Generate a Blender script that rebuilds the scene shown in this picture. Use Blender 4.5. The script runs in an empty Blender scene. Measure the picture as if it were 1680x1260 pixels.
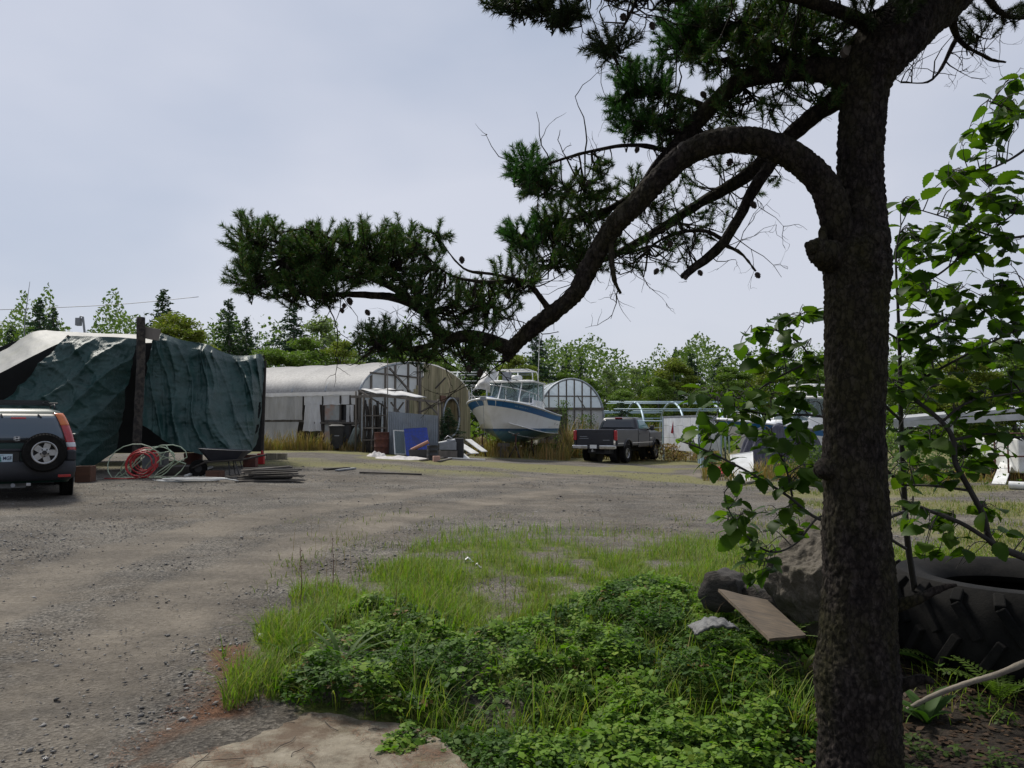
import bpy, bmesh, math, random
import numpy as np
from mathutils import Vector, Matrix, noise
random.seed(7); RNG = np.random.default_rng(7)
R = math.radians; PI = math.pi
scene = bpy.context.scene
COL = scene.collection

# ------------------------------------------------------------------ camera
EYE = 1.55; FPX = 1260.0; PITCH = math.atan(70 / 1260)
cam = bpy.data.objects.new('camera', bpy.data.cameras.new('camera'))
COL.objects.link(cam)
cam.location = (0, 0, EYE); cam.rotation_euler = (PI / 2 + PITCH, 0, 0)
cam.data.sensor_width = 36; cam.data.lens = 27.0; cam.data.clip_end = 2000; cam.data.clip_start = 0.05
scene.camera = cam

# ------------------------------------------------------------------ sky, sun, exposure
SUN_AZ, SUN_EL = R(-40), R(52)         # azimuth from +Y (view) towards -X (left)
world = bpy.data.worlds.new('World'); scene.world = world; world.use_nodes = True
nt = world.node_tree; nt.nodes.clear()
sky = nt.nodes.new('ShaderNodeTexSky'); sky.sky_type = 'NISHITA'; sky.sun_disc = False
sky.sun_elevation = SUN_EL; sky.sun_rotation = SUN_AZ; sky.air_density = 1.0; sky.dust_density = 2.0; sky.ozone_density = 1.5
tc = nt.nodes.new('ShaderNodeTexCoord')
mp = nt.nodes.new('ShaderNodeMapping'); mp.inputs['Scale'].default_value = (1.0, 1.0, 2.2)
nz = nt.nodes.new('ShaderNodeTexNoise'); nz.inputs['Scale'].default_value = 1.35; nz.inputs['Detail'].default_value = 5; nz.inputs['Roughness'].default_value = .45
rp = nt.nodes.new('ShaderNodeValToRGB')
rp.color_ramp.elements[0].position = .36; rp.color_ramp.elements[0].color = (3.2, 3.7, 4.7, 1)
rp.color_ramp.elements[1].position = .64; rp.color_ramp.elements[1].color = (5.15, 5.3, 5.95, 1)
mx = nt.nodes.new('ShaderNodeMixRGB'); mx.inputs[0].default_value = .86
bg = nt.nodes.new('ShaderNodeBackground'); bg.inputs['Strength'].default_value = .1
wo = nt.nodes.new('ShaderNodeOutputWorld')
L = nt.links
L.new(tc.outputs['Generated'], mp.inputs['Vector']); L.new(mp.outputs[0], nz.inputs['Vector']); L.new(nz.outputs['Fac'], rp.inputs[0])
L.new(sky.outputs[0], mx.inputs[1]); L.new(rp.outputs[0], mx.inputs[2]); L.new(mx.outputs[0], bg.inputs['Color']); L.new(bg.outputs[0], wo.inputs[0])

sl = bpy.data.lights.new('sun', 'SUN'); sl.energy = 3.3; sl.angle = R(11); sl.color = (1, .95, .86)
so = bpy.data.objects.new('sun', sl); COL.objects.link(so)
sd = Vector((math.sin(SUN_AZ) * math.cos(SUN_EL), math.cos(SUN_AZ) * math.cos(SUN_EL), math.sin(SUN_EL)))
so.rotation_euler = sd.to_track_quat('Z', 'Y').to_euler(); so.location = (0, 0, 30)

vs = scene.view_settings
vs.view_transform = 'Standard'; vs.look = 'None'; vs.exposure = 0.36; vs.gamma = 1.0; vs.use_curve_mapping = False
scene.render.engine = 'CYCLES'
scene.cycles.max_bounces = 8; scene.cycles.transparent_max_bounces = 12
scene.cycles.use_denoising = True

# ------------------------------------------------------------------ pixel -> place
_F = Vector((0, math.cos(PITCH), math.sin(PITCH))); _U = Vector((0, -math.sin(PITCH), math.cos(PITCH)))
def W(px, py, d):
    """point at depth y = d seen at photograph pixel (px, py)"""
    v = Vector(((px - 840) / FPX, 0, 0)) + _F + _U * ((630 - py) / FPX)
    v = v * (d / v.y)
    return Vector((v.x, v.y, v.z + EYE))
def sstep(a, b, x):
    t = np.clip((np.asarray(x, float) - a) / (b - a), 0, 1); return t * t * (3 - 2 * t)
def hbase(x, y):
    tilt = np.clip(.2 - .045 * np.asarray(x, float), -.05, .55)
    return tilt * np.clip((np.asarray(y, float) - 2) / 26, 0, 1)
def G0(px, py):
    lo, hi = 1.0, 300.0
    for _ in range(50):
        m = (lo + hi) / 2; p = W(px, py, m)
        if p.z > float(hbase(p.x, m)): lo = m
        else: hi = m
    return W(px, py, lo)
HUMPS = []
for (px, py, rx, ry, a) in ((590, 1080, 1.1, .6, .05), (1090, 1060, 1.3, .8, .06), (960, 1220, 1.5, .7, -.14), (790, 1020, .6, .9, -.05)):
    g = G0(px, py); HUMPS.append((g.x, g.y, rx, ry, a))
def hgt(x, y):
    x = np.asarray(x, float); y = np.asarray(y, float)
    z = hbase(x, y)
    for (cx, cy, rx, ry, a) in HUMPS:
        z = z + a * np.exp(-((x - cx) / rx) ** 2 - ((y - cy) / ry) ** 2)
    z = z + .012 * np.sin(x * 2.1 + y * .7) * np.sin(y * 1.3 - x * .4) * sstep(3, 6, y)
    return z
def H(x, y): return float(hgt(x, y))
def G(px, py, lift=0.0):
    p = G0(px, py)
    return Vector((p.x, p.y, H(p.x, p.y) + lift))

# ------------------------------------------------------------------ mesh helpers
class MB:
    def __init__(s): s.v = []; s.f = []; s.m = []
    def add(s, vs_, fs, mi=0):
        o = len(s.v); s.v += [tuple(v) for v in vs_]
        for f in fs: s.f.append(tuple(i + o for i in f)); s.m.append(mi)
        return s
    def box(s, c, d, rot=None, mi=0):
        c = Vector(c); hx, hy, hz = d[0] / 2, d[1] / 2, d[2] / 2
        pts = [Vector((x, y, z)) for z in (-hz, hz) for y in (-hy, hy) for x in (-hx, hx)]
        if rot is not None: pts = [rot @ p for p in pts]
        return s.add([p + c for p in pts], [(0, 2, 3, 1), (4, 5, 7, 6), (0, 1, 5, 4), (2, 6, 7, 3), (0, 4, 6, 2), (1, 3, 7, 5)], mi)
    def bar(s, p, q, w, t, mi=0, up=(0, 0, 1)):
        p = Vector(p); q = Vector(q); d = q - p; ln = d.length; d.normalize()
        u = Vector(up)
        if abs(d.dot(u)) > .95: u = Vector((0, 1, 0))
        a = d.cross(u).normalized(); b = a.cross(d)
        M = Matrix((a, d, b)).transposed()
        return s.box((p + q) / 2, (w, ln, t), M, mi)
    def tube(s, pts, r, n=8, cap=True, mi=0):
        pts = [Vector(p) for p in pts]; k = len(pts)
        rs = r if isinstance(r, (list, tuple)) else [r] * k
        vs_ = []; prev = None
        for i, p in enumerate(pts):
            d = (pts[min(i + 1, k - 1)] - pts[max(i - 1, 0)])
            d = d.normalized() if d.length > 1e-9 else Vector((0, 0, 1))
            if prev is None:
                a = d.cross(Vector((0, 0, 1)) if abs(d.z) < .9 else Vector((1, 0, 0))).normalized()
            else:
                a = (prev - d * prev.dot(d))
                a = a.normalized() if a.length > 1e-9 else d.orthogonal().normalized()
            prev = a; b = d.cross(a)
            for j in range(n):
                t = 2 * PI * j / n
                vs_.append(p + (a * math.cos(t) + b * math.sin(t)) * rs[i])
        fs = []
        for i in range(k - 1):
            for j in range(n):
                j2 = (j + 1) % n
                fs.append((i * n + j, i * n + j2, (i + 1) * n + j2, (i + 1) * n + j))
        if cap:
            fs.append(tuple(range(n - 1, -1, -1))); fs.append(tuple((k - 1) * n + j for j in range(n)))
        return s.add(vs_, fs, mi)
    def lathe(s, prof, n=24, M=None, mi=0, closed=False):
        M = M or Matrix(); vs_ = []
        for (r, z) in prof:
            for j in range(n):
                t = 2 * PI * j / n; vs_.append(M @ Vector((r * math.cos(t), r * math.sin(t), z)))
        k = len(prof); fs = []
        for i in range(k if closed else k - 1):
            i2 = (i + 1) % k
            for j in range(n):
                j2 = (j + 1) % n
                fs.append((i * n + j, i * n + j2, i2 * n + j2, i2 * n + j))
        if not closed:
            if prof[0][0] > 1e-4: fs.append(tuple(range(n - 1, -1, -1)))
            if prof[-1][0] > 1e-4: fs.append(tuple((k - 1) * n + j for j in range(n)))
        return s.add(vs_, fs, mi)
    def prism(s, poly, d, M=None, mi=0):
        """poly: 2-D list in local XY, extruded d along local Z"""
        M = M or Matrix(); n = len(poly)
        vs_ = [M @ Vector((x, y, 0)) for x, y in poly] + [M @ Vector((x, y, d)) for x, y in poly]
        fs = [tuple(range(n - 1, -1, -1)), tuple(range(n, 2 * n))]
        fs += [(i, (i + 1) % n, n + (i + 1) % n, n + i) for i in range(n)]
        return s.add(vs_, fs, mi)
    def grid(s, fn, nu, nv, mi=0, closed_u=False):
        vs_ = [fn(i / nu, j / nv) for j in range(nv + 1) for i in range(nu + 1)]
        w = nu + 1
        fs = [(j * w + i, j * w + i + 1, (j + 1) * w + i + 1, (j + 1) * w + i) for j in range(nv) for i in range(nu)]
        return s.add(vs_, fs, mi)
    def loops(s, rings, cap=True, mi=0):
        n = len(rings[0]); vs_ = [p for r in rings for p in r]; fs = []
        for i in range(len(rings) - 1):
            for j in range(n):
                j2 = (j + 1) % n
                fs.append((i * n + j, i * n + j2, (i + 1) * n + j2, (i + 1) * n + j))
        if cap:
            fs.append(tuple(range(n - 1, -1, -1))); fs.append(tuple((len(rings) - 1) * n + j for j in range(n)))
        return s.add(vs_, fs, mi)
    def build(s, name, mats, parent=None, smooth=False, bevel=0, world=False, solid=0, angle=40):
        me = bpy.data.meshes.new(name)
        vv = s.v
        if world and parent is not None:
            Mi = parent.matrix_basis.inverted(); vv = [tuple(Mi @ Vector(v)) for v in vv]
        me.from_pydata(vv, [], s.f)
        mats = mats if isinstance(mats, (list, tuple)) else [mats]
        for m in mats: me.materials.append(m)
        if len(mats) > 1: me.polygons.foreach_set('material_index', s.m)
        if smooth:
            me.polygons.foreach_set('use_smooth', [True] * len(s.f))
            me.update()
            if smooth == 'auto': me.set_sharp_from_angle(angle=R(angle))
        me.update()
        o = bpy.data.objects.new(name, me); COL.objects.link(o)
        if parent is not None: o.parent = parent
        if solid:
            md = o.modifiers.new('solid', 'SOLIDIFY'); md.thickness = solid; md.offset = 0
        if bevel:
            md = o.modifiers.new('bevel', 'BEVEL'); md.width = bevel; md.segments = 2; md.limit_method = 'ANGLE'; md.angle_limit = R(35)
        return o
def np_mesh(name, verts, faces, mat, parent=None, smooth=False):
    """verts (N,3), faces (M,k) arrays"""
    verts = np.asarray(verts, np.float32); faces = np.asarray(faces, np.int32); k = faces.shape[1]
    me = bpy.data.meshes.new(name)
    me.vertices.add(len(verts)); me.vertices.foreach_set('co', verts.ravel())
    me.loops.add(faces.size); me.loops.foreach_set('vertex_index', faces.ravel())
    me.polygons.add(len(faces))
    me.polygons.foreach_set('loop_start', np.arange(0, faces.size, k, dtype=np.int32))
    try: me.polygons.foreach_set('loop_total', np.full(len(faces), k, np.int32))
    except Exception: pass
    if smooth: me.polygons.foreach_set('use_smooth', np.ones(len(faces), bool))
    me.materials.append(mat); me.update(calc_edges=True); me.validate()
    o = bpy.data.objects.new(name, me); COL.objects.link(o)
    if parent is not None: o.parent = parent
    return o
def tag(o, label=None, cat=None, group=None, kind=None):
    if label: o['label'] = label
    if cat: o['category'] = cat
    if group: o['group'] = group
    if kind: o['kind'] = kind
    return o
def thing(name, label, cat, loc=(0, 0, 0), rz=0, group=None):
    o = bpy.data.objects.new(name, None); COL.objects.link(o); o.empty_display_size = .1
    o.location = loc; o.rotation_euler = (0, 0, rz)
    o.matrix_basis = Matrix.Translation(Vector(loc)) @ Matrix.Rotation(rz, 4, 'Z')
    return tag(o, label, cat, group)
def dup(o, parent=None):
    c = o.copy(); COL.objects.link(c); c.parent = parent
    for ch in list(o.children): dup(ch, c)
    return c
def at(o, loc, rz=0, rot=None):
    o.location = loc; o.rotation_euler = rot if rot is not None else (0, 0, rz); return o
def spline(pts, n=6):
    """Catmull-Rom through tuples of any length"""
    P = [np.array(p, float) for p in pts]; P = [2 * P[0] - P[1]] + P + [2 * P[-1] - P[-2]]; out = []
    for i in range(1, len(P) - 2):
        for k in range(n):
            t = k / n
            out.append(.5 * (2 * P[i] + (P[i + 1] - P[i - 1]) * t + (2 * P[i - 1] - 5 * P[i] + 4 * P[i + 1] - P[i + 2]) * t * t + (3 * P[i] - P[i - 1] - 3 * P[i + 1] + P[i + 2]) * t ** 3))
    out.append(P[-2]); return out

# ------------------------------------------------------------------ materials
def _nodes(name):
    m = bpy.data.materials.new(name); m.use_nodes = True
    t = m.node_tree; b = t.nodes['Principled BSDF']; return m, t, b
def _vec(t, stretch):
    c = t.nodes.new('ShaderNodeTexCoord'); p = t.nodes.new('ShaderNodeMapping'); p.inputs['Scale'].default_value = stretch
    t.links.new(c.outputs['Object'], p.inputs['Vector']); return p.outputs[0]
def _noise(t, vec, scale, detail=5, rough=.6, dist=0):
    n = t.nodes.new('ShaderNodeTexNoise'); n.inputs['Scale'].default_value = scale; n.inputs['Detail'].default_value = detail
    n.inputs['Roughness'].default_value = rough; n.inputs['Distortion'].default_value = dist
    t.links.new(vec, n.inputs['Vector']); return n.outputs['Fac']
def _ramp(t, fac, stops):
    r = t.nodes.new('ShaderNodeValToRGB'); e = r.color_ramp.elements
    while len(e) < len(stops): e.new(.5)
    for i, (p, c) in enumerate(stops): e[i].position = p; e[i].color = (*c[:3], 1)
    t.links.new(fac, r.inputs[0]); return r.outputs[0]
def _mix(t, fac, a, b, mode='MIX'):
    m = t.nodes.new('ShaderNodeMixRGB'); m.blend_type = mode
    for i, x in enumerate((fac, a, b)):
        if isinstance(x, (int, float)): m.inputs[i].default_value = x
        elif isinstance(x, (tuple, list)): m.inputs[i].default_value = (*x[:3], 1)
        else: t.links.new(x, m.inputs[i])
    return m.outputs[0]
def _bump(t, b, hgt_, strength, dist=.02):
    n = t.nodes.new('ShaderNodeBump'); n.inputs['Strength'].default_value = strength; n.inputs['Distance'].default_value = dist
    t.links.new(hgt_, n.inputs['Height']); t.links.new(n.outputs[0], b.inputs['Normal']); return n
def mat(name, c1, c2=None, scale=4, rough=.7, metal=0, bump=0, bscale=None, bdist=.01, stretch=(1, 1, 1), island=0, lo=.35, hi=.65, coat=0, dirt=None, dscale=2.0, damt=.5, spec=.5):
    m, t, b = _nodes(name); b.inputs['Roughness'].default_value = rough; b.inputs['Metallic'].default_value = metal
    b.inputs['Specular IOR Level'].default_value = spec
    if coat: b.inputs['Coat Weight'].default_value = coat; b.inputs['Coat Roughness'].default_value = .08
    v = _vec(t, stretch); c2 = c2 or tuple(x * .8 for x in c1)
    col = _ramp(t, _noise(t, v, scale), [(lo, c1), (hi, c2)])
    if island:
        g = t.nodes.new('ShaderNodeNewGeometry'); oi = t.nodes.new('ShaderNodeObjectInfo')
        ad = t.nodes.new('ShaderNodeMath'); ad.operation = 'ADD'; t.links.new(g.outputs['Random Per Island'], ad.inputs[0]); t.links.new(oi.outputs['Random'], ad.inputs[1])
        fr = t.nodes.new('ShaderNodeMath'); fr.operation = 'FRACT'; t.links.new(ad.outputs[0], fr.inputs[0])
        k = _ramp(t, fr.outputs[0], [(0, (1 - island,) * 3), (1, (1 + island,) * 3)])
        col = _mix(t, 1.0, col, k, 'MULTIPLY')
    if dirt:
        f = _ramp(t, _noise(t, v, dscale, 8, .65), [(.45, (0, 0, 0)), (.7, (damt,) * 3)])
        col = _mix(t, f, col, dirt)
    t.links.new(col, b.inputs['Base Color'])
    if bump: _bump(t, b, _noise(t, v, bscale or scale * 6, 8, .65), bump, bdist)
    return m
def leaf_mat(name, stops, trans=.35, rough=.6, tcol=(1.12, 1.4, .45), spec=.18):
    m, t, b = _nodes(name); b.inputs['Roughness'].default_value = rough; b.inputs['Specular IOR Level'].default_value = spec
    g = t.nodes.new('ShaderNodeNewGeometry'); oi = t.nodes.new('ShaderNodeObjectInfo')
    ad = t.nodes.new('ShaderNodeMath'); ad.operation = 'ADD'; t.links.new(g.outputs['Random Per Island'], ad.inputs[0]); t.links.new(oi.outputs['Random'], ad.inputs[1])
    fr = t.nodes.new('ShaderNodeMath'); fr.operation = 'FRACT'; t.links.new(ad.outputs[0], fr.inputs[0])
    n = len(stops); col = _ramp(t, fr.outputs[0], [(i / max(1, n - 1), c) for i, c in enumerate(stops)])
    t.links.new(col, b.inputs['Base Color'])
    tr = t.nodes.new('ShaderNodeBsdfTranslucent'); t.links.new(_mix(t, 1.0, col, tcol, 'MULTIPLY'), tr.inputs['Color'])
    ms = t.nodes.new('ShaderNodeMixShader'); ms.inputs[0].default_value = trans
    out = t.nodes['Material Output']
    t.links.new(b.outputs[0], ms.inputs[1]); t.links.new(tr.outputs[0], ms.inputs[2]); t.links.new(ms.outputs[0], out.inputs['Surface'])
    return m
def film_mat(name, c1, c2, scale=3, trans=.4, clear=0.0, rough=.5, bump=.2, stretch=(1, 1, 1), bscale=8):
    """plastic film / tarp cloth: diffuse + translucent + some see-through"""
    m, t, b = _nodes(name); b.inputs['Roughness'].default_value = rough
    v = _vec(t, stretch); col = _ramp(t, _noise(t, v, scale, 8, .7), [(.35, c1), (.65, c2)]); t.links.new(col, b.inputs['Base Color'])
    if bump: _bump(t, b, _noise(t, v, bscale, 6, .6, .5), bump, .03)
    tr = t.nodes.new('ShaderNodeBsdfTranslucent'); t.links.new(col, tr.inputs['Color'])
    ms = t.nodes.new('ShaderNodeMixShader'); ms.inputs[0].default_value = trans
    t.links.new(b.outputs[0], ms.inputs[1]); t.links.new(tr.outputs[0], ms.inputs[2]); last = ms
    if clear:
        tp = t.nodes.new('ShaderNodeBsdfTransparent'); m2 = t.nodes.new('ShaderNodeMixShader'); m2.inputs[0].default_value = clear
        t.links.new(last.outputs[0], m2.inputs[1]); t.links.new(tp.outputs[0], m2.inputs[2]); last = m2
    t.links.new(last.outputs[0], t.nodes['Material Output'].inputs['Surface'])
    return m
def glass_mat(name, tint=(.02, .025, .03), rough=.05, clear=.0):
    m, t, b = _nodes(name); b.inputs['Base Color'].default_value = (*tint, 1); b.inputs['Roughness'].default_value = rough
    b.inputs['Specular IOR Level'].default_value = .8
    if clear:
        tp = t.nodes.new('ShaderNodeBsdfTransparent'); tp.inputs[0].default_value = (.75, .85, .85, 1)
        ms = t.nodes.new('ShaderNodeMixShader'); ms.inputs[0].default_value = clear
        t.links.new(b.outputs[0], ms.inputs[1]); t.links.new(tp.outputs[0], ms.inputs[2]); t.links.new(ms.outputs[0], t.nodes['Material Output'].inputs['Surface'])
    return m

M = {}
M['black'] = mat('black_plastic', (.012, .012, .013), (.02, .02, .022), rough=.5, bump=.1)
M['rubber'] = mat('rubber', (.007, .007, .007), (.015, .014, .013), scale=8, rough=.9, bump=.3, bscale=60, spec=.12)
M['steel'] = mat('brushed_alloy', (.42, .42, .42), (.3, .3, .3), scale=12, rough=.35, metal=.8)
M['chrome'] = mat('chrome', (.6, .6, .6), (.45, .45, .45), scale=6, rough=.15, metal=1, dirt=(.2, .18, .15), damt=.4)
M['pipe'] = mat('galvanised_pipe', (.33, .36, .38), (.22, .24, .26), scale=7, rough=.5, metal=.5)
M['bluepipe'] = mat('blue_grey_pipe', (.27, .38, .46), (.36, .45, .5), scale=7, rough=.5, metal=.2)
M['wood'] = mat('weathered_wood', (.16, .14, .12), (.08, .07, .06), scale=3, rough=.9, bump=.4, bscale=20, stretch=(1, 1, .15), island=.25)
M['plank'] = mat('mossy_plank', (.33, .285, .18), (.18, .155, .09), scale=2.5, rough=.9, bump=.4, bscale=14, stretch=(3, 3, .25), island=.3, dirt=(.10, .11, .045), dscale=.9, damt=.7)
M['darkwood'] = mat('dark_wood', (.05, .042, .035), (.025, .022, .02), scale=4, rough=.9, bump=.4, bscale=20, island=.3)
M['rust'] = mat('rusty_steel', (.12, .04, .025), (.06, .022, .018), scale=6, rough=.85, bump=.3)
M['white'] = mat('white_paint', (.72, .73, .72), (.6, .6, .58), scale=3, rough=.5, dirt=(.3, .28, .22), dscale=2, damt=.5)
M['gel'] = mat('white_gelcoat', (.84, .84, .84), (.78, .78, .77), scale=1.5, rough=.3, dirt=(.55, .53, .47), dscale=1.2, damt=.5, coat=.2)
M['blue'] = mat('blue_gelcoat', (.025, .12, .30), (.03, .15, .36), scale=3, rough=.35)
M['grey'] = mat('grey_metal', (.25, .26, .28), (.18, .19, .2), scale=5, rough=.55, metal=.3)
M['darkglass'] = glass_mat('dark_glass')
M['clearglass'] = glass_mat('clear_glass', (.12, .15, .16), .05, .55)
M['soil'] = mat('dark_soil', (.035, .028, .02), (.018, .014, .01), scale=6, rough=.95, bump=.6, bscale=25)
# ================================================================== THE GROUND
def wpoly(pts): return np.array([(G0(*p).x, G0(*p).y) for p in pts])
def sdist(poly, x, y):
    """signed distance to polygon, positive inside"""
    x = np.asarray(x, float); y = np.asarray(y, float)
    d = np.full(x.shape, 1e9); ins = np.zeros(x.shape, bool); n = len(poly)
    for i in range(n):
        ax, ay = poly[i]; bx, by = poly[(i + 1) % n]
        ex, ey = bx - ax, by - ay
        t = np.clip(((x - ax) * ex + (y - ay) * ey) / (ex * ex + ey * ey + 1e-12), 0, 1)
        d = np.minimum(d, np.hypot(x - ax - t * ex, y - ay - t * ey))
        c = ((ay > y) != (by > y)) & (x < (bx - ax) * (y - ay) / (by - ay + 1e-12) + ax)
        ins ^= c
    return np.where(ins, d, -d)
def vnoise(x, y, s, seed=0):
    """cheap smooth value noise, vectorised"""
    x = np.asarray(x, float) * s + seed * 17.3; y = np.asarray(y, float) * s + seed * 9.1
    xi = np.floor(x).astype(int); yi = np.floor(y).astype(int); fx = x - xi; fy = y - yi
    fx = fx * fx * (3 - 2 * fx); fy = fy * fy * (3 - 2 * fy)
    def hsh(a, b):
        h = (a * 374761393 + b * 668265263 + seed * 144665) & 0xffffffff
        h = ((h ^ (h >> 13)) * 1274126177) & 0xffffffff
        return (h & 0xffff) / 65535.0
    return (hsh(xi, yi) * (1 - fx) + hsh(xi + 1, yi) * fx) * (1 - fy) + (hsh(xi, yi + 1) * (1 - fx) + hsh(xi + 1, yi + 1) * fx) * fy
GRASS = wpoly([(385, 1165), (383, 1090), (402, 1050), (450, 1000), (520, 960), (610, 925), (690, 893), (760, 872), (860, 866), (960, 870), (1080, 872), (1200, 878), (1340, 882), (1480, 895), (1700, 925),
               (2300, 1000), (2300, 1330), (1500, 1340), (1000, 1330), (800, 1275), (735, 1225), (690, 1205), (620, 1205), (500, 1190), (400, 1180)])
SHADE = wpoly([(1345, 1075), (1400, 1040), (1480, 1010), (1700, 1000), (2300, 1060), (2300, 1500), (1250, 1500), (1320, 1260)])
SLAB_PX = [(60, 1600), (130, 1420), (170, 1320), (215, 1250), (255, 1215), (330, 1176), (420, 1158), (540, 1158), (640, 1172), (700, 1190), (738, 1218), (768, 1250), (790, 1290), (830, 1420), (880, 1600)]
BARE = wpoly([(1120, 1075), (1130, 985), (1190, 960), (1290, 975), (1350, 1040), (1345, 1085), (1250, 1075)])
SLAB = wpoly(SLAB_PX)
COVER = wpoly([(430, 1165), (455, 1115), (520, 1045), (585, 1003), (660, 990), (720, 1010), (790, 1045), (850, 1040), (900, 1010), (1000, 975), (1100, 965), (1180, 985), (1260, 1040), (1330, 1060), (1350, 1090), (1345, 1320), (800, 1320), (770, 1255), (705, 1225), (620, 1222), (500, 1200), (430, 1188)])
NEEDLE = wpoly([(250, 1270), (235, 1225), (300, 1180), (350, 1130), (372, 1070), (400, 1090), (400, 1165), (330, 1180), (240, 1225), (225, 1290)])

xs = np.concatenate([-np.geomspace(9, 400, 46)[::-1], np.arange(-8.9, 8.91, .11), np.geomspace(9, 400, 46)])
ys = np.concatenate([[-40, -15, -6, -2, 0, 1], np.arange(1.5, 15, .11), np.geomspace(15, 500, 90)])
gx, gy = np.meshgrid(xs, ys); gz = hgt(gx, gy)
det = (vnoise(gx, gy, 2.2, 3) - .5) * .03 + (vnoise(gx, gy, 6, 4) - .5) * .012
gz = gz + det * sstep(2, 4, gy) * (1 - sstep(14, 30, gy))
nx, ny = len(xs), len(ys)
idx = np.arange(nx * ny).reshape(ny, nx)
fc = np.stack([idx[:-1, :-1], idx[:-1, 1:], idx[1:, 1:], idx[1:, :-1]], -1).reshape(-1, 4)

gm, t, b = _nodes('yard_ground')
def attr(n):
    a = t.nodes.new('ShaderNodeAttribute'); a.attribute_name = n; return a.outputs['Fac']
v1 = _vec(t, (1, 1, 1)); v2 = _vec(t, (.8, 1.2, 1))
fine = _noise(t, v1, 52, 7, .8); mid = _noise(t, v1, 3.2, 7, .65); big = _noise(t, v2, .42, 5, .6, .6)
grav = _ramp(t, fine, [(.30, (.040, .037, .033)), (.5, (.118, .110, .098)), (.68, (.235, .220, .198))])
vor = t.nodes.new('ShaderNodeTexVoronoi'); vor.inputs['Scale'].default_value = 55; t.links.new(v1, vor.inputs['Vector'])
grav = _mix(t, .8, grav, _mix(t, 1.0, _ramp(t, vor.outputs['Color'], [(.1, (.28, .28, .29)), (.5, (.95, .94, .92)), (.9, (1.75, 1.72, 1.68))]), grav, 'MULTIPLY'))
soilc = _ramp(t, _noise(t, v1, 14, 8, .7), [(.35, (.060, .049, .037)), (.65, (.140, .118, .091))])
sfac = _ramp(t, _mix(t, .45, big, mid), [(.45, (0, 0, 0)), (.62, (.7, .7, .7))])
col = _mix(t, sfac, grav, soilc); tk = _mix(t, .6, attr('track'), _noise(t, v1, 6, 7, .7), 'ADD'); col = _mix(t, _ramp(t, tk, [(.5, (0, 0, 0)), (.95, (.85, .85, .85))]), col, _ramp(t, _noise(t, v1, 22, 8, .7), [(.35, (.115, .100, .080)), (.65, (.20, .177, .147))]))
wet = _ramp(t, _noise(t, v2, .9, 6, .65), [(.40, (.74, .73, .72)), (.64, (1.22, 1.2, 1.16))])
col = _mix(t, 1.0, col, wet, 'MULTIPLY')
dryc = _ramp(t, _noise(t, v1, 5, 8, .75), [(.36, (.20, .165, .085)), (.52, (.13, .135, .045)), (.68, (.24, .195, .115))])
dm = _mix(t, .5, attr('dry'), mid, 'ADD'); col = _mix(t, _ramp(t, dm, [(.55, (0, 0, 0)), (.95, (.85, .85, .85))]), col, dryc)
ndc = _ramp(t, _noise(t, v1, 30, 6, .7), [(.35, (.05, .026, .015)), (.65, (.17, .08, .042))])
nm = _mix(t, .5, attr('needle'), mid, 'ADD'); col = _mix(t, _ramp(t, nm, [(.5, (0, 0, 0)), (.8, (.9, .9, .9))]), col, ndc)
grc = _ramp(t, _noise(t, v1, 9, 8, .7), [(.35, (.04, .042, .012)), (.52, (.09, .12, .022)), (.68, (.15, .15, .05))])
gm_ = _mix(t, .5, attr('grass'), mid, 'ADD'); col = _mix(t, _ramp(t, gm_, [(.55, (0, 0, 0)), (.85, (.95, .95, .95))]), col, grc)
sh = _ramp(t, _noise(t, v1, 10, 8, .7), [(.35, (.012, .010, .008)), (.68, (.045, .034, .025))])  # dark soil, taken near-black to hold the canopy shade in its colour
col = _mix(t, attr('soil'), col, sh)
t.links.new(col, b.inputs['Base Color']); b.inputs['Roughness'].default_value = .95; b.inputs['Specular IOR Level'].default_value = .2
hm = _mix(t, .6, _mix(t, .5, fine, vor.outputs['Distance']), mid)
_bump(t, b, hm, 1.0, .05)
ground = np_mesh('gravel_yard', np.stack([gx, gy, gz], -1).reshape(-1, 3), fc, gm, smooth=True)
tag(ground, 'grey gravel and dirt yard with grass verges', None, kind='structure')
X = gx.ravel(); Y = gy.ravel()
def setattr_(n, val):
    a = ground.data.attributes.new(n, 'FLOAT', 'POINT'); a.data.foreach_set('value', np.asarray(val, np.float32).ravel())
nn = vnoise(X, Y, 1.3, 1) - .5
gd = sdist(GRASS, X, Y)
pg = vnoise(X, Y, 2.2, 21) * .55 + vnoise(X, Y, 5.5, 22) * .45
setattr_('grass', np.clip(sstep(-.1, .4, gd + nn * .4), 0, 1) * .9 * (.35 + .65 * sstep(.35, .6, pg)) * (1 - .55 * sstep(8.5, 11, Y) * (1 - sstep(2, 5, X))))
TRK = [np.array([(G0(*p).x, G0(*p).y) for p in pts]) for pts in ([(-60, 1330), (130, 1120), (300, 985), (480, 900), (680, 845), (950, 800), (1180, 775)], [(-260, 1100), (0, 985), (220, 900), (430, 850), (640, 815), (880, 785), (1100, 768)])]
def trackmask(x, y):
    m = np.zeros(np.shape(x))
    for T in TRK:
        S_ = np.array(spline([tuple(p) for p in T], 8)); d = np.full(np.shape(x), 1e9)
        for q in S_: d = np.minimum(d, np.hypot(x - q[0], (y - q[1])))
        m = np.maximum(m, 1 - sstep(.3, .7, d))
    return m
setattr_('track', trackmask(X, Y) * (.7 + .6 * nn))
setattr_('needle', sstep(-.25, .15, sdist(NEEDLE, X, Y) + nn * .25))
setattr_('soil', sstep(-.2, .3, sdist(SHADE, X, Y) + nn * .3))  # mask for the dark soil with the painted canopy shade
n2 = vnoise(X, Y * 1.8, .35, 5)
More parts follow.
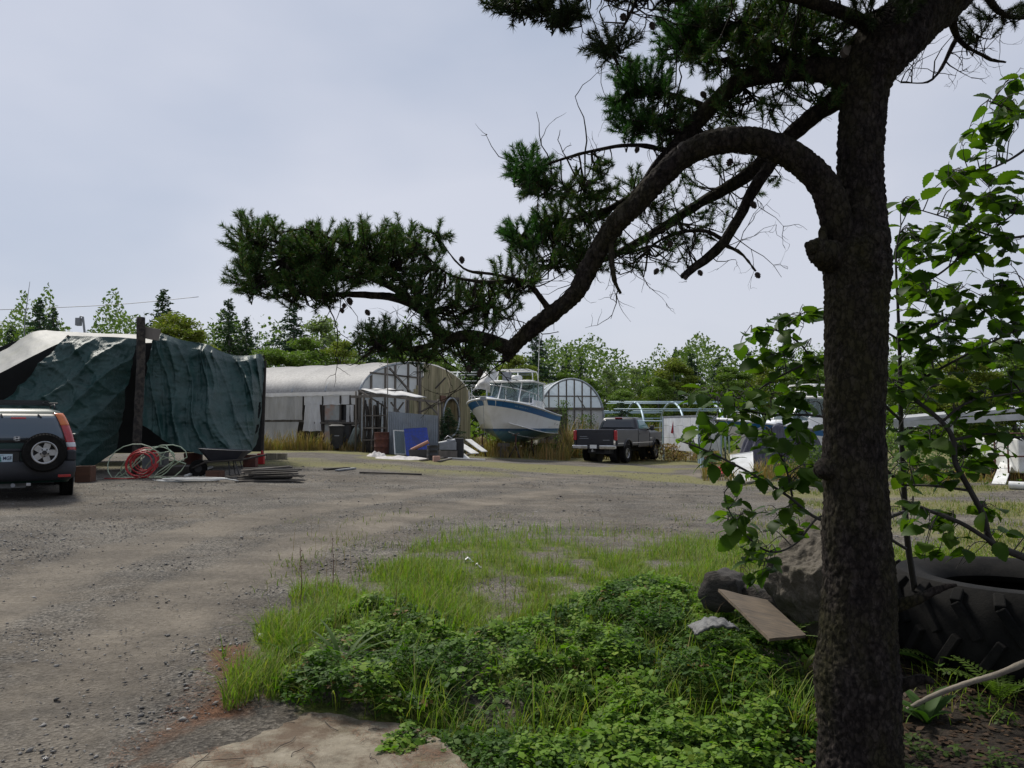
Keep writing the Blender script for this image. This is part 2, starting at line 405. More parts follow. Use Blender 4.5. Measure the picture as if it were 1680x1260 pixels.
dry = sstep(17, 26, Y) * sstep(.30, .75, n2) * .9 + sstep(31, 34, Y) * .7 + sstep(3.2, 6, X) * sstep(6, 10, Y) * sstep(.3, .65, n2) * .95
setattr_('dry', np.clip(dry, 0, 1))

# concrete slab under the camera side
def slab_mat():
    m, t, b = _nodes('old_concrete'); v = _vec(t, (1, 1, 1))
    c = _ramp(t, _noise(t, v, 7, 8, .7), [(.3, (.12, .10, .072)), (.5, (.22, .19, .14)), (.72, (.30, .265, .205))])
    d = _ramp(t, _noise(t, v, 3.3, 8, .72), [(.45, (0, 0, 0)), (.60, (.85, .85, .85))])
    c = _mix(t, d, c, (.085, .052, .03))
    d2 = _ramp(t, _noise(t, v, 1.9, 8, .7), [(.55, (0, 0, 0)), (.7, (.55, .55, .55))]); c = _mix(t, d2, c, (.16, .15, .08))
    t.links.new(c, b.inputs['Base Color']); b.inputs['Roughness'].default_value = .95
    _bump(t, b, _noise(t, v, 26, 8, .72), .8, .02); return m
sp = spline([tuple(p) for p in SLAB], 8)
mb = MB(); cxy = np.mean(SLAB, 0); nk = 26; rings = []
def slab_z(x, y): return H(x, y) * .6 + .03 + .05 * float(sstep(-.9, -.2, x)) - .045 * (1 - float(sstep(-1.9, -.9, x))) - .03 * float(sstep(3.6, 4.4, y)) + .022 * noise.noise((x * 2.5, y * 2.5, 0)) + .006 * noise.noise((x * 11, y * 11, 3))
for k in range(nk + 1):
    f = 1 - k / nk; ring = []
    for p in sp:
        e = 1 + .05 * noise.noise((p[0] * 3.5, p[1] * 3.5, 2)) + .022 * noise.noise((p[0] * 14, p[1] * 14, 5)); x = (p[0] - cxy[0]) * f * e + cxy[0]; y = (p[1] - cxy[1]) * f * e + cxy[1]
        ring.append((x, y, slab_z(x, y) - (.05 if k == 0 else 0)))
    if k == 0: rings.append([(q[0], q[1], -.4) for q in ring])
    rings.append(ring)
mb.loops(rings[:-1] + [[(cxy[0] + .001 * math.cos(i), cxy[1] + .001 * math.sin(i), slab_z(*cxy)) for i in range(len(sp))]])
slab = tag(mb.build('concrete_slab', slab_mat(), smooth='auto'), 'weathered pale concrete slab littered with pine needles', None, kind='structure')

# ------------------------------------------------------------------ scatter helpers
def scatter(n, x0, x1, y0, y1): return RNG.uniform(x0, x1, n), RNG.uniform(y0, y1, n)
def rotmats(yaw, tilt, tdir):
    """rotation matrices (n,3,3): tilt about a horizontal axis at tdir after a yaw"""
    cy, sy = np.cos(yaw), np.sin(yaw); z = np.zeros_like(yaw); o = np.ones_like(yaw)
    Rz = np.stack([np.stack([cy, -sy, z], -1), np.stack([sy, cy, z], -1), np.stack([z, z, o], -1)], -2)
    ax, ay = np.cos(tdir), np.sin(tdir); c, s = np.cos(tilt), np.sin(tilt); k = 1 - c
    Rt = np.stack([np.stack([c + ax * ax * k, ax * ay * k, ay * s], -1), np.stack([ax * ay * k, c + ay * ay * k, -ax * s], -1), np.stack([-ay * s, ax * s, c], -1)], -2)
    return Rt @ Rz
def instance(tv, tf, pos, rot, scl):
    """copy template verts tv (k,3), faces tf (m,j) to positions; returns arrays"""
    tv = np.asarray(tv, float); tf = np.asarray(tf, int); n = len(pos)
    s = scl if scl.ndim == 2 else scl[:, None]
    v = np.einsum('nij,nkj->nki', rot, tv[None] * s[:, None, :] if s.shape[1] == 3 else tv[None] * s[:, None]) + pos[:, None]
    f = tf[None] + (np.arange(n) * len(tv))[:, None, None]
    return v.reshape(-1, 3), f.reshape(-1, tf.shape[1])

# loose stones on the gravel
def stones():
    ph = (1 + 5 ** .5) / 2
    tv = np.array([(1, 0, 0), (-1, 0, 0), (0, 1, 0), (0, -1, 0), (0, 0, .8), (0, 0, -.8)], float) + RNG.normal(0, .16, (6, 3))
    tf = np.array([(0, 2, 4), (2, 1, 4), (1, 3, 4), (3, 0, 4), (2, 0, 5), (1, 2, 5), (3, 1, 5), (0, 3, 5)])
    n = 110000; d = 3.2 * (26 / 3.2) ** (RNG.random(n) ** .85); u = RNG.uniform(-.72, .72, n); x = u * d; y = d
    g = sdist(GRASS, x, y); s_ = sdist(SLAB, x, y); pn = vnoise(x * .6, y * 1.5, .9, 8) + .35 * vnoise(x, y, 3, 9)
    keep = (g < .1) & (s_ < -.03) & (RNG.random(n) < (sstep(.35, .95, pn) * .9 + .1) * (1 - .8 * trackmask(x, y)))
    x, y = x[keep], y[keep]; n = len(x)
    sz = RNG.lognormal(-5.3, .5, n) * (1 + .035 * y); sz = np.clip(sz, .003, .028)
    pos = np.stack([x, y, hgt(x, y) + sz * .25], -1)
    rot = rotmats(RNG.uniform(0, 6.28, n), RNG.uniform(0, .5, n), RNG.uniform(0, 6.28, n))
    sc = sz[:, None] * RNG.uniform(.6, 1.35, (n, 3)) * np.array([1, 1, .62])
    v, f = instance(tv, tf, pos, rot, sc)
    m = mat('stone', (.20, .19, .178), (.10, .096, .09), scale=9, rough=.9, island=.55)
    tag(np_mesh('loose_gravel', v, f, m), 'loose grey stones strewn over the gravel yard', None, kind='stuff')
stones()

# ground-cover leaves: three toothed leaflets on a low bush
def leaflet(a, r0, L, w):
    ca, sa = math.cos(a), math.sin(a); pts = []
    prof = [(0, 0), (.35, .42), (.5, .34), (.68, .5), (.78, .3), (1, 0), (.78, -.3), (.68, -.5), (.5, -.34), (.35, -.42)]
    for (u, s) in prof:
        x = r0 + u * L; y = s * w * 2; z = -.18 * u * u * L + .12 * abs(s) * w
        pts.append((x * ca - y * sa, x * sa + y * ca, z))
    return pts
def ground_cover():
    tv = []; tf = []
    for a in (0, 2.1, -2.1):
        p = leaflet(a, .06, .95, .34); o = len(tv); tv += p
        for i, j, k in ((0, 1, 9), (1, 2, 8), (1, 8, 9), (2, 3, 4), (2, 4, 8), (4, 6, 8), (6, 7, 8), (4, 5, 6)): tf.append((o + i, o + j, o + k))
    def scat(n, name, label, cut, hi, size, stops, seed, lift):
        x, y = scatter(n, -2.5, 2.7, 2.9, 7.6)
        d = sdist(COVER, x, y); cl = vnoise(x, y, 2.6, 11) * .55 + vnoise(x, y, 7, 12) * .45; pt = vnoise(x, y, 1.7, seed) * .6 + vnoise(x, y, 5, seed + 1) * .4; sd_ = sdist(SLAB, x, y)
        hole = sdist(BARE, x, y)
        keep = (d + (cl - .5) * .6 > 0) & (d > -.06) & (RNG.random(n) < (.22 + .75 * sstep(.32, .62, cl)) * sstep(cut, cut + .15, pt)) & ((sd_ < .02) | ((sd_ < .42) & (vnoise(x, y, 4.0, 77) > .50) & (x > -1.6)))
        x, y, cl, d, hole, sd_ = x[keep], y[keep], cl[keep], d[keep], hole[keep], sd_[keep]; n = len(x)
        top = (.03 + hi * sstep(.25, .75, cl) * sstep(-.1, .35, d)) * np.where(hole > 0, .3, 1.0) * np.where(sd_ > .02, .5, 1); z = hgt(x, y) + np.where(sd_ > .0, .04, 0) + top * RNG.random(n) ** .5 + lift
        pos = np.stack([x, y, z], -1)
        tl = np.abs(RNG.normal(.38, .32, n)); rot = rotmats(RNG.uniform(0, 6.28, n), tl, RNG.uniform(0, 6.28, n))
        sc = np.clip(RNG.lognormal(size[0], size[1], n), .012, .075)
        v, f = instance(tv, tf, pos, rot, sc)
        tag(np_mesh(name, v, f, leaf_mat(name + '_leaf', stops, .34)), label, None, kind='stuff')
    scat(80000, 'ground_cover', 'dense low green three-lobed leaves covering the mound', .0, .17, (-3.68, .36), [(.020, .055, .006), (.050, .115, .010), (.032, .080, .008), (.085, .165, .014), (.045, .10, .009), (.018, .045, .007)], 51, .02)
    scat(46000, 'lime_cover', 'brighter lime-green leaves growing in patches through the mound', .44, .20, (-3.45, .36), [(.095, .19, .014), (.14, .24, .02), (.075, .155, .012), (.19, .26, .03)], 61, .035)
    scat(6000, 'dead_leaves', 'brown and yellow dead leaves scattered through the ground cover', .40, .15, (-3.6, .3), [(.14, .08, .03), (.22, .15, .05), (.08, .045, .02)], 71, .02)
ground_cover()

def blades(name, label, x, y, hts, wid, stops, lean=.5, trans=.3, z=None):
    n = len(x); z = hgt(x, y) - .01 if z is None else z
    yaw = RNG.uniform(0, 6.28, n); ln = np.abs(RNG.normal(lean, lean * .5, n))
    dx, dy = np.cos(yaw), np.sin(yaw); px_, py_ = -dy, dx
    segs = [(0, 0, 1.0), (.5, .28, .8), (.85, .75, .45)]
    V = np.zeros((n, 7, 3)); base = np.stack([x, y, z], -1)
    for i, (u, lo, w) in enumerate(segs):
        c = base + np.stack([dx * ln * hts * lo, dy * ln * hts * lo, hts * u * (1 - .15 * ln)], -1); off = np.stack([px_, py_, np.zeros(n)], -1) * (wid * w / 2)[:, None]
        V[:, 2 * i] = c - off; V[:, 2 * i + 1] = c + off
    V[:, 6] = base + np.stack([dx * ln * hts * 1.15, dy * ln * hts * 1.15, hts * (1 - .22 * ln)], -1)
    tf = np.array([(0, 1, 3), (0, 3, 2), (2, 3, 5), (2, 5, 4), (4, 5, 6)])
    f = tf[None] + (np.arange(n) * 7)[:, None, None]
    return tag(np_mesh(name, V.reshape(-1, 3), f.reshape(-1, 3), leaf_mat(name + '_blade', stops, trans)), label, None, kind='stuff')
def verge_grass():
    n = 120000; d = 4 * (13 / 4) ** RNG.random(n); x = RNG.uniform(-.42, .75, n) * d; y = d
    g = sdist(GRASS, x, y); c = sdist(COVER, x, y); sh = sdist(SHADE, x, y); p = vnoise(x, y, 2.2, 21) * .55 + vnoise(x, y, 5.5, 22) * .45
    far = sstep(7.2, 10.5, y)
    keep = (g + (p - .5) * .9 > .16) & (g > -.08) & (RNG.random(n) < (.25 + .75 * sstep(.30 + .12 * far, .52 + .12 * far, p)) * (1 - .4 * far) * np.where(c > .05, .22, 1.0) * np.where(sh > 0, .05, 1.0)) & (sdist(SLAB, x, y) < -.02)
    x, y, p, c = x[keep], y[keep], p[keep], c[keep]; n = len(x)
    h = (.04 + .12 * sstep(.3, .75, p)) * RNG.uniform(.5, 1.5, n); h = np.where(c > .05, h * 1.7, h)
    w = RNG.uniform(.004, .008, n)
    blades('verge_grass', 'short yellow-green grass between the gravel and the leafy mound', x, y, h, w,
           [(.085, .16, .016), (.13, .215, .024), (.19, .24, .035), (.10, .185, .018), (.26, .23, .08), (.16, .23, .026)], .6, .4)
    # stray tufts on the gravel edge, and the patchy yard grass to the right
    xs_, ys_ = [], []
    for k in range(110):
        if k < 46: p = G0(random.uniform(430, 1250), random.uniform(845, 985))
        else: p = G0(random.uniform(1080, 1750), random.uniform(770, 905))
        m = random.randint(10, 40); s = .05 + .012 * p.y
        xs_.append(RNG.normal(p.x, s, m)); ys_.append(RNG.normal(p.y, s * 1.3, m))
    x = np.concatenate(xs_); y = np.concatenate(ys_); n = len(x)
    blades('stray_grass', 'small scattered grass tufts growing through the gravel', x, y, RNG.uniform(.03, .12, n), RNG.uniform(.006, .012, n), [(.08, .13, .025), (.13, .16, .035), (.2, .18, .07)], .7)
    # yard grass right, sparse carpet
    n = 26000; d = 8 * (26 / 8) ** RNG.random(n); x = RNG.uniform(.28, .74, n) * d; y = d; p = vnoise(x, y * 1.8, .35, 5) * .6 + vnoise(x, y, 1.6, 31) * .4
    keep = (RNG.random(n) < sstep(.45, .62, p)); x, y = x[keep], y[keep]; n = len(x)
    blades('yard_grass', 'thin patchy grass on the open yard beyond the tyre', x, y, RNG.uniform(.04, .13, n), RNG.uniform(.008, .018, n), [(.10, .15, .03), (.16, .18, .05), (.27, .22, .1)], .7)
verge_grass()
def stalks():
    # brown seed stalks rising over the verge
    xs_ = []; 
    for k in range(260):
        p = G0(random.uniform(480, 1330), random.uniform(880, 1060)); xs_.append((p.x, p.y))
    a = np.array(xs_); n = len(a)
    blades('seed_stalks', 'thin brown seed stalks standing over the grass', a[:, 0], a[:, 1], RNG.uniform(.2, .42, n), RNG.uniform(.003, .005, n), [(.12, .07, .035), (.2, .15, .08)], .2)
    # fallen pine needles on slab and verge
    n = 15000; x, y = scatter(n, -2.4, .1, 2.7, 4.9); k = (sdist(NEEDLE, x, y) > -.15) | ((sdist(SLAB, x, y) > .02) & (vnoise(x, y, 3.2, 41) * .6 + vnoise(x, y, 9, 42) * .4 > .47))
    x, y = x[k], y[k]; n = len(x); z = np.where(sdist(SLAB, x, y) > 0, np.array([slab_z(a, b_) for a, b_ in zip(x, y)]) + .004, hgt(x, y) + .006)
    tv = np.array([(-.5, -.018, 0), (-.5, .018, 0), (.5, .018, .01), (.5, -.018, .01)]); 
    v, f = instance(tv, [(0, 1, 2), (0, 2, 3)], np.stack([x, y, z + RNG.uniform(0, .006, n)], -1), rotmats(RNG.uniform(0, 6.28, n), RNG.uniform(0, .12, n), RNG.uniform(0, 6.28, n)), RNG.uniform(.018, .05, n))
    tag(np_mesh('fallen_needles', v, f, mat('dead_needle', (.16, .075, .035), (.09, .04, .02), scale=20, rough=.9, island=.5)), 'reddish fallen pine needles lying on the slab and dirt', None, kind='stuff')
    mb = MB()
    for k in range(26):
        p = G0(random.uniform(200, 740), random.uniform(1175, 1258)); a = random.uniform(0, PI); l = random.uniform(.03, .11); c, s_ = math.cos(a), math.sin(a)
        q = spline([(-l, 0, 0), (-.3 * l, random.uniform(-.015, .015), .003), (.4 * l, random.uniform(-.015, .015), 0), (l, 0, .002)], 3)
        mb.tube([(p.x + c * w[0] - s_ * w[1], p.y + s_ * w[0] + c * w[1], .006 + slab_z(p.x, p.y) + w[2]) for w in q], .0017, 5)
    tag(mb.build('fallen_twigs', M['darkwood'], smooth=True), 'thin dark twigs strewn over the concrete slab', None, kind='stuff')
stalks()
def dry_grass():
    pts = []
    # (px0, px1, depth, height, count) strips of tall straw-coloured growth
    for (x0, x1, d0, d1, n, h) in ((425, 600, 32.2, 33.6, 2600, .75), (770, 935, 33, 40, 3200, .7), (925, 1075, 36.5, 43, 4200, 1.6), (1090, 1180, 36, 40, 1200, .7), (1150, 1350, 22.5, 26, 1500, .5), (1480, 1700, 22, 26, 1500, .5), (600, 770, 33, 34.5, 500, .3)):
        d = RNG.uniform(d0, d1, n); px = RNG.uniform(x0, x1, n); x = (px - 840) / FPX * d
        pts.append(np.stack([x, d, RNG.uniform(.35, 1, n) * h], -1))
    a = np.concatenate(pts); hm_ = vnoise(a[:, 0], a[:, 1], .9, 81) * .6 + vnoise(a[:, 0], a[:, 1], 2.5, 82) * .4; kp = RNG.random(len(a)) < sstep(.28, .55, hm_); a = a[kp]; a[:, 2] *= .35 + 1.1 * sstep(.3, .7, hm_[kp]); n = len(a)
    blades('dry_grass', 'tall straw-coloured dry grass along the greenhouses and boats', a[:, 0], a[:, 1], a[:, 2], RNG.uniform(.015, .04, n), [(.26, .15, .06), (.32, .22, .1), (.2, .15, .06), (.15, .15, .05), (.3, .17, .07)], .35, .25)
dry_grass()

def shade_floor():
    # dark corner under the pine: leaf litter and sparse low herbs, coloured dark for the shade
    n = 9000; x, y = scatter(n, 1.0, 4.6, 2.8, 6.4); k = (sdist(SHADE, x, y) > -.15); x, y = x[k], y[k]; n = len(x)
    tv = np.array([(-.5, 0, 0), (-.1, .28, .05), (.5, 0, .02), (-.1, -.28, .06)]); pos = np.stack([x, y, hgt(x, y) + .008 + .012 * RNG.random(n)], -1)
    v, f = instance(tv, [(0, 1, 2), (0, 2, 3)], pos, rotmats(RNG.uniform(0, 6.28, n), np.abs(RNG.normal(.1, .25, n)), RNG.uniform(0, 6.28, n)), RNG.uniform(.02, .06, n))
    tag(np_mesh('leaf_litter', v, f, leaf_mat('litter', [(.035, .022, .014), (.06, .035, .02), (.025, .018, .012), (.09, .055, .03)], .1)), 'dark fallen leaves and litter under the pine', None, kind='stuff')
    tv2 = []; tf2 = []
    for a in (0, 2.1, -2.1):
        p = leaflet(a, .06, .95, .34); o = len(tv2); tv2 += p
        for i, j, k_ in ((0, 1, 9), (1, 2, 8), (1, 8, 9), (2, 3, 4), (2, 4, 8), (4, 6, 8), (6, 7, 8), (4, 5, 6)): tf2.append((o + i, o + j, o + k_))
    n = 9000; x, y = scatter(n, 1.0, 4.6, 2.8, 5.4); p = vnoise(x, y, 2.4, 91) * .5 + vnoise(x, y, 6, 92) * .5; k = (sdist(SHADE, x, y) > -.1) & (RNG.random(n) < sstep(.5, .72, p)); x, y, p = x[k], y[k], p[k]; n = len(x)
    pos = np.stack([x, y, hgt(x, y) + .02 + .12 * RNG.random(n) * sstep(.5, .75, p)], -1)
    v, f = instance(tv2, tf2, pos, rotmats(RNG.uniform(0, 6.28, n), np.abs(RNG.normal(.35, .3, n)), RNG.uniform(0, 6.28, n)), RNG.uniform(.015, .045, n))
    tag(np_mesh('shade_weeds', v, f, leaf_mat('shade_weed', [(.025, .05, .008), (.05, .085, .012), (.035, .065, .01)], .3)), 'sparse low weeds on the dark soil by the tyre', None, kind='stuff')
shade_floor()
# ================================================================== VEHICLES
def rring(hw, y0, y1, r0, r1, z, n=5, bow=.03):
    """rounded rectangle in plan, rear edge y0, front edge y1, corner radii r0 (rear) r1 (front)"""
    p = []
    for (cx, cy, r, a0) in ((hw - r0, y0 + r0, r0, -90), (hw - r1, y1 - r1, r1, 0), (-hw + r1, y1 - r1, r1, 90), (-hw + r0, y0 + r0, r0, 180)):
        for k in range(n):
            a = R(a0 + 90 * k / (n - 1)); p.append(Vector((cx + r * math.cos(a), cy + r * math.sin(a), z)))
    for q in p:
        if q.y < (y0 + y1) / 2: q.y -= bow * (1 - (q.x / hw) ** 2)
    return p
def lerp_levels(levels, z):
    for a, b in zip(levels, levels[1:]):
        if a[0] <= z <= b[0]:
            t = (z - a[0]) / (b[0] - a[0]); return [x + (y - x) * t for x, y in zip(a, b)]
    return list(levels[-1])
def make_wheel(parent, loc, Rr, wd, rimR, style='spoke', name='wheel', side=1, rimmat=None):
    """axle along local x, outer face towards +x*side"""
    Mx = Matrix.Translation(Vector(loc)) @ Matrix.Rotation(side * PI / 2, 4, 'Y')
    mb = MB(); h = wd / 2
    mb.lathe([(rimR, -h * .9), (Rr * .93, -h), (Rr, -h * .72), (Rr, -.02), (Rr * .985, -.012), (Rr * .985, .012), (Rr, .02), (Rr, h * .72), (Rr * .93, h), (rimR, h * .9), (rimR * .96, h * .5), (rimR * .96, -h * .5)], 40, Mx, closed=True)
    for k in range(40):                                              # tread blocks
        for sx in (-.55, 0, .55):
            a = 2 * PI * (k + (.5 if sx == 0 else 0)) / 40
            c = Mx @ Vector((math.cos(a) * (Rr + .003), math.sin(a) * (Rr + .003), sx * h))
            rot = Mx.to_3x3() @ Matrix.Rotation(a, 3, 'Z')
            mb.box(c, (.016, Rr * .095, h * .42), rot)
    w = mb.build(name, M['rubber'], parent, smooth='auto')
    mb = MB(); zf = h * .62
    mb.lathe([(rimR * .99, h * .88), (rimR * .99, zf - .02), (rimR * .86, zf - .03), (rimR * .84, h * .8), (rimR * .93, h * .92)], 40, Mx, closed=True)
    mb.lathe([(0, zf + .012), (rimR * .24, zf + .012), (rimR * .42, zf), (rimR * .42, zf - .04), (0, zf - .04)], 30, Mx)
    ns = 5 if style == 'five' else 8
    for k in range(ns):
        a = 2 * PI * k / ns + PI / 2
        c = Mx @ Vector((math.cos(a) * rimR * .63, math.sin(a) * rimR * .63, zf - .012))
        mb.box(c, (rimR * .52, rimR * (.5 if style == 'five' else .3), .03), Mx.to_3x3() @ Matrix.Rotation(a, 3, 'Z'))
    mb.build('rim', rimmat or M['steel'], w, smooth='auto')
    mb = MB(); mb.lathe([(0, zf + .02), (rimR * .16, zf + .02), (rimR * .2, zf + .008), (rimR * .2, zf - .03)], 20, Mx)
    for k in range(5):
        a = 2 * PI * k / 5; c = Mx @ Vector((math.cos(a) * rimR * .3, math.sin(a) * rimR * .3, zf + .008)); mb.box(c, (.022, .022, .03), Mx.to_3x3())
    mb.build('hub_cap', M['black'], w, smooth='auto')
    mb = MB(); mb.lathe([(0, -h * .3), (rimR * .95, -h * .3), (rimR * .95, -h * .4), (0, -h * .4)], 24, Mx); mb.build('brake_disc', M['black'], w)
    return w
def text_mesh(body, size, depth=.002, font_w=1.0):
    cu = bpy.data.curves.new('lettering', 'FONT'); cu.body = body; cu.size = size; cu.extrude = depth; cu.align_x = 'CENTER'; cu.align_y = 'CENTER'
    cu.offset = size * .012; cu.resolution_u = 3
    o = bpy.data.objects.new('lettering', cu); COL.objects.link(o)
    dg = bpy.context.evaluated_depsgraph_get(); me = bpy.data.meshes.new_from_object(o.evaluated_get(dg))
    bpy.data.objects.remove(o); return me
def add_text(name, body, size, m, parent, loc, rot, sx=1.0, depth=.002):
    me = text_mesh(body, size, depth); me.materials.clear(); me.materials.append(m)
    o = bpy.data.objects.new(name, me); COL.objects.link(o); o.parent = parent; o.location = loc; o.rotation_euler = rot; o.scale = (sx, 1, 1); return o

M['suvgreen'] = mat('dark_green_paint', (.004, .022, .018), (.006, .03, .024), scale=2, rough=.4, coat=.12, dirt=(.02, .026, .022), dscale=3, damt=.15, spec=.22)
M['trim'] = mat('dark_blue_grey_trim', (.012, .014, .020), (.018, .020, .026), scale=6, rough=.6, bump=.1)
M['red'] = mat('red_lens', (.38, .012, .015), (.28, .008, .012), scale=20, rough=.2, coat=.5)
M['amber'] = mat('amber_lens', (.55, .13, .012), (.45, .1, .01), scale=20, rough=.2, coat=.5)
M['lens'] = mat('clear_lens', (.6, .6, .62), (.45, .45, .48), scale=20, rough=.15)
M['plate'] = mat('plate_blue', (.42, .55, .62), (.5, .6, .68), scale=10, rough=.45)
M['ink'] = mat('plate_ink', (.012, .02, .07), (.015, .025, .08), scale=5, rough=.5)
M['teal'] = mat('plate_tree_teal', (.03, .16, .15), (.03, .2, .18), scale=5, rough=.5)
M['winglass'] = glass_mat('tinted_window', (.05, .075, .10), .08)

def make_suv():
    t = thing('parked_suv', 'dark green compact suv parked by the tarp shelter with spare wheel on its tailgate', 'car')
    LV = [(.32, .80, .06, 4.38, .14, .3), (.44, .865, .0, 4.48, .12, .35), (.62, .885, -.01, 4.52, .10, .4), (.80, .89, .0, 4.52, .10, .4), (.94, .885, .015, 4.42, .10, .42), (.99, .875, .02, 4.25, .1, .4),
          (1.05, .86, .035, 3.42, .10, .2), (1.2, .825, .075, 3.2, .10, .2), (1.4, .755, .145, 2.9, .10, .2), (1.52, .70, .205, 2.7, .10, .22), (1.60, .64, .28, 2.55, .12, .25), (1.645, .5, .42, 2.35, .14, .25), (1.655, .2, .8, 2.0, .1, .1)]
    mb = MB(); mb.loops([rring(l[1], l[2], l[3], l[4], l[5], l[0], 6) for l in LV]); body = mb.build('body', M['suvgreen'], t, smooth='auto', angle=50)
    def rear(s, z, off):
        l = lerp_levels(LV, z); hw = l[1] - l[4]; x = s * hw
        return Vector((x, l[2] - .03 * (1 - (x / l[1]) ** 2) - off, z))
    def patch(name, z0, z1, s0, s1, m, off=.006, parent=t, taper=0):
        mb = MB(); mb.grid(lambda u, v: rear((s0 + (s1 - s0) * u) * (1 - taper * v), z0 + (z1 - z0) * v, off), 16, 8); return mb.build(name, m, parent, smooth=True, solid=.008)
    patch('window_surround', 1.04, 1.545, -1.0, 1.0, M['black'], .004)
    rw = patch('rear_window', 1.085, 1.50, -.93, .93, M['winglass'], .011)
    patch('brake_lamp', 1.455, 1.485, -.18, .18, M['red'], .017, rw)
    for s in (-.45, .5):
        mb = MB(); a = rear(s, 1.535, .02); mb.bar(a, rear(s + .06, 1.48, .02), .025, .02); mb.build('hinge', M['black'], t)
    mb = MB(); mb.bar(rear(-.1, 1.075, .03), rear(.35, 1.12, .03), .02, .015); mb.build('wiper', M['black'], t)
    patch('tailgate_panel', .80, 1.035, -1.02, 1.02, M['suvgreen'], .008)
    for s in (-1, 1):
        mb = MB(); mb.tube([rear(s * 1.0, z, .012) for z in np.linspace(.74, 1.56, 12)], .005, 5); mb.build('panel_gap', M['black'], t)
    mb = MB(); mb.tube([rear(x, .80, .014) for x in np.linspace(-1, 1, 12)], .005, 5); mb.build('panel_gap', M['black'], t)
    mb = MB(); mb.tube([rear(x, 1.035, .014) for x in np.linspace(-1, 1, 12)], .004, 5); mb.build('panel_gap', M['black'], t)
    # emblem: a squared frame with an H inside
    mb = MB(); e = rear(-.02, 1.105, .024)
    for (dx, dz, w, h) in ((-.026, 0, .014, .06), (.026, 0, .014, .06), (0, 0, .045, .014), (0, .036, .075, .006), (0, -.036, .06, .006), (.043, 0, .006, .074), (-.043, 0, .006, .074)): mb.box((e.x + dx, e.y, e.z + dz), (w, .01, h))
    mb.build('emblem', M['chrome'], t)
    # wrap-around rear bumper
    BL = [(.36, .82, -.03, .9, .16, .1), (.42, .885, -.10, .9, .16, .1), (.52, .905, -.12, .9, .15, .1), (.66, .905, -.12, .9, .15, .1), (.70, .90, -.10, .9, .15, .1), (.715, .87, .02, .88, .12, .1)]
    mb = MB(); mb.loops([rring(l[1], l[2], l[3], l[4], l[5], l[0], 6) for l in BL]); mb.build('bumper', M['trim'], t, smooth='auto')
    for s in (-1, 1):
        mb = MB(); mb.box((s * .82, .01, .80), (.16, .16, .2)); mb.build('corner_trim', M['trim'], t, bevel=.03)
        # tall tail lamp following the pillar
        def strip(z0, z1, m, par, off=.012):
            mb = MB()
            def f(u, v):
                z = z0 + (z1 - z0) * v; l = lerp_levels(LV, z); a = R(-105 + 120 * u); r = l[4] + off
                return Vector((s * (l[1] - l[4] + r * math.cos(a)), l[2] + l[4] + r * math.sin(a) - .004, z))
            mb.grid(f, 8, 10); return mb.build('tail_lamp' if par is t else 'lens_segment', m, par, smooth=True, solid=.015)
        tl = strip(.86, 1.38, M['red'], t); strip(1.34, 1.56, M['amber'], tl, .014); strip(.95, 1.03, M['lens'], tl, .016)
        mb = MB(); mb.box((s * .72, -.135, .44), (.2, .02, .05)); mb.build('reflector', M['red'], t, bevel=.008)
        # side glass, mirror, roof rail
        mb = MB()
        def sg(u, v):
            z = 1.07 + .43 * v; l = lerp_levels(LV, z); return Vector((s * (l[1] + .006), .3 + l[2] + (2.65 - l[2] - .35 * v) * u, z))
        mb.grid(sg, 12, 6); mb.build('side_window', M['darkglass'], t, smooth=True, solid=.008)
        mb = MB(); mb.box((s * .98, 2.75, 1.1), (.2, .1, .15)); mb.build('wing_mirror', M['suvgreen'], t, bevel=.04)
        mb = MB(); mb.tube([(s * .56, .52, 1.64), (s * .56, .56, 1.72), (s * .55, 2.1, 1.74), (s * .55, 2.2, 1.66)], .014, 8); mb.build('roof_rail', M['black'], t, smooth=True)
        for yy in (.78, 3.4):
            mb = MB(); mb.lathe([(.0, .0), (.40, .0), (.40, .012), (.33, .02), (0, .02)], 28, Matrix.Translation((s * .885, yy, .36)) @ Matrix.Rotation(s * PI / 2, 4, 'Y')); mb.build('wheel_arch', M['trim'], t, smooth='auto')
        for yy in (.78, 3.4): make_wheel(t, (s * .80, yy, .335), .335, .2, .2, 'five', side=s)
    for yy in (.75, 1.9):
        mb = MB(); mb.bar((-.62, yy, 1.75), (.62, yy, 1.75), .05, .03); mb.build('cross_bar', M['black'], t, bevel=.008)
    mb = MB(); mb.box((0, .75, 1.79), (.95, .05, .03)); mb.box((-.42, 1.3, 1.79), (.04, 1.2, .03)); mb.box((.42, 1.3, 1.79), (.04, 1.2, .03)); mb.box((0, 1.9, 1.79), (.95, .05, .03)); mb.build('roof_basket', M['black'], t)
    # spare wheel on the tailgate, off-centre
    sw = make_wheel(t, (0, 0, 0), .335, .21, .205, 'five', 'spare_wheel'); at(sw, (.40, -.19, .86), rot=(0, 0, -PI / 2))
    mb = MB(); mb.box((.40, -.06, .86), (.2, .12, .2)); mb.build('spare_mount', M['black'], t)
    # plate recess, handle, plate
    mb = MB(); mb.box((-.27, -.035, .76), (.62, .03, .3)); mb.build('plate_recess', M['black'], t, bevel=.01)
    mb = MB(); mb.box((-.27, -.055, .905), (.66, .05, .05)); mb.build('grab_handle', M['trim'], t, bevel=.015)
    mb = MB(); mb.box((-.22, -.058, .765), (.325, .008, .165)); mb.build('plate_frame', M['black'], t)
    mb = MB(); mb.box((-.22, -.064, .765), (.305, .006, .15)); pl = mb.build('license_plate', M['plate'], t, bevel=.002)
    add_text('plate_letters', 'MGF', .085, M['ink'], pl, (-.145, -.069, .765), (PI / 2, 0, 0), .78)
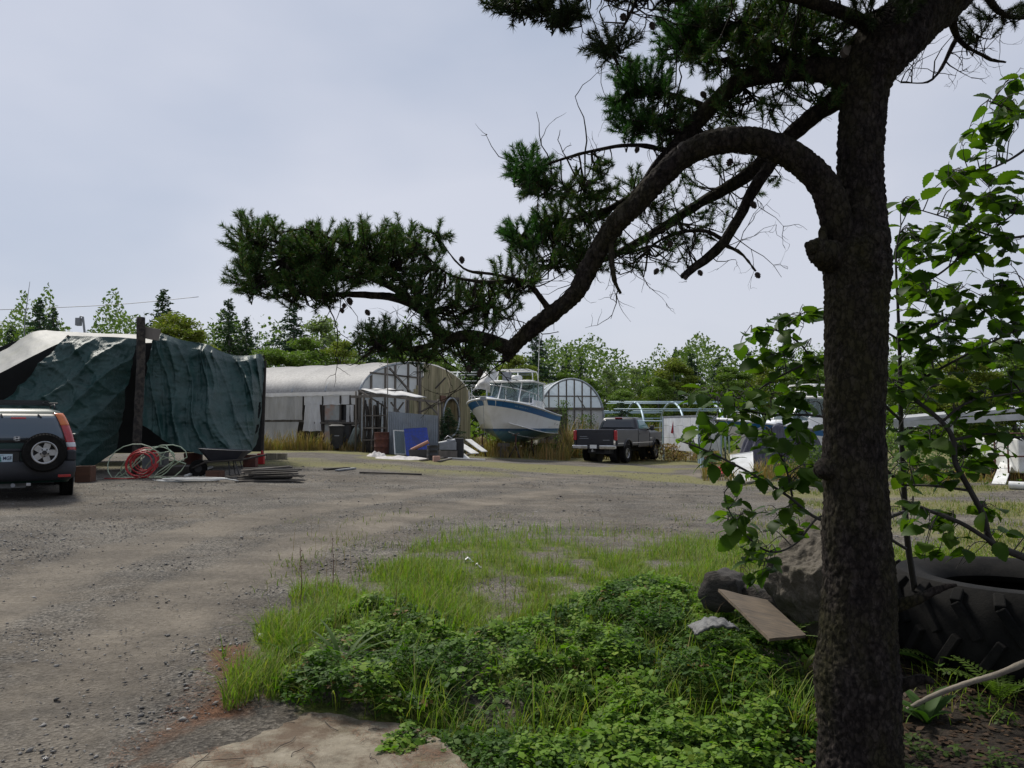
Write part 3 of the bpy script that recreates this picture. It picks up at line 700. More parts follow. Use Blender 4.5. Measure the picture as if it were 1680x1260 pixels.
    mb = MB(); mb.prism([(-.018, -.05), (.018, -.05), (.004, -.05), (.004, -.06), (-.004, -.06), (-.004, -.05)], .002, Matrix.Translation((-.245, -.068, .765)) @ Matrix.Rotation(PI / 2, 4, 'X')); mb.prism([(-.02, -.05), (.02, -.05), (.008, -.01), (.015, -.01), (0, .05), (-.015, -.01), (-.008, -.01)], .002, Matrix.Translation((-.245, -.068, .765)) @ Matrix.Rotation(PI / 2, 4, 'X')); mb.build('plate_tree', M['teal'], pl)
    mb = MB(); mb.bar((-.345, -.0685, .82), (-.20, -.0685, .82), .003, .004); mb.build('plate_line', M['ink'], pl)
    mb = MB(); mb.tube([(-.05, .5, .3), (-.05, .1, .3), (-.05, -.06, .29)], .035, 12); mb.box((-.05, .6, .3), (.4, .5, .16)); mb.build('exhaust', M['grey'], t, smooth='auto')
    mb = MB(); mb.box((.18, .05, .3), (.06, .25, .06)); mb.box((.18, -.09, .3), (.07, .05, .05)); mb.build('tow_hitch', M['steel'], t, bevel=.008)
    mb = MB(); mb.box((0, 2.2, .38), (1.5, 3.8, .14)); mb.build('underbody', M['black'], t)
    mb = MB(); mb.tube([(-.55, 2.3, 1.66), (-.6, 1.9, 2.4)], .004, 5); mb.build('aerial', M['black'], t)
    return t
suv = make_suv()
p = W(30, 700, 13.55); at(suv, (p.x, p.y, H(p.x, p.y) - .005), R(33))

M['truckgrey'] = mat('dark_grey_metallic_paint', (.012, .013, .018), (.017, .018, .024), scale=2, rough=.38, metal=.0, coat=.22, dirt=(.04, .038, .035), dscale=2.5, damt=.25, spec=.4)
def arch_poly(y0, y1, z0, z1, ac, ar, n=14, zc=.45):
    """side panel outline in (y, z) with a wheel arch cut from its lower edge"""
    h = z0 - zc; dy = math.sqrt(max(ar * ar - h * h, 0)); a0 = math.atan2(h, -dy); a1 = math.atan2(h, dy)
    arc = [(ac + ar * math.cos(a0 + (a1 - a0) * k / n), zc + ar * math.sin(a0 + (a1 - a0) * k / n)) for k in range(n + 1)]
    return [(y0, z0)] + arc + [(y1, z0), (y1, z1), (y0, z1)]
def make_pickup():
    t = thing('pickup_truck', 'dark grey single-cab pickup truck parked beside the raised white boat', 'truck')
    YZ = lambda x, s: Matrix(((0, 0, s, x), (1, 0, 0, 0), (0, 1, 0, 0), (0, 0, 0, 1)))   # (y,z) plane, extruded along s*x
    for s in (-1, 1):
        x0 = s * .9
        mb = MB(); mb.prism(arch_poly(.03, 2.47, .70, 1.43, 1.25, .53), .1, YZ(x0, s)); mb.build('bed_side', M['truckgrey'], t, bevel=.035)
        mb = MB(); mb.prism([(2.5, .62), (3.92, .62), (3.92, 1.36), (2.5, 1.40)], .1, YZ(x0, s)); d = mb.build('door', M['truckgrey'], t, bevel=.035)
        mb = MB(); mb.box((s * 1.005, 2.72, 1.22), (.03, .2, .035)); mb.build('door_handle', M['black'], d, bevel=.01)
        mb = MB(); mb.prism(arch_poly(3.95, 5.68, .62, 1.30, 4.82, .53), .1, YZ(x0, s)); fe = mb.build('front_fender', M['truckgrey'], t, bevel=.05)
        mb = MB(); mb.box((s * 1.003, 4.1, 1.02), (.012, .3, .04)); mb.build('badge', M['chrome'], fe, bevel=.005)
        for (a, b_) in ((.1, .76), (1.74, 4.3), (5.3, 5.6)):
            mb = MB(); mb.box((s * 1.003, (a + b_) / 2, .84), (.012, b_ - a, .03)); mb.build('side_moulding', M['chrome'], t)
        for yc in (1.25, 4.82):
            mb = MB(); mb.tube([(s * 1.0, yc + .545 * math.cos(a), .45 + .545 * math.sin(a)) for a in np.linspace(R(22), R(158), 16)], .035, 8); mb.build('fender_flare', M['truckgrey'], t, smooth=True)
            make_wheel(t, (s * .86, yc, .40), .40, .27, .22, 'eight', side=s)
            mb = MB(); mb.lathe([(.50, 0), (.50, .3), (0, .3)], 24, Matrix.Translation((s * .6, yc, .48)) @ Matrix.Rotation(-s * PI / 2, 4, 'Y')); mb.build('wheel_well', M['black'], t)
        mb = MB(); mb.box((s * .93, .03, 1.17), (.15, .09, .42)); mb.build('tail_lamp', M['red'], t, bevel=.03)
        mb = MB(); mb.box((s * .62, -.10, .68), (.72, .2, .17)); mb.build('bumper_end', M['chrome'], t, bevel=.04)
        # mirror
        mb = MB(); mb.bar((s * .95, 3.75, 1.40), (s * 1.15, 3.72, 1.46), .06, .05); mi = mb.build('mirror_arm', M['black'], t); mb = MB(); mb.box((s * 1.2, 3.7, 1.48), (.2, .1, .24)); mb.build('mirror_head', M['black'], mi, bevel=.05)
    mb = MB(); mb.box((0, .03, 1.06), (1.66, .07, .72)); tg = mb.build('tailgate', M['truckgrey'], t, bevel=.02)
    mb = MB(); mb.box((0, -.007, 1.33), (.26, .012, .07)); mb.build('tailgate_handle', M['black'], tg, bevel=.01)
    mb = MB(); mb.box((0, -.008, 1.06), (1.5, .012, .42)); mb.build('tailgate_inset', M['truckgrey'], tg, bevel=.015)
    for (bx_, bz_, bw_) in ((-.52, 1.12, .34), (-.5, 1.04, .42), (.52, .97, .3)):
        mb = MB(); mb.box((bx_, -.016, bz_), (bw_, .01, .025)); mb.build('badge', M['grey'], tg)
    mb = MB(); mb.box((0, -.08, .66), (.56, .16, .1)); mb.build('bumper_step', M['black'], t, bevel=.02)
    mb = MB(); mb.box((0, -.175, .70), (.305, .012, .15)); mb.build('license_plate', M['white'], t)
    mb = MB(); mb.box((0, 1.25, .74), (1.7, 2.4, .06)); mb.box((0, 2.44, 1.08), (1.78, .06, .66)); mb.build('bed_floor', M['black'], t)
    # cab
    CL = [(.66, .94, 2.50, 4.0, .05, .08), (1.36, .95, 2.49, 4.15, .06, .12), (1.42, .94, 2.50, 4.3, .08, .15), (1.6, .895, 2.55, 4.06, .09, .18), (1.8, .83, 2.60, 3.76, .1, .2), (1.91, .78, 2.65, 3.6, .12, .22), (1.96, .66, 2.75, 3.48, .14, .22), (1.975, .3, 2.95, 3.3, .1, .1)]
    mb = MB(); mb.loops([rring(l[1], l[2], l[3], l[4], l[5], l[0], 6, .02) for l in CL]); cab = mb.build('cab', M['truckgrey'], t, smooth='auto', angle=50)
    def pt(z): return lerp_levels(CL, z)
    mb = MB()
    def rw(u, v):
        z = 1.46 + .42 * v; l = pt(z); return Vector(((u * 2 - 1) * (l[1] - .1), l[2] - .02 * (1 - ((u * 2 - 1)) ** 2) - .008, z))
    mb.grid(rw, 12, 6); mb.build('rear_window', M['darkglass'], cab, smooth=True, solid=.01)
    mb = MB(); mb.box((0, 2.63, 1.93), (.34, .05, .04)); mb.build('brake_lamp', M['red'], cab, bevel=.01)
    for s in (-1, 1):
        mb = MB()
        def sw(u, v):
            z = 1.45 + .40 * v; l = pt(z); y0 = l[2] + .22; y1 = l[3] - .22; return Vector((s * (l[1] + .006), y0 + (y1 - y0) * u, z))
        mb.grid(sw, 8, 6); mb.build('side_window', M['teal_glass'], cab, smooth=True, solid=.01)
    mb = MB()
    def ws(u, v):
        z = 1.46 + .42 * v; l = pt(z); return Vector(((u * 2 - 1) * (l[1] - .18), l[3] + .008, z))
    mb.grid(ws, 10, 6); mb.build('windscreen', M['darkglass'], cab, smooth=True, solid=.01)
    HL = [(.62, .93, 3.9, 5.65, .05, .2), (1.22, .94, 3.9, 5.72, .05, .3), (1.34, .86, 3.9, 5.62, .05, .3), (1.40, .6, 3.95, 5.4, .05, .2)]
    mb = MB(); mb.loops([rring(l[1], l[2], l[3], l[4], l[5], l[0], 6, 0) for l in HL]); mb.build('hood', M['truckgrey'], t, smooth='auto', angle=50)
    mb = MB(); mb.box((0, 5.78, .68), (1.9, .16, .24)); mb.build('front_bumper', M['chrome'], t, bevel=.04)
    mb = MB(); mb.box((0, 2.7, .52), (.75, 5.2, .16)); mb.box((0, 1.25, .42), (1.5, .13, .13)); mb.lathe([(0, -.18), (.15, -.1), (.17, 0), (.15, .1), (0, .18)], 16, Matrix.Translation((.05, 1.25, .40))); mb.box((0, 4.82, .42), (1.5, .12, .12)); mb.box((.3, .35, .5), (.6, .5, .2)); mb.build('chassis', M['black'], t)
    mb = MB(); mb.box((0, -.18, .52), (.08, .2, .07)); mb.tube([(0, -.27, .55), (0, -.27, .6)], .025, 10); mb.build('tow_hitch', M['steel'], t)
    return t
M['teal_glass'] = glass_mat('green_tinted_window', (.10, .22, .22), .06)
truck = make_pickup()
at(truck, (3.5, 32.5, H(3.5, 32.5) - .03), R(-30))

# ================================================================== BOATS
def hull_mat(name, zw):
    """white topsides, blue boot stripe and blue-grey bottom paint below the waterline"""
    m, t, b = _nodes(name); b.inputs['Roughness'].default_value = .35
    v = _vec(t, (1, 1, 1)); sep = t.nodes.new('ShaderNodeSeparateXYZ'); t.links.new(v, sep.inputs[0])
    mr = t.nodes.new('ShaderNodeMapRange'); mr.inputs['From Min'].default_value = zw - 1; mr.inputs['From Max'].default_value = zw + 1; t.links.new(sep.outputs['Z'], mr.inputs['Value'])
    r = t.nodes.new('ShaderNodeValToRGB'); r.color_ramp.interpolation = 'CONSTANT'; e = r.color_ramp.elements
    e[0].position = 0; e[0].color = (.10, .23, .29, 1); e[1].position = .5; e[1].color = (.03, .12, .26, 1); k = e.new(.555); k.color = (.88, .88, .88, 1)
    t.links.new(mr.outputs[0], r.inputs[0])
    d = _ramp(t, _noise(t, _vec(t, (1, 1, .35)), 1.6, 8, .65), [(.5, (0, 0, 0)), (.75, (.4, .4, .4))])
    t.links.new(_mix(t, d, r.outputs[0], (.5, .48, .43)), b.inputs['Base Color']); return m
def make_boat(label, L=8.3, beam=1.5, name='cabin_cruiser', cover=False, word=True):
    t = thing(name, label, 'boat')
    Lk = L * .82
    def hp(tt, v, s=1, off=0):
        q = min(tt, 1.0)
        yv = Lk + (L - Lk) * v ** 1.1; y = yv * q
        kz = .0 + .55 * max(0, (q - .45) / .55) ** 3; cz = .42 + .62 * q ** 2.6; szz = 1.30 + .58 * q ** 1.5
        cb = beam * .84 * (1 - q ** 3.4) ** .75; sb = beam * (1 - .06 * (1 - q) ** 2) * (1 - q ** 4.2) ** .62
        if v < .34:
            w = v / .34; x = cb * w; z = kz + (cz - kz) * (w ** 1.15)
        else:
            w = (v - .34) / .66; x = cb + (sb - cb) * (w ** (1.0 + .9 * q * q)); z = cz + (szz - cz) * w
        return Vector((s * (x + off), y, z))
    mb = MB()
    for s in (-1, 1):
        mb.grid(lambda u, v: hp(u, v, s), 34, 24)
    mb.grid(lambda u, v: Vector((hp(0, v, 1).x * (2 * u - 1), 0, hp(0, v, 1).z)), 8, 24)         # transom
    hm = hull_mat(name + '_hull_paint', .55); hull = mb.build('hull', hm, t, smooth='auto', angle=28)
    for s in (-1, 1):
        mb = MB(); mb.grid(lambda u, v: hp(u * .997, .80 + .165 * v, s, .006), 34, 4); st = mb.build('sheer_stripe', M['blue'], t, smooth=True)
        mb = MB(); mb.tube([hp(u, 1.0, s, .015) for u in np.linspace(0, .999, 40)], .035, 8); mb.build('gunwale', M['gel'], t, smooth=True)
        mb = MB(); mb.tube([hp(u, .345, s, .01) for u in np.linspace(0, .9, 30)], .018, 6); mb.build('chine_rail', M['gel'], hull, smooth=True)
        mb = MB(); mb.tube([hp(u, .19, s, .01) for u in np.linspace(0, .85, 30)], .014, 6); mb.build('strake', M['gel'], hull, smooth=True)
        for (u, v) in ((.16, .68), (.09, .66)):
            mb = MB(); mb.lathe([(0, .012), (.035, .012), (.04, 0)], 12, Matrix.Translation(hp(u, v, s, .004)) @ Matrix.Rotation(s * PI / 2, 4, 'Y')); mb.build('vent_port', M['black'], hull)
        # bow rail with stanchions
        us = np.linspace(.42, .985, 18); tops = [hp(u, 1, s, -.06) + Vector((0, -.05, .18 + .40 * min(1, (u - .42) / .18))) for u in us]
        mb = MB(); mb.tube(tops, .016, 7); br = mb.build('bow_rail', M['chrome'], t, smooth=True)
        for k in (3, 6, 9, 12, 15):
            mb = MB(); mb.tube([hp(us[k], 1, s, -.06), tops[k]], .012, 6); mb.build('stanchion', M['chrome'], br, smooth=True)
    if word:   # small faded, unreadable registration marks on the stripe, port bow
        mb = MB()
        for (u0, u1) in ((.860, .852), (.849, .839), (.825, .818), (.815, .808), (.805, .797), (.794, .787), (.773, .766), (.763, .757), (.745, .739)):
            mb.grid(lambda u, v: hp(u0 + (u1 - u0) * u, .868 + .038 * v, -1, .011), 2, 2)
        tag(mb.build('registration_marks', mat('faded_marks', (.30, .42, .52), (.22, .34, .45), scale=30, rough=.5), t), kind='stuff')
    # deck with cockpit well
    mb = MB()
    mb.grid(lambda u, v: Vector((hp(.30 + .70 * v, 1).x * (2 * u - 1) * .985, hp(.30 + .70 * v, 1).y, hp(.30 + .70 * v, 1).z + .03 + .07 * (1 - (2 * u - 1) ** 2))), 12, 26); mb.build('foredeck', M['gel'], t, smooth=True)
    mb = MB(); mb.box((0, L * .15, .75), (beam * 1.75, L * .29, .05)); mb.build('cockpit_floor', M['gel'], t)
    for s in (-1, 1):
        mb = MB(); mb.grid(lambda u, v: hp(.31 * u, 1, s, -.16 * v) + Vector((0, 0, .01)), 10, 2); mb.build('side_deck', M['gel'], t, solid=.03)
    # cabin trunk
    z0 = 1.50
    CT = [(z0, .98, L * .36, L * .76, .1, .55), (z0 + .22, .93, L * .36, L * .74, .1, .5), (z0 + .33, .86, L * .36, L * .70, .1, .45), (z0 + .37, .6, L * .38, L * .62, .1, .3)]
    mb = MB(); mb.loops([rring(l[1], l[2], l[3], l[4], l[5], l[0], 6, 0) for l in CT]); ct = mb.build('cabin_trunk', M['gel'], t, smooth='auto')
    for s in (-1, 1):
        mb = MB(); mb.box((s * .955, L * .5, z0 + .13), (.03, L * .14, .12)); mb.build('port_light', M['darkglass'], ct, bevel=.01, )
    # foredeck hatch and blue bag
    mb = MB(); mb.box((0, L * .66, z0 + .40), (.55, .55, .06)); mb.build('deck_hatch', M['gel'], t, bevel=.02)
    # helm house: windscreen frames, side windows, hardtop
    zb, zt = z0 + .30, z0 + 1.28; yf, yb = L * .545, L * .47
    wf = [(-1.02, yf - .55, zb), (-.5, yf, zb + .04), (.5, yf, zb + .04), (1.02, yf - .55, zb)]; wt = [(-.95, yb - .6, zt), (-.48, yb - .15, zt), (.48, yb - .15, zt), (.95, yb - .6, zt)]
    for k in range(4):
        mb = MB(); mb.bar(wf[k], wt[k], .05, .05); mb.build('window_post', M['gel'], t)
    mb = MB(); mb.bar(wf[1], wf[2], .05, .05); mb.bar(wf[0], wf[1], .05, .05); mb.bar(wf[2], wf[3], .05, .05); mb.build('window_sill', M['gel'], t)
    for k in range(3):
        mb = MB(); mb.add([Vector(wf[k]) + Vector((0, .008, 0)), Vector(wf[k + 1]) + Vector((0, .008, 0)), Vector(wt[k + 1]) + Vector((0, .008, 0)), Vector(wt[k]) + Vector((0, .008, 0))], [(0, 1, 2, 3)]); mb.build('windscreen_pane', M['clearglass'], t, solid=.008)
    HT = [(zt, 1.08, L * .17, yb + .1, .12, .35), (zt + .07, 1.12, L * .16, yb + .16, .14, .38), (zt + .11, .95, L * .19, yb, .14, .3)]
    mb = MB(); mb.loops([rring(l[1], l[2], l[3], l[4], l[5], l[0], 6, 0) for l in HT]); mb.build('hardtop', M['gel'], t, smooth='auto')
    for s in (-1, 1):
        y0, y1 = L * .19, yf - .55
        mb = MB(); mb.bar((s * 1.03, y0, 1.35), (s * 1.0, y0, zt), .08, .05); mb.bar((s * 1.02, (y0 + y1) / 2, zb), (s * .99, (y0 + y1) / 2 - .1, zt), .07, .05); mb.build('side_post', M['gel'], t)
        mb = MB(); mb.box((s * 1.03, (y0 + y1) / 2, (1.35 + zb + .16) / 2), (.05, y1 - y0, zb + .16 - 1.35)); mb.build('house_side', M['gel'], t, bevel=.01)
        for (a, b_) in ((y0 + .05, (y0 + y1) / 2 - .05), ((y0 + y1) / 2 + .03, y1 - .12)):
            mb = MB(); mb.box((s * 1.01, (a + b_) / 2, (zb + .16 + zt) / 2), (.012, b_ - a, zt - zb - .16)); mb.build('side_window', M['clearglass'], t)
    for s in (-1, 1):   # seats and wheel seen through the screen
        mb = MB(); mb.box((s * .5, L * .33, 1.75), (.5, .14, .75)); mb.box((s * .5, L * .36, 1.45), (.5, .45, .16)); mb.build('helm_seat', M['white'] if s > 0 else M['black'], t, bevel=.05)
    mb = MB(); mb.box((0, L * .44, 1.62), (1.7, .4, .3)); mb.build('dashboard', M['black'], t, bevel=.05)
    # radar arch, dome and box on the roof
    for (y,) in ((L * .24,), (L * .38,)):
        mb = MB(); mb.tube(spline([(-.85, y, zt + .08), (-.82, y + .05, zt + .5), (-.6, y + .08, zt + .62), (.6, y + .08, zt + .62), (.82, y + .05, zt + .5), (.85, y, zt + .08)], 5), .022, 8); mb.build('roof_arch', M['gel'], t, smooth=True)
    mb = MB(); mb.box((0, L * .31 + .08, zt + .645), (1.3, L * .16, .035)); mb.build('arch_rack', M['gel'], t, bevel=.01)
    mb = MB(); mb.lathe([(0, 0), (.24, 0), (.27, .06), (.27, .16), (.2, .22), (0, .24)], 24, Matrix.Translation((-.15, L * .42, zt + .12))); mb.build('radar_dome', M['white'], t, smooth=True)
    mb = MB(); mb.box((.2, L * .47, zt + .28), (.42, .1, .42)); mb.build('grey_box', M['grey'], t, bevel=.02)
    mb = MB(); mb.tube([(-.95, L * .30, zt), (-1.02, L * .26, zt + 4.4)], .018, 6); mb.build('whip_aerial', M['white'], t, smooth=True)
    # anchor roller and chain at the stem
    tip = hp(.999, 1); mb = MB(); mb.box((0, tip.y - .1, tip.z + .07), (.14, .4, .06)); mb.box((0, tip.y + .12, tip.z + .0), (.22, .12, .16)); mb.build('anchor_roller', M['grey'], t, bevel=.02)
    mb = MB(); mb.tube([(0, tip.y + .08, tip.z), (.02, tip.y - .05, tip.z - .7), (.05, tip.y - .3, tip.z - 1.5)], .008, 6); mb.build('anchor_line', M['grey'], t)
    if not cover:
        mb = MB(); mb.box((.35, L * .79, z0 + .42), (.55, .35, .24)); mb.build('blue_bag', mat('blue_cloth', (.02, .06, .16), (.03, .09, .22), scale=8, rough=.8, bump=.4), t, bevel=.08)
    mb = MB(); mb.box((0, -.25, .75), (.4, .45, .9)); mb.box((0, -.3, .2), (.14, .4, .6)); mb.build('outboard_motor', M['black'], t, bevel=.06)
    return t
boat = make_boat('white cabin cruiser with blue stripe propped up on stands beside the pickup truck', beam=1.68)
BOAT_RZ = R(165.5); bow = Vector((-1.14, 31.0, 0)); fwd = Vector((-math.sin(BOAT_RZ), math.cos(BOAT_RZ), 0))
bl = bow - fwd * 8.3; bl.z = .80; at(boat, bl, BOAT_RZ)
def make_stand(loc, h, rz, label):
    t = thing('boat_stand', label, 'stand', loc, rz, 'steel stands under the raised boat')
    mb = MB()
    mb.tube([(0, 0, h * .35), (0, 0, h)], .03, 8); mb.build('screw_post', M['rust'], t, smooth=True)
    for k in range(3):
        a = 2 * PI * k / 3 + .4; mb = MB(); mb.tube([(0, 0, h * .55), (.3 * math.cos(a), .3 * math.sin(a), .02)], .025, 7); mb.build('leg', M['darkwood'], t, smooth=True)
    mb = MB(); mb.box((0, 0, h), (.28, .28, .05), Matrix.Rotation(R(18), 3, 'Y')); mb.build('pad', M['wood'], t, bevel=.01)
    return t
def bp(x, y):
    c, s = math.cos(BOAT_RZ), math.sin(BOAT_RZ); return (bl.x + x * c - y * s, bl.y + x * s + y * c)
for (x, y, dz, lab) in ((-.75, 6.0, .42, 'steel boat stand under the port bow of the raised white boat'), (.75, 6.0, .42, 'steel boat stand under the starboard bow beside the yellow ball'), (-.9, 3.6, .2, 'steel boat stand under the middle of the raised white hull'), (-1.0, .7, .22, 'steel boat stand near the stern of the raised boat, by the truck'), (1.0, 1.0, .22, 'steel boat stand on the far stern side of the raised boat')):
    q = bp(x, y); z = H(*q); make_stand((q[0], q[1], z), bl.z + dz - z, BOAT_RZ, lab)
for k, (y, lab) in enumerate(((5.2, 'stacked timber blocks under the forward keel of the raised boat'), (1.2, 'stacked timber blocks under the aft keel of the raised boat'))):
    q = bp(0, y); z = H(*q); t = thing('keel_blocks', lab, 'timber blocks', (q[0], q[1], z), BOAT_RZ); hh = bl.z - z + (.03 if y > 5 else 0)
    n = max(2, int(hh / .15)); 
    for i in range(n):
        mb = MB(); mb.box((0, 0, hh * (i + .5) / n), ((.5, .22, hh / n - .004) if i % 2 else (.22, .5, hh / n - .004))); mb.build('timber', M['wood'], t, bevel=.008)
boat2 = make_boat('white motor boat with blue stripe behind the leafy branches, bow to the left', L=8.0, beam=1.45, name='motor_boat', cover=True, word=False)
b2 = W(1172, 690, 32.0); rz2 = R(115); f2 = Vector((-math.sin(rz2), math.cos(rz2), 0)); l2 = b2 - f2 * 8.0; l2.z = -.02; at(boat2, l2, rz2)
# ================================================================== TARP SHELTER
def curve_at(pts, u):
    P = spline(pts, 8); k = u * (len(P) - 1); i = min(int(k), len(P) - 2); f = k - i; q = P[i] * (1 - f) + P[i + 1] * f
    return W(q[0], q[1], q[2])
_tab = {}
def curve_tab(pts, n=200):
    return [curve_at(pts, i / n) for i in range(n + 1)]
def cloth(name, top, bot, m, parent, nu=90, nv=70, amp=.05, folds=None, holes=(), seed=0, bulge=0, left=None, crump=1.0):
    A = curve_tab(top); B = curve_tab(bot); mb = MB(); pts = []
    def S(Tb, u): k = u * 200; i = min(int(k), 199); return Tb[i].lerp(Tb[i + 1], k - i)
    for j in range(nv + 1):
        for i in range(nu + 1):
            u, v = i / nu, j / nv
            p = S(A, u).lerp(S(B, u), v)
            d = 0
            for (fu, fv, ph, am, sh) in folds or ():
                w = math.sin((fu * u + fv * v) * 2 * PI + ph + 1.5 * noise.noise((u * 2, v * 2, seed)))
                d += am * (1 - abs(w)) ** sh * (.3 + .7 * noise.noise((u * 3 + ph, v * 2.4, seed + 5)) ** 2 + .35)
            d += amp * .9 * noise.noise((p.x * 1.3, p.z * 1.3, seed)) + amp * .5 * noise.noise((p.x * 4, p.z * 3.2, seed + 3)) + crump * amp * .5 * (1 - 2 * abs(noise.noise((p.x * 2.6 + p.z * 1.6, p.z * 3.2 - p.x * 1.0, seed + 9)))) + crump * amp * .3 * (1 - 2 * abs(noise.noise((p.x * 5.5 - p.z * 2, p.z * 6.5 + p.x * 2, seed + 19)))) + amp * .13 * (1 - 2 * abs(noise.noise((p.x * 13, p.z * 14, seed + 29))))
            d += bulge * math.sin(PI * u) * math.sin(PI * v)
            e = min(1, v * 14)
            pts.append(p + Vector((d * .15, -d, d * .1)) * e)
    w = nu + 1; fs = []
    for j in range(nv):
        for i in range(nu):
            u, v = (i + .5) / nu, (j + .5) / nv
            if any(((u - a) / ra) ** 2 + ((v - b_) / rb) ** 2 < 1 + .5 * noise.noise((u * 40, v * 40, 1)) for (a, b_, ra, rb) in holes): continue
            fs.append((j * w + i, j * w + i + 1, (j + 1) * w + i + 1, (j + 1) * w + i))
    mb.add(pts, fs); return mb.build(name, m, parent, smooth=True, world=True)
M['tarp'] = mat('green_tarp', (.006, .034, .031), (.011, .048, .042), scale=2, rough=.52, bump=.7, bscale=5, bdist=.07, dirt=(.05, .075, .068), dscale=1.2, damt=.35)
M['interior_shade'] = mat('interior_shade_cloth', (.004, .005, .005), (.008, .009, .009), rough=.9)  # back tarp coloured near-black to stand in for shade inside the shelter
M['greytarp'] = mat('grey_tarp', (.22, .22, .205), (.17, .17, .155), scale=1.5, rough=.6, bump=.3, bscale=5, bdist=.04, dirt=(.2, .2, .15), dscale=1, damt=.5)
base = G(228, 772); sh = thing('tarp_shelter', 'makeshift shelter of green and grey tarps hung on a log post', 'shelter', base)
cloth('side_tarp', [(256, 543, 20.3), (272, 549, 20.4), (300, 558, 20.9), (330, 563, 21.3), (343, 566, 21.4), (360, 575, 21.8), (385, 583, 22.4), (412, 583, 22.8), (428, 581, 23.1), (436, 598, 23.4)],
      [(226, 690, 19.7), (246, 704, 19.6), (275, 726, 19.7), (310, 740, 19.8), (350, 749, 20.0), (385, 748, 20.6), (412, 742, 21.6), (425, 718, 22.6)], M['tarp'], sh, 150, 120, .13,
      [(3.1, -1.3, 0, .20, 2.5), (5.7, -1.2, 1, .08, 4), (1.6, -.5, 2.2, .30, 2)], [(.955, .62, .028, .10), (.955, .84, .03, .05)], 1, crump=.6)
cloth('side_tarp', [(113, 551, 19.5), (150, 552, 19.8), (190, 553, 20.1), (227, 556, 20.4)], [(-70, 745, 17.6), (30, 770, 17.8), (100, 772, 18.2), (150, 765, 18.9), (192, 742, 19.9)], M['tarp'], sh, 140, 110, .16,
      [(1.2, 1.7, 0, .20, 2), (1.1, -2.4, .5, .08, 3)], (), 7, .25, crump=.6)
cloth('roof_tarp', [(-90, 655, 17.4), (0, 612, 18.2), (60, 581, 18.9), (113, 559, 20.0), (170, 564, 20.7), (258, 562, 21.0)], [(-90, 610, 22), (0, 578, 22.5), (55, 545, 23), (100, 544, 23.2), (160, 547, 23.5), (258, 550, 24)], M['greytarp'], sh, 60, 24, .03, [(5, .5, 0, .05, 3), (9, 1, 1, .03, 3)], (), 13)
cloth('roof_tarp', [(256, 544, 20.35), (300, 558, 20.95), (343, 567, 21.45), (385, 584, 22.45), (435, 583, 23.2)], [(250, 556, 24.5), (300, 566, 24.8), (343, 575, 25), (385, 588, 25.3), (435, 590, 25.8)], M['tarp'], sh, 50, 16, .04, [(4, 1, 0, .05, 3)], (), 17)
cloth('back_tarp', [(-90, 610, 23), (55, 550, 24), (160, 550, 24.4), (258, 556, 24.6), (343, 576, 25.1), (435, 592, 25.9)], [(-90, 745, 23), (55, 745, 24), (160, 744, 24.4), (258, 743, 24.6), (343, 742, 25.1), (430, 741, 25.9)], M['interior_shade'], sh, 40, 16, .05, (), (), 21)
mb = MB(); P = spline([W(231, 521, 19.3), W(231, 600, 19.25), W(227, 680, 19.2), W(222, 778, 19.15)], 12)
rr = [.105 + .02 * noise.noise((0, 0, i * .6)) for i in range(len(P))]
mb.tube(P, rr, 14); mb.build('log_post', mat('bark_post', (.06, .05, .04), (.02, .017, .015), scale=9, rough=.95, bump=1, bscale=24, bdist=.04, lo=.42, hi=.55), sh, smooth=True, world=True)
mb = MB(); mb.bar(W(236, 545, 19.35), W(262, 550, 19.45), .04, .30, up=(0, 0, 1)); mb.build('bracket_board', M['wood'], sh, world=True, bevel=.01)
for (a, b_) in (((36, 656, 18.7), (113, 551, 19.5)), ((258, 548, 20.3), (226, 690, 19.9)), ((435, 592, 23.3), (430, 757, 22.9)), ((150, 556, 22), (150, 760, 22)), ((330, 570, 23), (330, 762, 23))):
    mb = MB(); mb.bar(W(*a), W(*b_), .07, .07); mb.build('frame_pole', M['darkwood'], sh, world=True)

# things under and before the shelter
def solo(mb, name, m, label, cat, group=None, **k): return tag(mb.build(name, m, **k), label, cat, group)
def wheelbarrow():
    g = G(368, 781); t = thing('wheelbarrow', 'black wheelbarrow standing before the green tarp', 'wheelbarrow', g, R(6))
    # tray: open tub, rim higher at the front (left)
    def ring(k, z, zs): return [Vector((x * k + (0.04 if x < 0 else 0), y * k, z + zs * -x)) for (x, y) in ((-.62, -.16), (-.5, -.32), (.5, -.32), (.58, -.2), (.58, .2), (.5, .32), (-.5, .32), (-.62, .16))]
    mb = MB(); mb.loops([ring(.62, .38, 0), ring(1.02, .66, .05), ring(.98, .665, .05), ring(.58, .40, 0)], cap=False); mb.add(ring(.58, .40, 0), [tuple(range(8))]); mb.build('tray', mat('black_poly_tray', (.012, .014, .022), (.02, .022, .032), scale=4, rough=.4), t, smooth='auto')
    for s in (-1, 1):
        mb = MB(); mb.tube([(-.75, s * .05, .2), (-.4, s * .18, .36), (.5, s * .27, .42), (.95, s * .29, .52)], .022, 8); mb.build('handle', M['darkwood'], t, smooth=True)
        mb = MB(); mb.tube([(.3, s * .24, .4), (.42, s * .26, .03), (.2, s * .26, .03), (.15, s * .22, .38)], .015, 7); mb.build('leg', M['black'], t, smooth=True)
    w = make_wheel(t, (0, 0, 0), .2, .1, .1); at(w, (-.62, 0, .2), rot=(0, 0, PI / 2))
wheelbarrow()
def hose(name, label, pts, r, m, cat='hose'):
    mb = MB(); mb.tube(pts, r, 8); return solo(mb, name, m, label, cat, smooth=True)
M['redhose'] = mat('red_hose', (.42, .015, .02), (.3, .012, .015), scale=6, rough=.45)
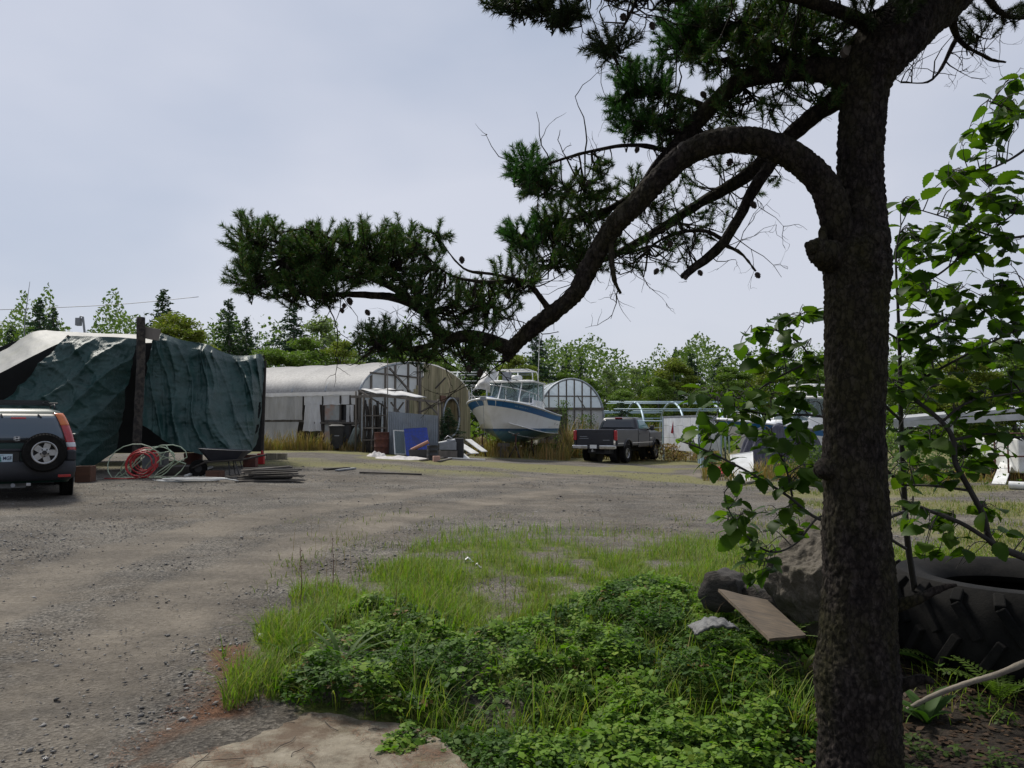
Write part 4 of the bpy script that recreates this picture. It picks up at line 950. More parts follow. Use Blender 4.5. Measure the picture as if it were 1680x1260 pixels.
M['greenhose'] = mat('pale_green_hose', (.38, .46, .34), (.28, .36, .25), scale=3, rough=.5)
M['whitehose'] = mat('white_hose', (.55, .56, .54), (.42, .42, .40), scale=5, rough=.5)
g = G(232, 786); pts = []
for i in range(9 * 16):
    a = 2 * PI * i / 16; k = i // 16; r = .27 + .05 * math.sin(k * 2.3) + .05 * noise.noise((i * .11, 0, 3)); tl = .45 + .12 * math.sin(k)
    pts.append((g.x + .04 * math.sin(k * 1.7) + r * 1.12 * math.cos(a), g.y + .05 * k - .15 + r * math.sin(a) * tl * .5, g.z + .33 + r * math.sin(a) * .98 + .012 * k))
pts += [(g.x + .2, g.y - .1, g.z + .04), (g.x - .2, g.y - .25, g.z + .02), (g.x - .75, g.y - .2, g.z + .015)]
hose('red_hose', 'coiled bright red hose heaped at the foot of the log post', pts, .013, M['redhose'])
pts = []
for i in range(7 * 18):
    a = 2 * PI * i / 18; k = i // 18; cx = (-.25, .1, .35, -.1, .3, 0, -.3)[k]; r = (.5, .42, .5, .36, .32, .46, .3)[k] + .06 * noise.noise((i * .13, 2, 1))
    pts.append((g.x + cx + r * 1.25 * math.cos(a), g.y + .15 + .07 * math.sin(k * 2.1) + .12 * math.sin(a + k), g.z + max(.02, .34 + r * .95 * math.sin(a + .2 * k) - .08 * abs(cx))))
hose('green_hose', 'loose loops of pale green hose around the red coil', pts, .012, M['greenhose'])
g = G(318, 790); pts = []
for i in range(6 * 20):
    a = 2 * PI * i / 20; k = i // 20; r = 1 + .18 * math.sin(k * 1.9) + .06 * noise.noise((i * .12, 5, 1))
    pts.append((g.x + .06 * k - .2 + .62 * r * math.cos(a), g.y + .22 * r * math.sin(a) + .04 * math.sin(k), g.z + .015 + .012 * k + .012 * abs(noise.noise((i * .3, 1, 1)))))
pts = [(g.x - 1.05, g.y + .25, g.z + .03), (g.x - .9, g.y + .05, g.z + .02)] + pts + [(g.x + .9, g.y + .1, g.z + .02), (g.x + 1.0, g.y, g.z + .02)]
hose('white_hose', 'flat coil of white hose lying on the gravel', pts, .014, M['whitehose'])
def crate(px, py, w, d, h, m, label, rz=0, name='wooden_crate', cat='crate'):
    g = G(px, py); t = thing(name, label, cat, g, rz); th = .02
    for (nm, c, s) in (('side', (-w / 2, 0, h / 2), (th, d, h)), ('side', (w / 2, 0, h / 2), (th, d, h)), ('front', (0, -d / 2, h / 2), (w - th, th, h)), ('back', (0, d / 2, h / 2), (w - th, th, h)), ('bottom', (0, 0, th / 2), (w - th, d - th, th))):
        mb = MB(); mb.box(c, s); mb.build(nm, m, t, bevel=.004)
    return t
M['brownwood'] = mat('brown_wood', (.13, .06, .035), (.08, .04, .025), scale=4, rough=.8, bump=.3, bscale=20, stretch=(.3, 3, 3))
crate(140, 790, .30, .35, .36, M['brownwood'], 'small brown wooden crate beside the parked suv', R(10))
crate(353, 783, .34, .25, .17, M['brownwood'], 'low wooden box under the wheelbarrow handles', R(-8))
crate(255, 768, .55, .4, .42, M['grey'], 'dull grey tub in the dark under the tarp', R(5), 'storage_tub', 'tub')
g = G(290, 778); mb = MB(); mb.lathe([(.0, 0), (.42, 0), (.44, .05), (.43, .2), (.40, .22), (0, .225)], 26, Matrix.Translation(g)); solo(mb, 'wood_round', M['darkwood'], 'sawn log round lying behind the hoses', 'log', smooth='auto')
g = G(316, 768); mb = MB(); mb.lathe([(0, 0), (.2, 0), (.24, .4), (.22, .42), (.2, .05), (0, .05)], 20, Matrix.Translation(g)); solo(mb, 'dark_bucket', M['rust'], 'dark red bucket in the shade under the tarp', 'bucket', smooth='auto')
g = G(428, 762); mb = MB(); mb.box(g + Vector((0, 0, .16)), (.2, .14, .32)); mb.box(g + Vector((.03, 0, .36)), (.06, .06, .1)); solo(mb, 'fuel_can', M['redhose'], 'small red fuel can by the corner of the green tarp', 'can', bevel=.02)
g = G(411, 766); mb = MB(); mb.box(g + Vector((0, 0, .17)), (.35, .25, .34)); solo(mb, 'cardboard_box', M['rust'], 'dark reddish box beneath the tarp corner', 'box', bevel=.01)
for (px, lab) in ((446, 'left hollow concrete block of the pair behind the plank pile'), (461, 'right hollow concrete block of the pair behind the plank pile')):
    g = G(px, 753); mb = MB(); 
    for (dx, w) in ((-.18, .035), (0, .03), (.18, .035)): mb.box(g + Vector((dx * .9, 0, .1)), (w, .2, .19))
    mb.box(g + Vector((0, -.085, .1)), (.33, .03, .188)); mb.box(g + Vector((0, .085, .1)), (.33, .03, .188)); solo(mb, 'concrete_block', mat('block_concrete', (.25, .22, .16), (.18, .16, .12), scale=8, rough=.95, bump=.4), lab, 'block', 'concrete blocks')
t = thing('plank_pile', 'pile of dark weathered planks and boards beside the tarp', 'planks', G(440, 776))
for i in range(11):
    a = W(random.uniform(385, 420), 776 - i * 1.2, 17.7 + .25 * (i % 4)); b_ = W(random.uniform(468, 500), 772 - i * 1.5, 17.9 + .25 * (i % 4)); z0 = H(a.x, a.y)
    a.z = z0 + .02 + .024 * i; b_.z = z0 + .03 + .026 * i + (.06 if i == 9 else 0)
    mb = MB(); mb.bar(a, b_, .2, .03); mb.build('plank', M['darkwood'] if i % 3 else M['wood'], t, world=True)
for (a, b_, w, lab, m) in (((305, 783), (347, 768), .08, 'pale board lying under the wheelbarrow', 'whitehose'), ((533, 772), (572, 769), .12, 'short dark plank on the gravel before the greenhouse', 'darkwood'), ((552, 774), (582, 770), .1, 'short grey plank crossing the dark one on the gravel', 'grey'), ((590, 777), (692, 780), .09, 'long dark pole lying on the gravel before the drum', 'darkwood')):
    p, q = G(*a), G(*b_); mb = MB(); mb.bar(p + Vector((0, 0, .03)), q + Vector((0, 0, .03)), w, .04); solo(mb, 'loose_board', M[m], lab, 'board')

# ================================================================== GREENHOUSES
def profile(v, hw, z0, z1): return z0 + (z1 - z0) * math.sqrt(max(0, 1 - (v / hw) ** 2)) ** 1.05
M['roofcloth'] = film_mat('grey_roof_film', (.60, .59, .575), (.40, .39, .38), 9, .45, 0, .6, .3)
M['film'] = film_mat('sky_pale_film', (.76, .82, .87), (.66, .73, .79), 1.2, .55, .12, .35, .15)  # pale blue stands in for sky showing in the glazing
M['dullfilm'] = film_mat('dull_white_sheet', (.50, .49, .47), (.36, .35, .33), 2.5, .3, 0, .6, .5, (1, 1, .25), 10)
M['whitefilm'] = film_mat('white_sheet', (.70, .70, .70), (.58, .57, .56), 2.5, .3, 0, .55, .5, (1, 1, .4), 7)
def greenhouse():
    t = thing('greenhouse', 'long hoop greenhouse with grey film roof and half-boarded front, behind the black bin', 'greenhouse', (-4.5, 38.0, 0), R(64.7))
    hw, z0, z1, Lg = 5.0, 3.08, 4.72, 15.0
    # hoops
    for k in range(9):
        y = k * 1.9; mb = MB(); mb.tube([(v, y, profile(v, hw, z0, z1) - .05) for v in hw * np.sin(np.linspace(-PI / 2, PI / 2, 31))], .045 if k else .06, 8); mb.build('hoop', M['pipe'], t, smooth=True)
    def roof(u, v):
        vv = hw * math.sin(-PI / 2 + PI * u); y = v * Lg; k = abs((y / 1.9) % 1 - .5) * 2; sag = .09 * (1 - k * k) * (1 - (2 * u - 1) ** 4) + .03 * noise.noise((vv, y * .7, 0))
        return Vector((vv, y - .05, profile(vv, hw, z0, z1) + .03 - sag))
    mb = MB(); mb.grid(roof, 40, 96); mb.build('roof_film', M['roofcloth'], t, smooth=True)
    for s in (-1, 1):
        for k in range(9):
            mb = MB(); mb.box((s * hw, k * 1.9, 1.6), (.1, .1, 3.0)); mb.build('post', M['wood'], t)
        mb = MB(); mb.box((s * hw, Lg / 2, z0 - .02), (.12, Lg, .1)); mb.build('eave_rail', M['wood'], t)
        mb = MB(); mb.box((s * hw, Lg / 2, 1.80), (.10, Lg, .09)); mb.build('side_rail', M['wood'], t)
    # ribbed hanging side sheets (left wall, x = -5)
    def sheet(name, y0, y1, za, zb, m, rib=26, amp=.025, off=.09, tw=0, bot=None):
        mb = MB()
        def f(u, v):
            y = y0 + (y1 - y0) * (u if bot is None else u + (bot - .0) * v * (u - .5)); z = za + (zb - za) * v
            return Vector((-hw - off - amp * math.sin(u * rib * PI + 3 * noise.noise((u * 3, v, 1))) * (.3 + .7 * v) - tw * v * math.sin(u * PI) + .03 * noise.noise((y * 2, z * 2, 4)), y, z + .03 * noise.noise((y * 3, v, 2)) * v))
        mb.grid(f, int(rib * 3), 14); return mb.build(name, m, t, smooth=True)
    sheet('side_sheet', 3.1, 9.0, 3.02, 1.86, M['dullfilm'], 44); sheet('side_sheet', 3.3, 8.6, 1.76, .55, M['dullfilm'], 30, .03, .07, 0, -.08)
    sheet('side_sheet', 9.1, 15, 3.02, .55, M['dullfilm'], 44)
    sheet('side_sheet', .1, 3.0, 3.02, 2.52, M['whitefilm'], 14, .02); sheet('valance', .0, 9, 3.10, 2.92, M['whitefilm'], 30, .01, .12)
    sheet('torn_sheet', 2.1, 2.9, 2.62, 1.35, M['whitefilm'], 5, .08, .12, .1, .3); sheet('torn_sheet', .25, .62, 2.5, 1.75, M['whitefilm'], 3, .06, .12)
    mb = MB(); mb.box((-hw - .03, 1.45, 1.55), (.04, .85, 2.0)); mb.build('metal_door', mat('rust_streaked_panel', (.30, .31, .30), (.24, .25, .24), scale=3, rough=.7, dirt=(.36, .13, .05), dscale=1.1, damt=.9), t)
    mb = MB(); mb.box((-hw + .04, .8, 1.5), (.04, .55, 2.1)); mb.build('dark_door', M['black'], t)
    for yy in (1.95, .98, .45):
        mb = MB(); mb.box((-hw - .06, yy, 1.55), (.07, .09, 2.9)); mb.build('door_post', M['darkwood'], t)
    mb = MB(); mb.box((-hw - .12, 1.2, 1.72), (.05, 2.5, .08)); mb.build('side_board', M['wood'], t)
    # front wall: glazed left, boarded right
    for v in (-4.2, -3.1, -2.3, -1.2, -.35):
        zt = profile(v, hw, z0, z1) - .08; mb = MB(); mb.bar((v, -.02, .4), (v, -.02, zt), .09, .07); mb.build('mullion', M['wood'], t)
    mb = MB(); mb.bar((-4.3, -.03, 3.95), (.2, -.03, 3.95), .06, .08); mb.bar((-4.95, -.03, 3.02), (.2, -.03, 3.02), .06, .1); mb.build('transom', M['wood'], t)
    mb = MB(); mb.bar((-2.9, -.1, 4.25), (-.4, -.1, 2.8), .06, .09); mb.build('brace', M['wood'], t)
    edges = [-4.95, -4.2, -3.1, -2.3, -1.2, -.35, .2]
    for a, b_ in zip(edges, edges[1:]):
        n = 8; xs_ = [a + (b_ - a) * i / n for i in range(n + 1)]
        mb = MB(); vs_ = [(x, .04, .55) for x in xs_] + [(x, .04, max(.6, profile(x, hw, z0, z1) - .06)) for x in xs_]
        mb.add(vs_, [(i, i + 1, n + 2 + i, n + 1 + i) for i in range(n)]); mb.build('glazing', M['film'], t)
    v = -1.15; i = 0
    while v < 4.95:
        w = random.uniform(.17, .27); c = v + w / 2
        top = profile(c, hw, z0, z1) - .03 if c > .15 else 3.0 + max(0, c + 1.1) * .85
        bot = .3
        if 1.9 < c < 3.55: bot = 3.0
        if top - bot > .1:
            mb = MB(); y = -.06 + .012 * random.random()
            mb.box((c, y, (top + bot) / 2), (w - .012, .025, top - bot)); mb.build('plank', M['plank'], t)
        v += w
    for (c, s) in (((1.86, -.1, 1.65), (.1, .06, 2.75)), ((3.6, -.1, 1.65), (.1, .06, 2.75)), ((2.73, -.1, 3.05), (1.85, .06, .12))):
        mb = MB(); mb.box(c, s); mb.build('door_frame', M['wood'], t)
    mb = MB(); mb.box((1.95, -.12, 3.0), (.55, .05, .32)); mb.build('patch_board', M['brownwood'], t)
    mb = MB(); mb.tube([(2.75 + .85 * math.cos(a), -.16, 2.05 + 1.0 * math.sin(a)) for a in np.linspace(0, 2 * PI, 37)], .05, 8); mb.build('ring_frame', M['pipe'], t, smooth=True)
    mb = MB(); mb.bar((1.2, -.1, 3.5), (2.2, -.1, 4.1), .1, .03); mb.build('brace', M['darkwood'], t)
    mb = MB(); mb.bar((-.35, -.14, .4), (-.3, -.14, 4.55), .1, .06); mb.build('front_pole', M['wood'], t)
    v = .0
    while v < Lg:
        w = random.uniform(.25, .4); mb = MB(); mb.box((hw + .06, v + w / 2, 1.7), (.03, w - .01, 2.7)); mb.build('plank', M['plank'], t); v += w
    # dark walls put in to keep the inside looking shaded, then the end wall
    mb = MB(); mb.box((1.2, 2.2, 1.75), (5.5, .1, 2.7)); mb.build('shade_backing', M['darkwood'], t)
    mb = MB(); mb.box((0, 6.0, 1.9), (9.6, .1, 2.6)); mb.build('shade_backing', M['darkwood'], t)
    mb = MB(); mb.box((0, Lg, 2.2), (9.9, .1, 3.4)); mb.build('end_wall', M['dullfilm'], t)
    return t
greenhouse()
# lean-to before the greenhouse
ls = thing('lean_to_shed', 'rickety pole lean-to with white sheet roof and corrugated metal panel before the greenhouse', 'shed', G(650, 744))
def wbar(nm, a, b_, w, th, m, par): mb = MB(); mb.bar(W(*a), W(*b_), w, th); return mb.build(nm, m, par, world=True)
def down(px, py, d): p = W(px, py, d); return p
for (px, yt, d, w) in ((584, 642, 32.6, .1), (597, 646, 32.2, .12), (636, 584, 31.9, .05), (719, 655, 31.4, .09), (687, 592, 32.8, .05), (666, 655, 33.4, .09)):
    p = W(px, yt, d); q = Vector((p.x, p.y, H(p.x, p.y) - .05)); mb = MB(); mb.tube([q, q.lerp(p, .5) + Vector((.02, 0, 0)), p], [w / 2, w / 2.1, w / 2.6], 7); mb.build('pole', M['wood'], ls, world=True, smooth=True)
wbar('beam', (576, 651, 32.1), (640, 649, 31.8), .1, .1, M['wood'], ls); wbar('beam', (634, 650, 31.8), (722, 660, 31.3), .1, .1, M['wood'], ls); wbar('beam', (588, 641, 33.3), (662, 641, 33.1), .09, .09, M['wood'], ls)
for (a, b_) in (((641, 690, 32), (662, 660, 31.9)), ((641, 660, 32), (664, 688, 31.9)), ((700, 660, 31.6), (719, 680, 31.4)), ((690, 676, 31.7), (712, 664, 31.5))): wbar('brace', a, b_, .06, .06, M['wood'], ls)
mb = MB(); A, B, C, D = W(590, 640, 33.6), W(640, 640, 33.6), W(700, 655, 31.9), W(618, 648, 31.7)
mb.grid(lambda u, v: A.lerp(B, u).lerp(D.lerp(C, u), v) + Vector((0, 0, .06 + .02 * math.sin(u * 14))), 24, 8); mb.build('roof_sheet', M['whitefilm'], ls, world=True, smooth=True, solid=.02)
mb = MB(); A, B, C, D = W(637, 675, 31.75), W(719, 682, 31.3), W(719, 747, 31.3), W(638, 746, 31.75)
mb.grid(lambda u, v: A.lerp(B, u).lerp(D.lerp(C, u), v) + Vector((0, -.02 * math.cos(u * 26 * 2 * PI), 0)), 156, 4); mb.build('corrugated_panel', mat('zinc_sheet', (.30, .33, .37), (.24, .27, .30), scale=1.5, rough=.5, metal=.35, dirt=(.2, .2, .19), dscale=2, damt=.5), ls, world=True, smooth=True)
for i in range(30):
    px = random.uniform(598, 634); a = W(px, random.uniform(655, 672), 32.2 + random.uniform(-.15, .25)); b_ = W(px + random.uniform(-3, 3), 742, 32.2); mb = MB()
    mb.tube(spline([a, a.lerp(b_, .4) + Vector((random.uniform(-.06, .06), 0, 0)), a.lerp(b_, .7) + Vector((random.uniform(-.06, .06), 0, 0)), b_], 3), random.uniform(.015, .04), 6); mb.build('stick', M['darkwood'] if i % 3 else M['wood'], ls, world=True, smooth=True)
for yy in (682, 702, 722): wbar('cross_pole', (596, yy, 32.0), (634, yy + random.uniform(-2, 2), 31.9), .05, .05, M['wood'], ls)
wbar('rail', (590, 641, 32.5), (636, 670, 32.3), .06, .06, M['wood'], ls)
# drum, bins, cylinders, panels
def drum(px, py, r, h, m, label, name='steel_drum', cat='drum'):
    g = G(px, py); mb = MB(); mb.lathe([(0, 0), (r, 0), (r * 1.04, .02), (r, .04), (r, h * .31), (r * 1.045, h * .335), (r, h * .36), (r, h * .64), (r * 1.045, h * .665), (r, h * .69), (r, h - .03), (r * 1.04, h - .015), (r, h), (r * .96, h - .02), (0, h - .03)], 28); return at(solo(mb, name, m, label, cat, smooth='auto'), g)
drum(626, 745, .30, .88, M['rust'], 'rust-red steel drum before the stick wall of the lean-to')
drum(709, 755, .20, .55, M['black'], 'small black drum at the corner of the corrugated panel')
def wheelie_bin(px, py, rz, label):
    t = thing('wheelie_bin', label, 'bin', G(px, py), rz)
    mb = MB(); mb.loops([rring(.25, -.28, .28, .04, .04, .08), rring(.31, -.34, .36, .05, .05, .95), rring(.33, -.36, .38, .05, .05, .97), rring(.33, -.36, .38, .05, .05, 1.0)]); mb.build('bin_body', M['black'], t, smooth='auto')
    mb = MB(); mb.loops([rring(.34, -.38, .40, .05, .05, 1.005), rring(.34, -.38, .40, .05, .05, 1.04), rring(.2, -.2, .25, .05, .05, 1.10)]); mb.build('lid', M['black'], t, smooth='auto')
    for s in (-1, 1): make_wheel(t, (s * .27, .28, .12), .12, .06, .06, side=s)
    mb = MB(); mb.tube([(-.25, .44, .98), (.25, .44, .98)], .018, 8); mb.build('handle', M['black'], t)
    mb = MB(); mb.box((0, -.325, .62), (.2, .012, .04)); mb.build('molded_mark', M['grey'], t)
wheelie_bin(552, 739, R(14), 'black wheelie bin by the open side of the greenhouse'); wheelie_bin(571, 735, R(-10), 'black wheelie bin tucked beside the leaning cylinders')
M['cyl'] = mat('grey_green_cylinder', (.24, .28, .25), (.19, .22, .20), scale=4, rough=.55)
for (px, py, h, r, lean, lab) in ((571, 739, 1.15, .15, 22, 'tall grey-green gas cylinder leaning by the lean-to'), (583, 739, .8, .12, 10, 'short grey-green gas cylinder next to the tall one')):
    t = thing('gas_cylinder', lab, 'cylinder', G(px, py), 0, 'gas cylinders'); RM = Matrix.Rotation(R(lean), 4, 'Y')
    mb = MB(); mb.lathe([(0, 0), (r, .01), (r, h * .8), (r * .8, h * .9), (r * .35, h * .95), (0, h * .96)], 20, RM); mb.build('tank', M['cyl'], t, smooth='auto'); mb = MB(); mb.lathe([(0, h * .94), (r * .3, h * .94), (r * .3, h * 1.06), (0, h * 1.07)], 12, RM); mb.build('valve', M['grey'], t)
def panel(name, a, b_, c, d, th, m, label, cat, fr=None, cols=0, rows=0, pm=None):
    P = [W(*q) for q in (a, b_, c, d)]; g = (P[2] + P[3]) / 2; t = thing(name, label, cat, (g.x, g.y, g.z))
    mb = MB(); mb.add(P, [(0, 1, 2, 3)]); mb.build('sheet', m, t, world=True, solid=th)
    for i in range(4):
        mb = MB(); mb.bar(P[i], P[(i + 1) % 4], th * 1.6, .04); mb.build('frame', fr or M['grey'], t, world=True)
    n = (P[1] - P[0]).cross(P[3] - P[0]).normalized(); n = n if n.y < 0 else -n
    for j in range(rows):
        for i in range(cols):
            f = lambda u, v: P[0].lerp(P[1], u).lerp(P[3].lerp(P[2], u), v) + n * (th * .5 + .004)
            e = .06; mb = MB(); mb.add([f((i + e) / cols, (j + e) / rows), f((i + 1 - e) / cols, (j + e) / rows), f((i + 1 - e) / cols, (j + 1 - e) / rows), f((i + e) / cols, (j + 1 - e) / rows)], [(0, 1, 2, 3)]); mb.build('cell', pm, t, world=True)
    return t
M['solar'] = mat('blue_cell', (.008, .025, .20), (.012, .04, .30), scale=12, rough=.25)
panel('solar_panel', (664, 704, 30.8), (699, 702, 30.8), (705, 744, 30.2), (668, 748, 30.2), .04, mat('cell_backing', (.01, .02, .12), (.012, .025, .15), rough=.3), 'bright blue solar panel leaning on the corrugated metal panel', 'panel', M['solar'], 6, 7, M['solar'])
panel('window_sash', (646, 706, 31.0), (664, 707, 31.0), (666, 745, 30.6), (648, 745, 30.6), .03, M['clearglass'], 'old glass window sash leaning left of the blue panel', 'window', M['white'])
def heap(px, py, rx, ry, h, m, label, name, cat, seed=0, kind=None):
    g = G(px, py); mb = MB()
    mb.grid(lambda u, v: Vector((g.x + rx * v * math.cos(2 * PI * u) * (1 + .3 * noise.noise((math.cos(2 * PI * u) * 1.5, math.sin(2 * PI * u) * 1.5, seed))), g.y + ry * v * math.sin(2 * PI * u), g.z - .02 + h * max(0, (1 - v * v)) * (1 + .8 * noise.noise((v * 4 * math.cos(2 * PI * u), v * 4 * math.sin(2 * PI * u), seed))))), 40, 12)
    return solo(mb, name, m, label, cat, smooth=True)
M['powder'] = mat('white_rubble', (.55, .52, .50), (.36, .34, .33), scale=9, rough=.95, bump=.8, bscale=14)
heap(650, 752, 1.35, .8, .10, M['powder'], 'flat heap of whitish rubble before the rusty drum', 'rubble_heap', 'rubble', 3)
heap(617, 749, .45, .4, .18, M['powder'], 'small grey mound of rubble at the foot of the drum', 'rubble_mound', 'rubble', 8)
t = thing('black_tub', 'black tub of scrap with a cardboard tube in front of the blue panel', 'tub', G(692, 752))
mb = MB(); mb.loops([rring(.42, -.22, .22, .05, .05, 0), rring(.48, -.26, .26, .06, .06, .32), rring(.45, -.23, .23, .05, .05, .32), rring(.4, -.2, .2, .05, .05, .05)]); mb.build('tub', M['black'], t, smooth='auto')
mb = MB(); mb.tube([(-.4, 0, .3), (.25, 0, .62)], .07, 12); mb.build('cardboard_tube', mat('cardboard', (.42, .22, .15), (.34, .17, .11), rough=.8), t, smooth='auto')
t = thing('scrap_engine', 'grey engine block on a wooden box among the scrap', 'engine', G(735, 752)); mb = MB(); mb.box((0, 0, .15), (.7, .5, .3)); mb.build('wooden_box', M['wood'], t)
mb = MB(); mb.box((0, 0, .48), (.65, .4, .3)); mb.tube([(-.35, -.1, .55), (.3, -.1, .68)], .1, 10); mb.box((.1, 0, .68), (.3, .3, .15)); mb.build('block', M['grey'], t, bevel=.02); mb = MB(); mb.tube([(-.15, 0, .75), (0, 0, .88), (.2, 0, .75)], .025, 8); mb.build('handle', M['steel'], t, smooth=True)
g = G(752, 752); mb = MB(); mb.box(g + Vector((0, 0, .4)), (.42, .35, .8)); solo(mb, 'black_box', M['black'], 'upright black box standing right of the scrap engine', 'box', bevel=.02)
t = thing('leaning_boards', 'white painted boards propped at a slant beside the boat', 'boards', G(778, 752))
for i, (a, b_, w) in enumerate((((752, 727, 31.5), (779, 744, 30.7), .42), ((768, 721, 31.7), (795, 741, 30.9), .3), ((749, 738, 31), (771, 757, 30.3), .3))): wbar('board', a, b_, w, .03, M['white'], t)
for (a, b_, lab) in (((735, 753), (796, 756), 'long white plank lying on the ground before the scrap'), ((690, 757), (740, 751), 'thin pale batten lying before the black drum'), ((720, 758), (770, 747), 'grey batten crossing the scrap heap')):
    p, q = G(*a), G(*b_); mb = MB(); mb.bar(p + Vector((0, 0, .04)), q + Vector((0, 0, .05)), .11, .04); solo(mb, 'loose_board', M['white'] if 'white' in lab else M['wood'], lab, 'board')
g = G(716, 757); mb = MB(); mb.box(g + Vector((0, 0, .1)), (.24, .2, .2), Matrix.Rotation(.3, 3, 'Z')); solo(mb, 'brick', mat('pink_brick', (.42, .25, .2), (.34, .2, .16), rough=.9), 'pinkish block on the ground by the small black drum', 'block', bevel=.01)
g = G(790, 742); c = g + Vector((-.05, 0, .42)); mb = MB()
mb.grid(lambda u, v: c + Vector((math.cos(2 * PI * u) * math.sin(PI * v), math.sin(2 * PI * u) * math.sin(PI * v), math.cos(PI * v))) * (.36 + .02 * noise.noise((u * 30, v * 8, 0)) + .012 * math.sin(u * 60)), 60, 30); solo(mb, 'net_ball', mat('straw_net', (.36, .28, .11), (.24, .2, .08), scale=14, rough=.9, bump=.6, bscale=30), 'round straw-coloured ball hanging under the bow of the raised boat', 'ball', smooth=True)
mb = MB(); A, B, C, D = W(776, 640, 40), W(793, 613, 41), W(818, 612, 42), W(815, 655, 40)
mb.grid(lambda u, v: A.lerp(B, v).lerp(D.lerp(C, v), u) + Vector((0, -.9 * math.sin(PI * u) * math.sin(PI * v) + .12 * noise.noise((u * 5, v * 5, 2)), .25 * math.sin(PI * u))), 30, 24); tt = solo(mb, 'white_cover', M['whitefilm'], 'white plastic cover stretched over hoops left of the boat cabin', 'cover', smooth=True)

# second, arched greenhouse behind the boat
def arch_house():
    c = W(938, 700, 43); t = thing('arched_greenhouse', 'small arched greenhouse with clear panes between the boat and the truck', 'greenhouse', (c.x, c.y, 0), R(8)); hw, zb, zt = 1.85, 2.0, 4.22
    pr = [(hw * math.cos(a), 0, zb + (zt - zb) * math.sin(a)) for a in np.linspace(0, PI, 33)]
    pr = [(hw, 0, 0)] + pr + [(-hw, 0, 0)]
    for k in range(6):
        mb = MB(); mb.tube([(p[0], k * 2.0, p[2]) for p in pr], .06 if k == 0 else .035, 8); mb.build('hoop', M['pipe'], t, smooth=True)
    mb = MB(); mb.grid(lambda u, v: Vector((hw * math.cos(PI * u), .05 + v * 10, zb + (zt - zb) * math.sin(PI * u) - .06 * math.sin(v * 5 * PI) ** 2)), 24, 30); mb.build('roof_film', M['film'], t, smooth=True)
    for s in (-1, 1): mb = MB(); mb.box((s * hw, 5, 1.0), (.03, 10, 2.0)); mb.build('side_wall', M['dullfilm'], t)
    xs_ = [-1.3, -.75, -.3, .15, .6, 1.1]
    for x in xs_:
        z = zb + (zt - zb) * math.sqrt(1 - (x / hw) ** 2); mb = MB(); mb.bar((x, -.03, .0), (x, -.03, z), .07, .06); mb.build('mullion', M['wood'], t)
    mb = MB(); mb.bar((-1.6, -.04, 3.25), (1.45, -.04, 3.25), .05, .07); mb.build('transom', M['wood'], t); mb = MB(); mb.bar((-1.85, -.04, 2.55), (1.85, -.04, 2.55), .06, .14); mb.build('transom', M['wood'], t)
    mb = MB(); mb.bar((.3, -.06, 3.3), (.75, -.06, 2.6), .05, .05); mb.build('brace', M['wood'], t)
    e = [-1.84] + xs_ + [1.84]
    for a, b_ in zip(e, e[1:]):
        x5 = [a + (b_ - a) * i / 5 for i in range(6)]; mb = MB(); mb.add([(x, .03, 2.6) for x in x5] + [(x, .03, max(2.61, zb + (zt - zb) * math.sqrt(max(0, 1 - (x / hw) ** 2)) - .05)) for x in x5], [(i, i + 1, 7 + i, 6 + i) for i in range(5)]); mb.build('pane', M['film'], t)
        mb = MB(); mb.add([(x, .03, 0) for x in x5] + [(x, .03, 2.5) for x in x5], [(i, i + 1, 7 + i, 6 + i) for i in range(5)]); mb.build('lower_panel', M['whitefilm'] if a > -.5 else M['wood'], t, solid=.02)
arch_house()
# bare hoop frames
def hoop_frame(name, label, xs_, yc, hw, zb, zt, m, x0, x1):
    t = thing(name, label, 'hoop frame', (xs_[0], yc, H(xs_[0], yc)))
    pr = [(yc - hw * math.cos(a), zb + (zt - zb) * math.sin(a)) for a in np.linspace(0, PI, 21)]
    for x in xs_:
        mb = MB(); mb.tube([(x, pr[0][0], 0)] + [(x, y, z) for y, z in pr] + [(x, pr[-1][0], 0)], .055, 8); mb.build('hoop', m, t, world=True, smooth=True)
    for k in (2, 5, 8, 10, 12, 15):
        mb = MB(); mb.tube([(x0, pr[k][0], pr[k][1] + .05), (x1, pr[k][0], pr[k][1] + .05)], .03, 6); mb.build('purlin', m, t, world=True, smooth=True)
hoop_frame('hoop_frame', 'bare blue-grey greenhouse hoops standing behind the white panel wall', [6.6, 8.6, 10.6, 12.6], 41.5, 3.2, 1.3, 2.85, M['bluepipe'], 5.2, 13.5)
hoop_frame('hoop_frame', 'bare silvery greenhouse hoops between the boarded greenhouse and the boat', [-3.6, -1.6, .4], 52, 3.5, 2.6, 5.2, M['pipe'], -5.5, 1.5)
hoop_frame('hoop_frame', 'low bare hoop frame behind the arched greenhouse and the truck', [3.6, 5.0], 47, 3.0, 1.0, 2.4, M['bluepipe'], 2.5, 9)
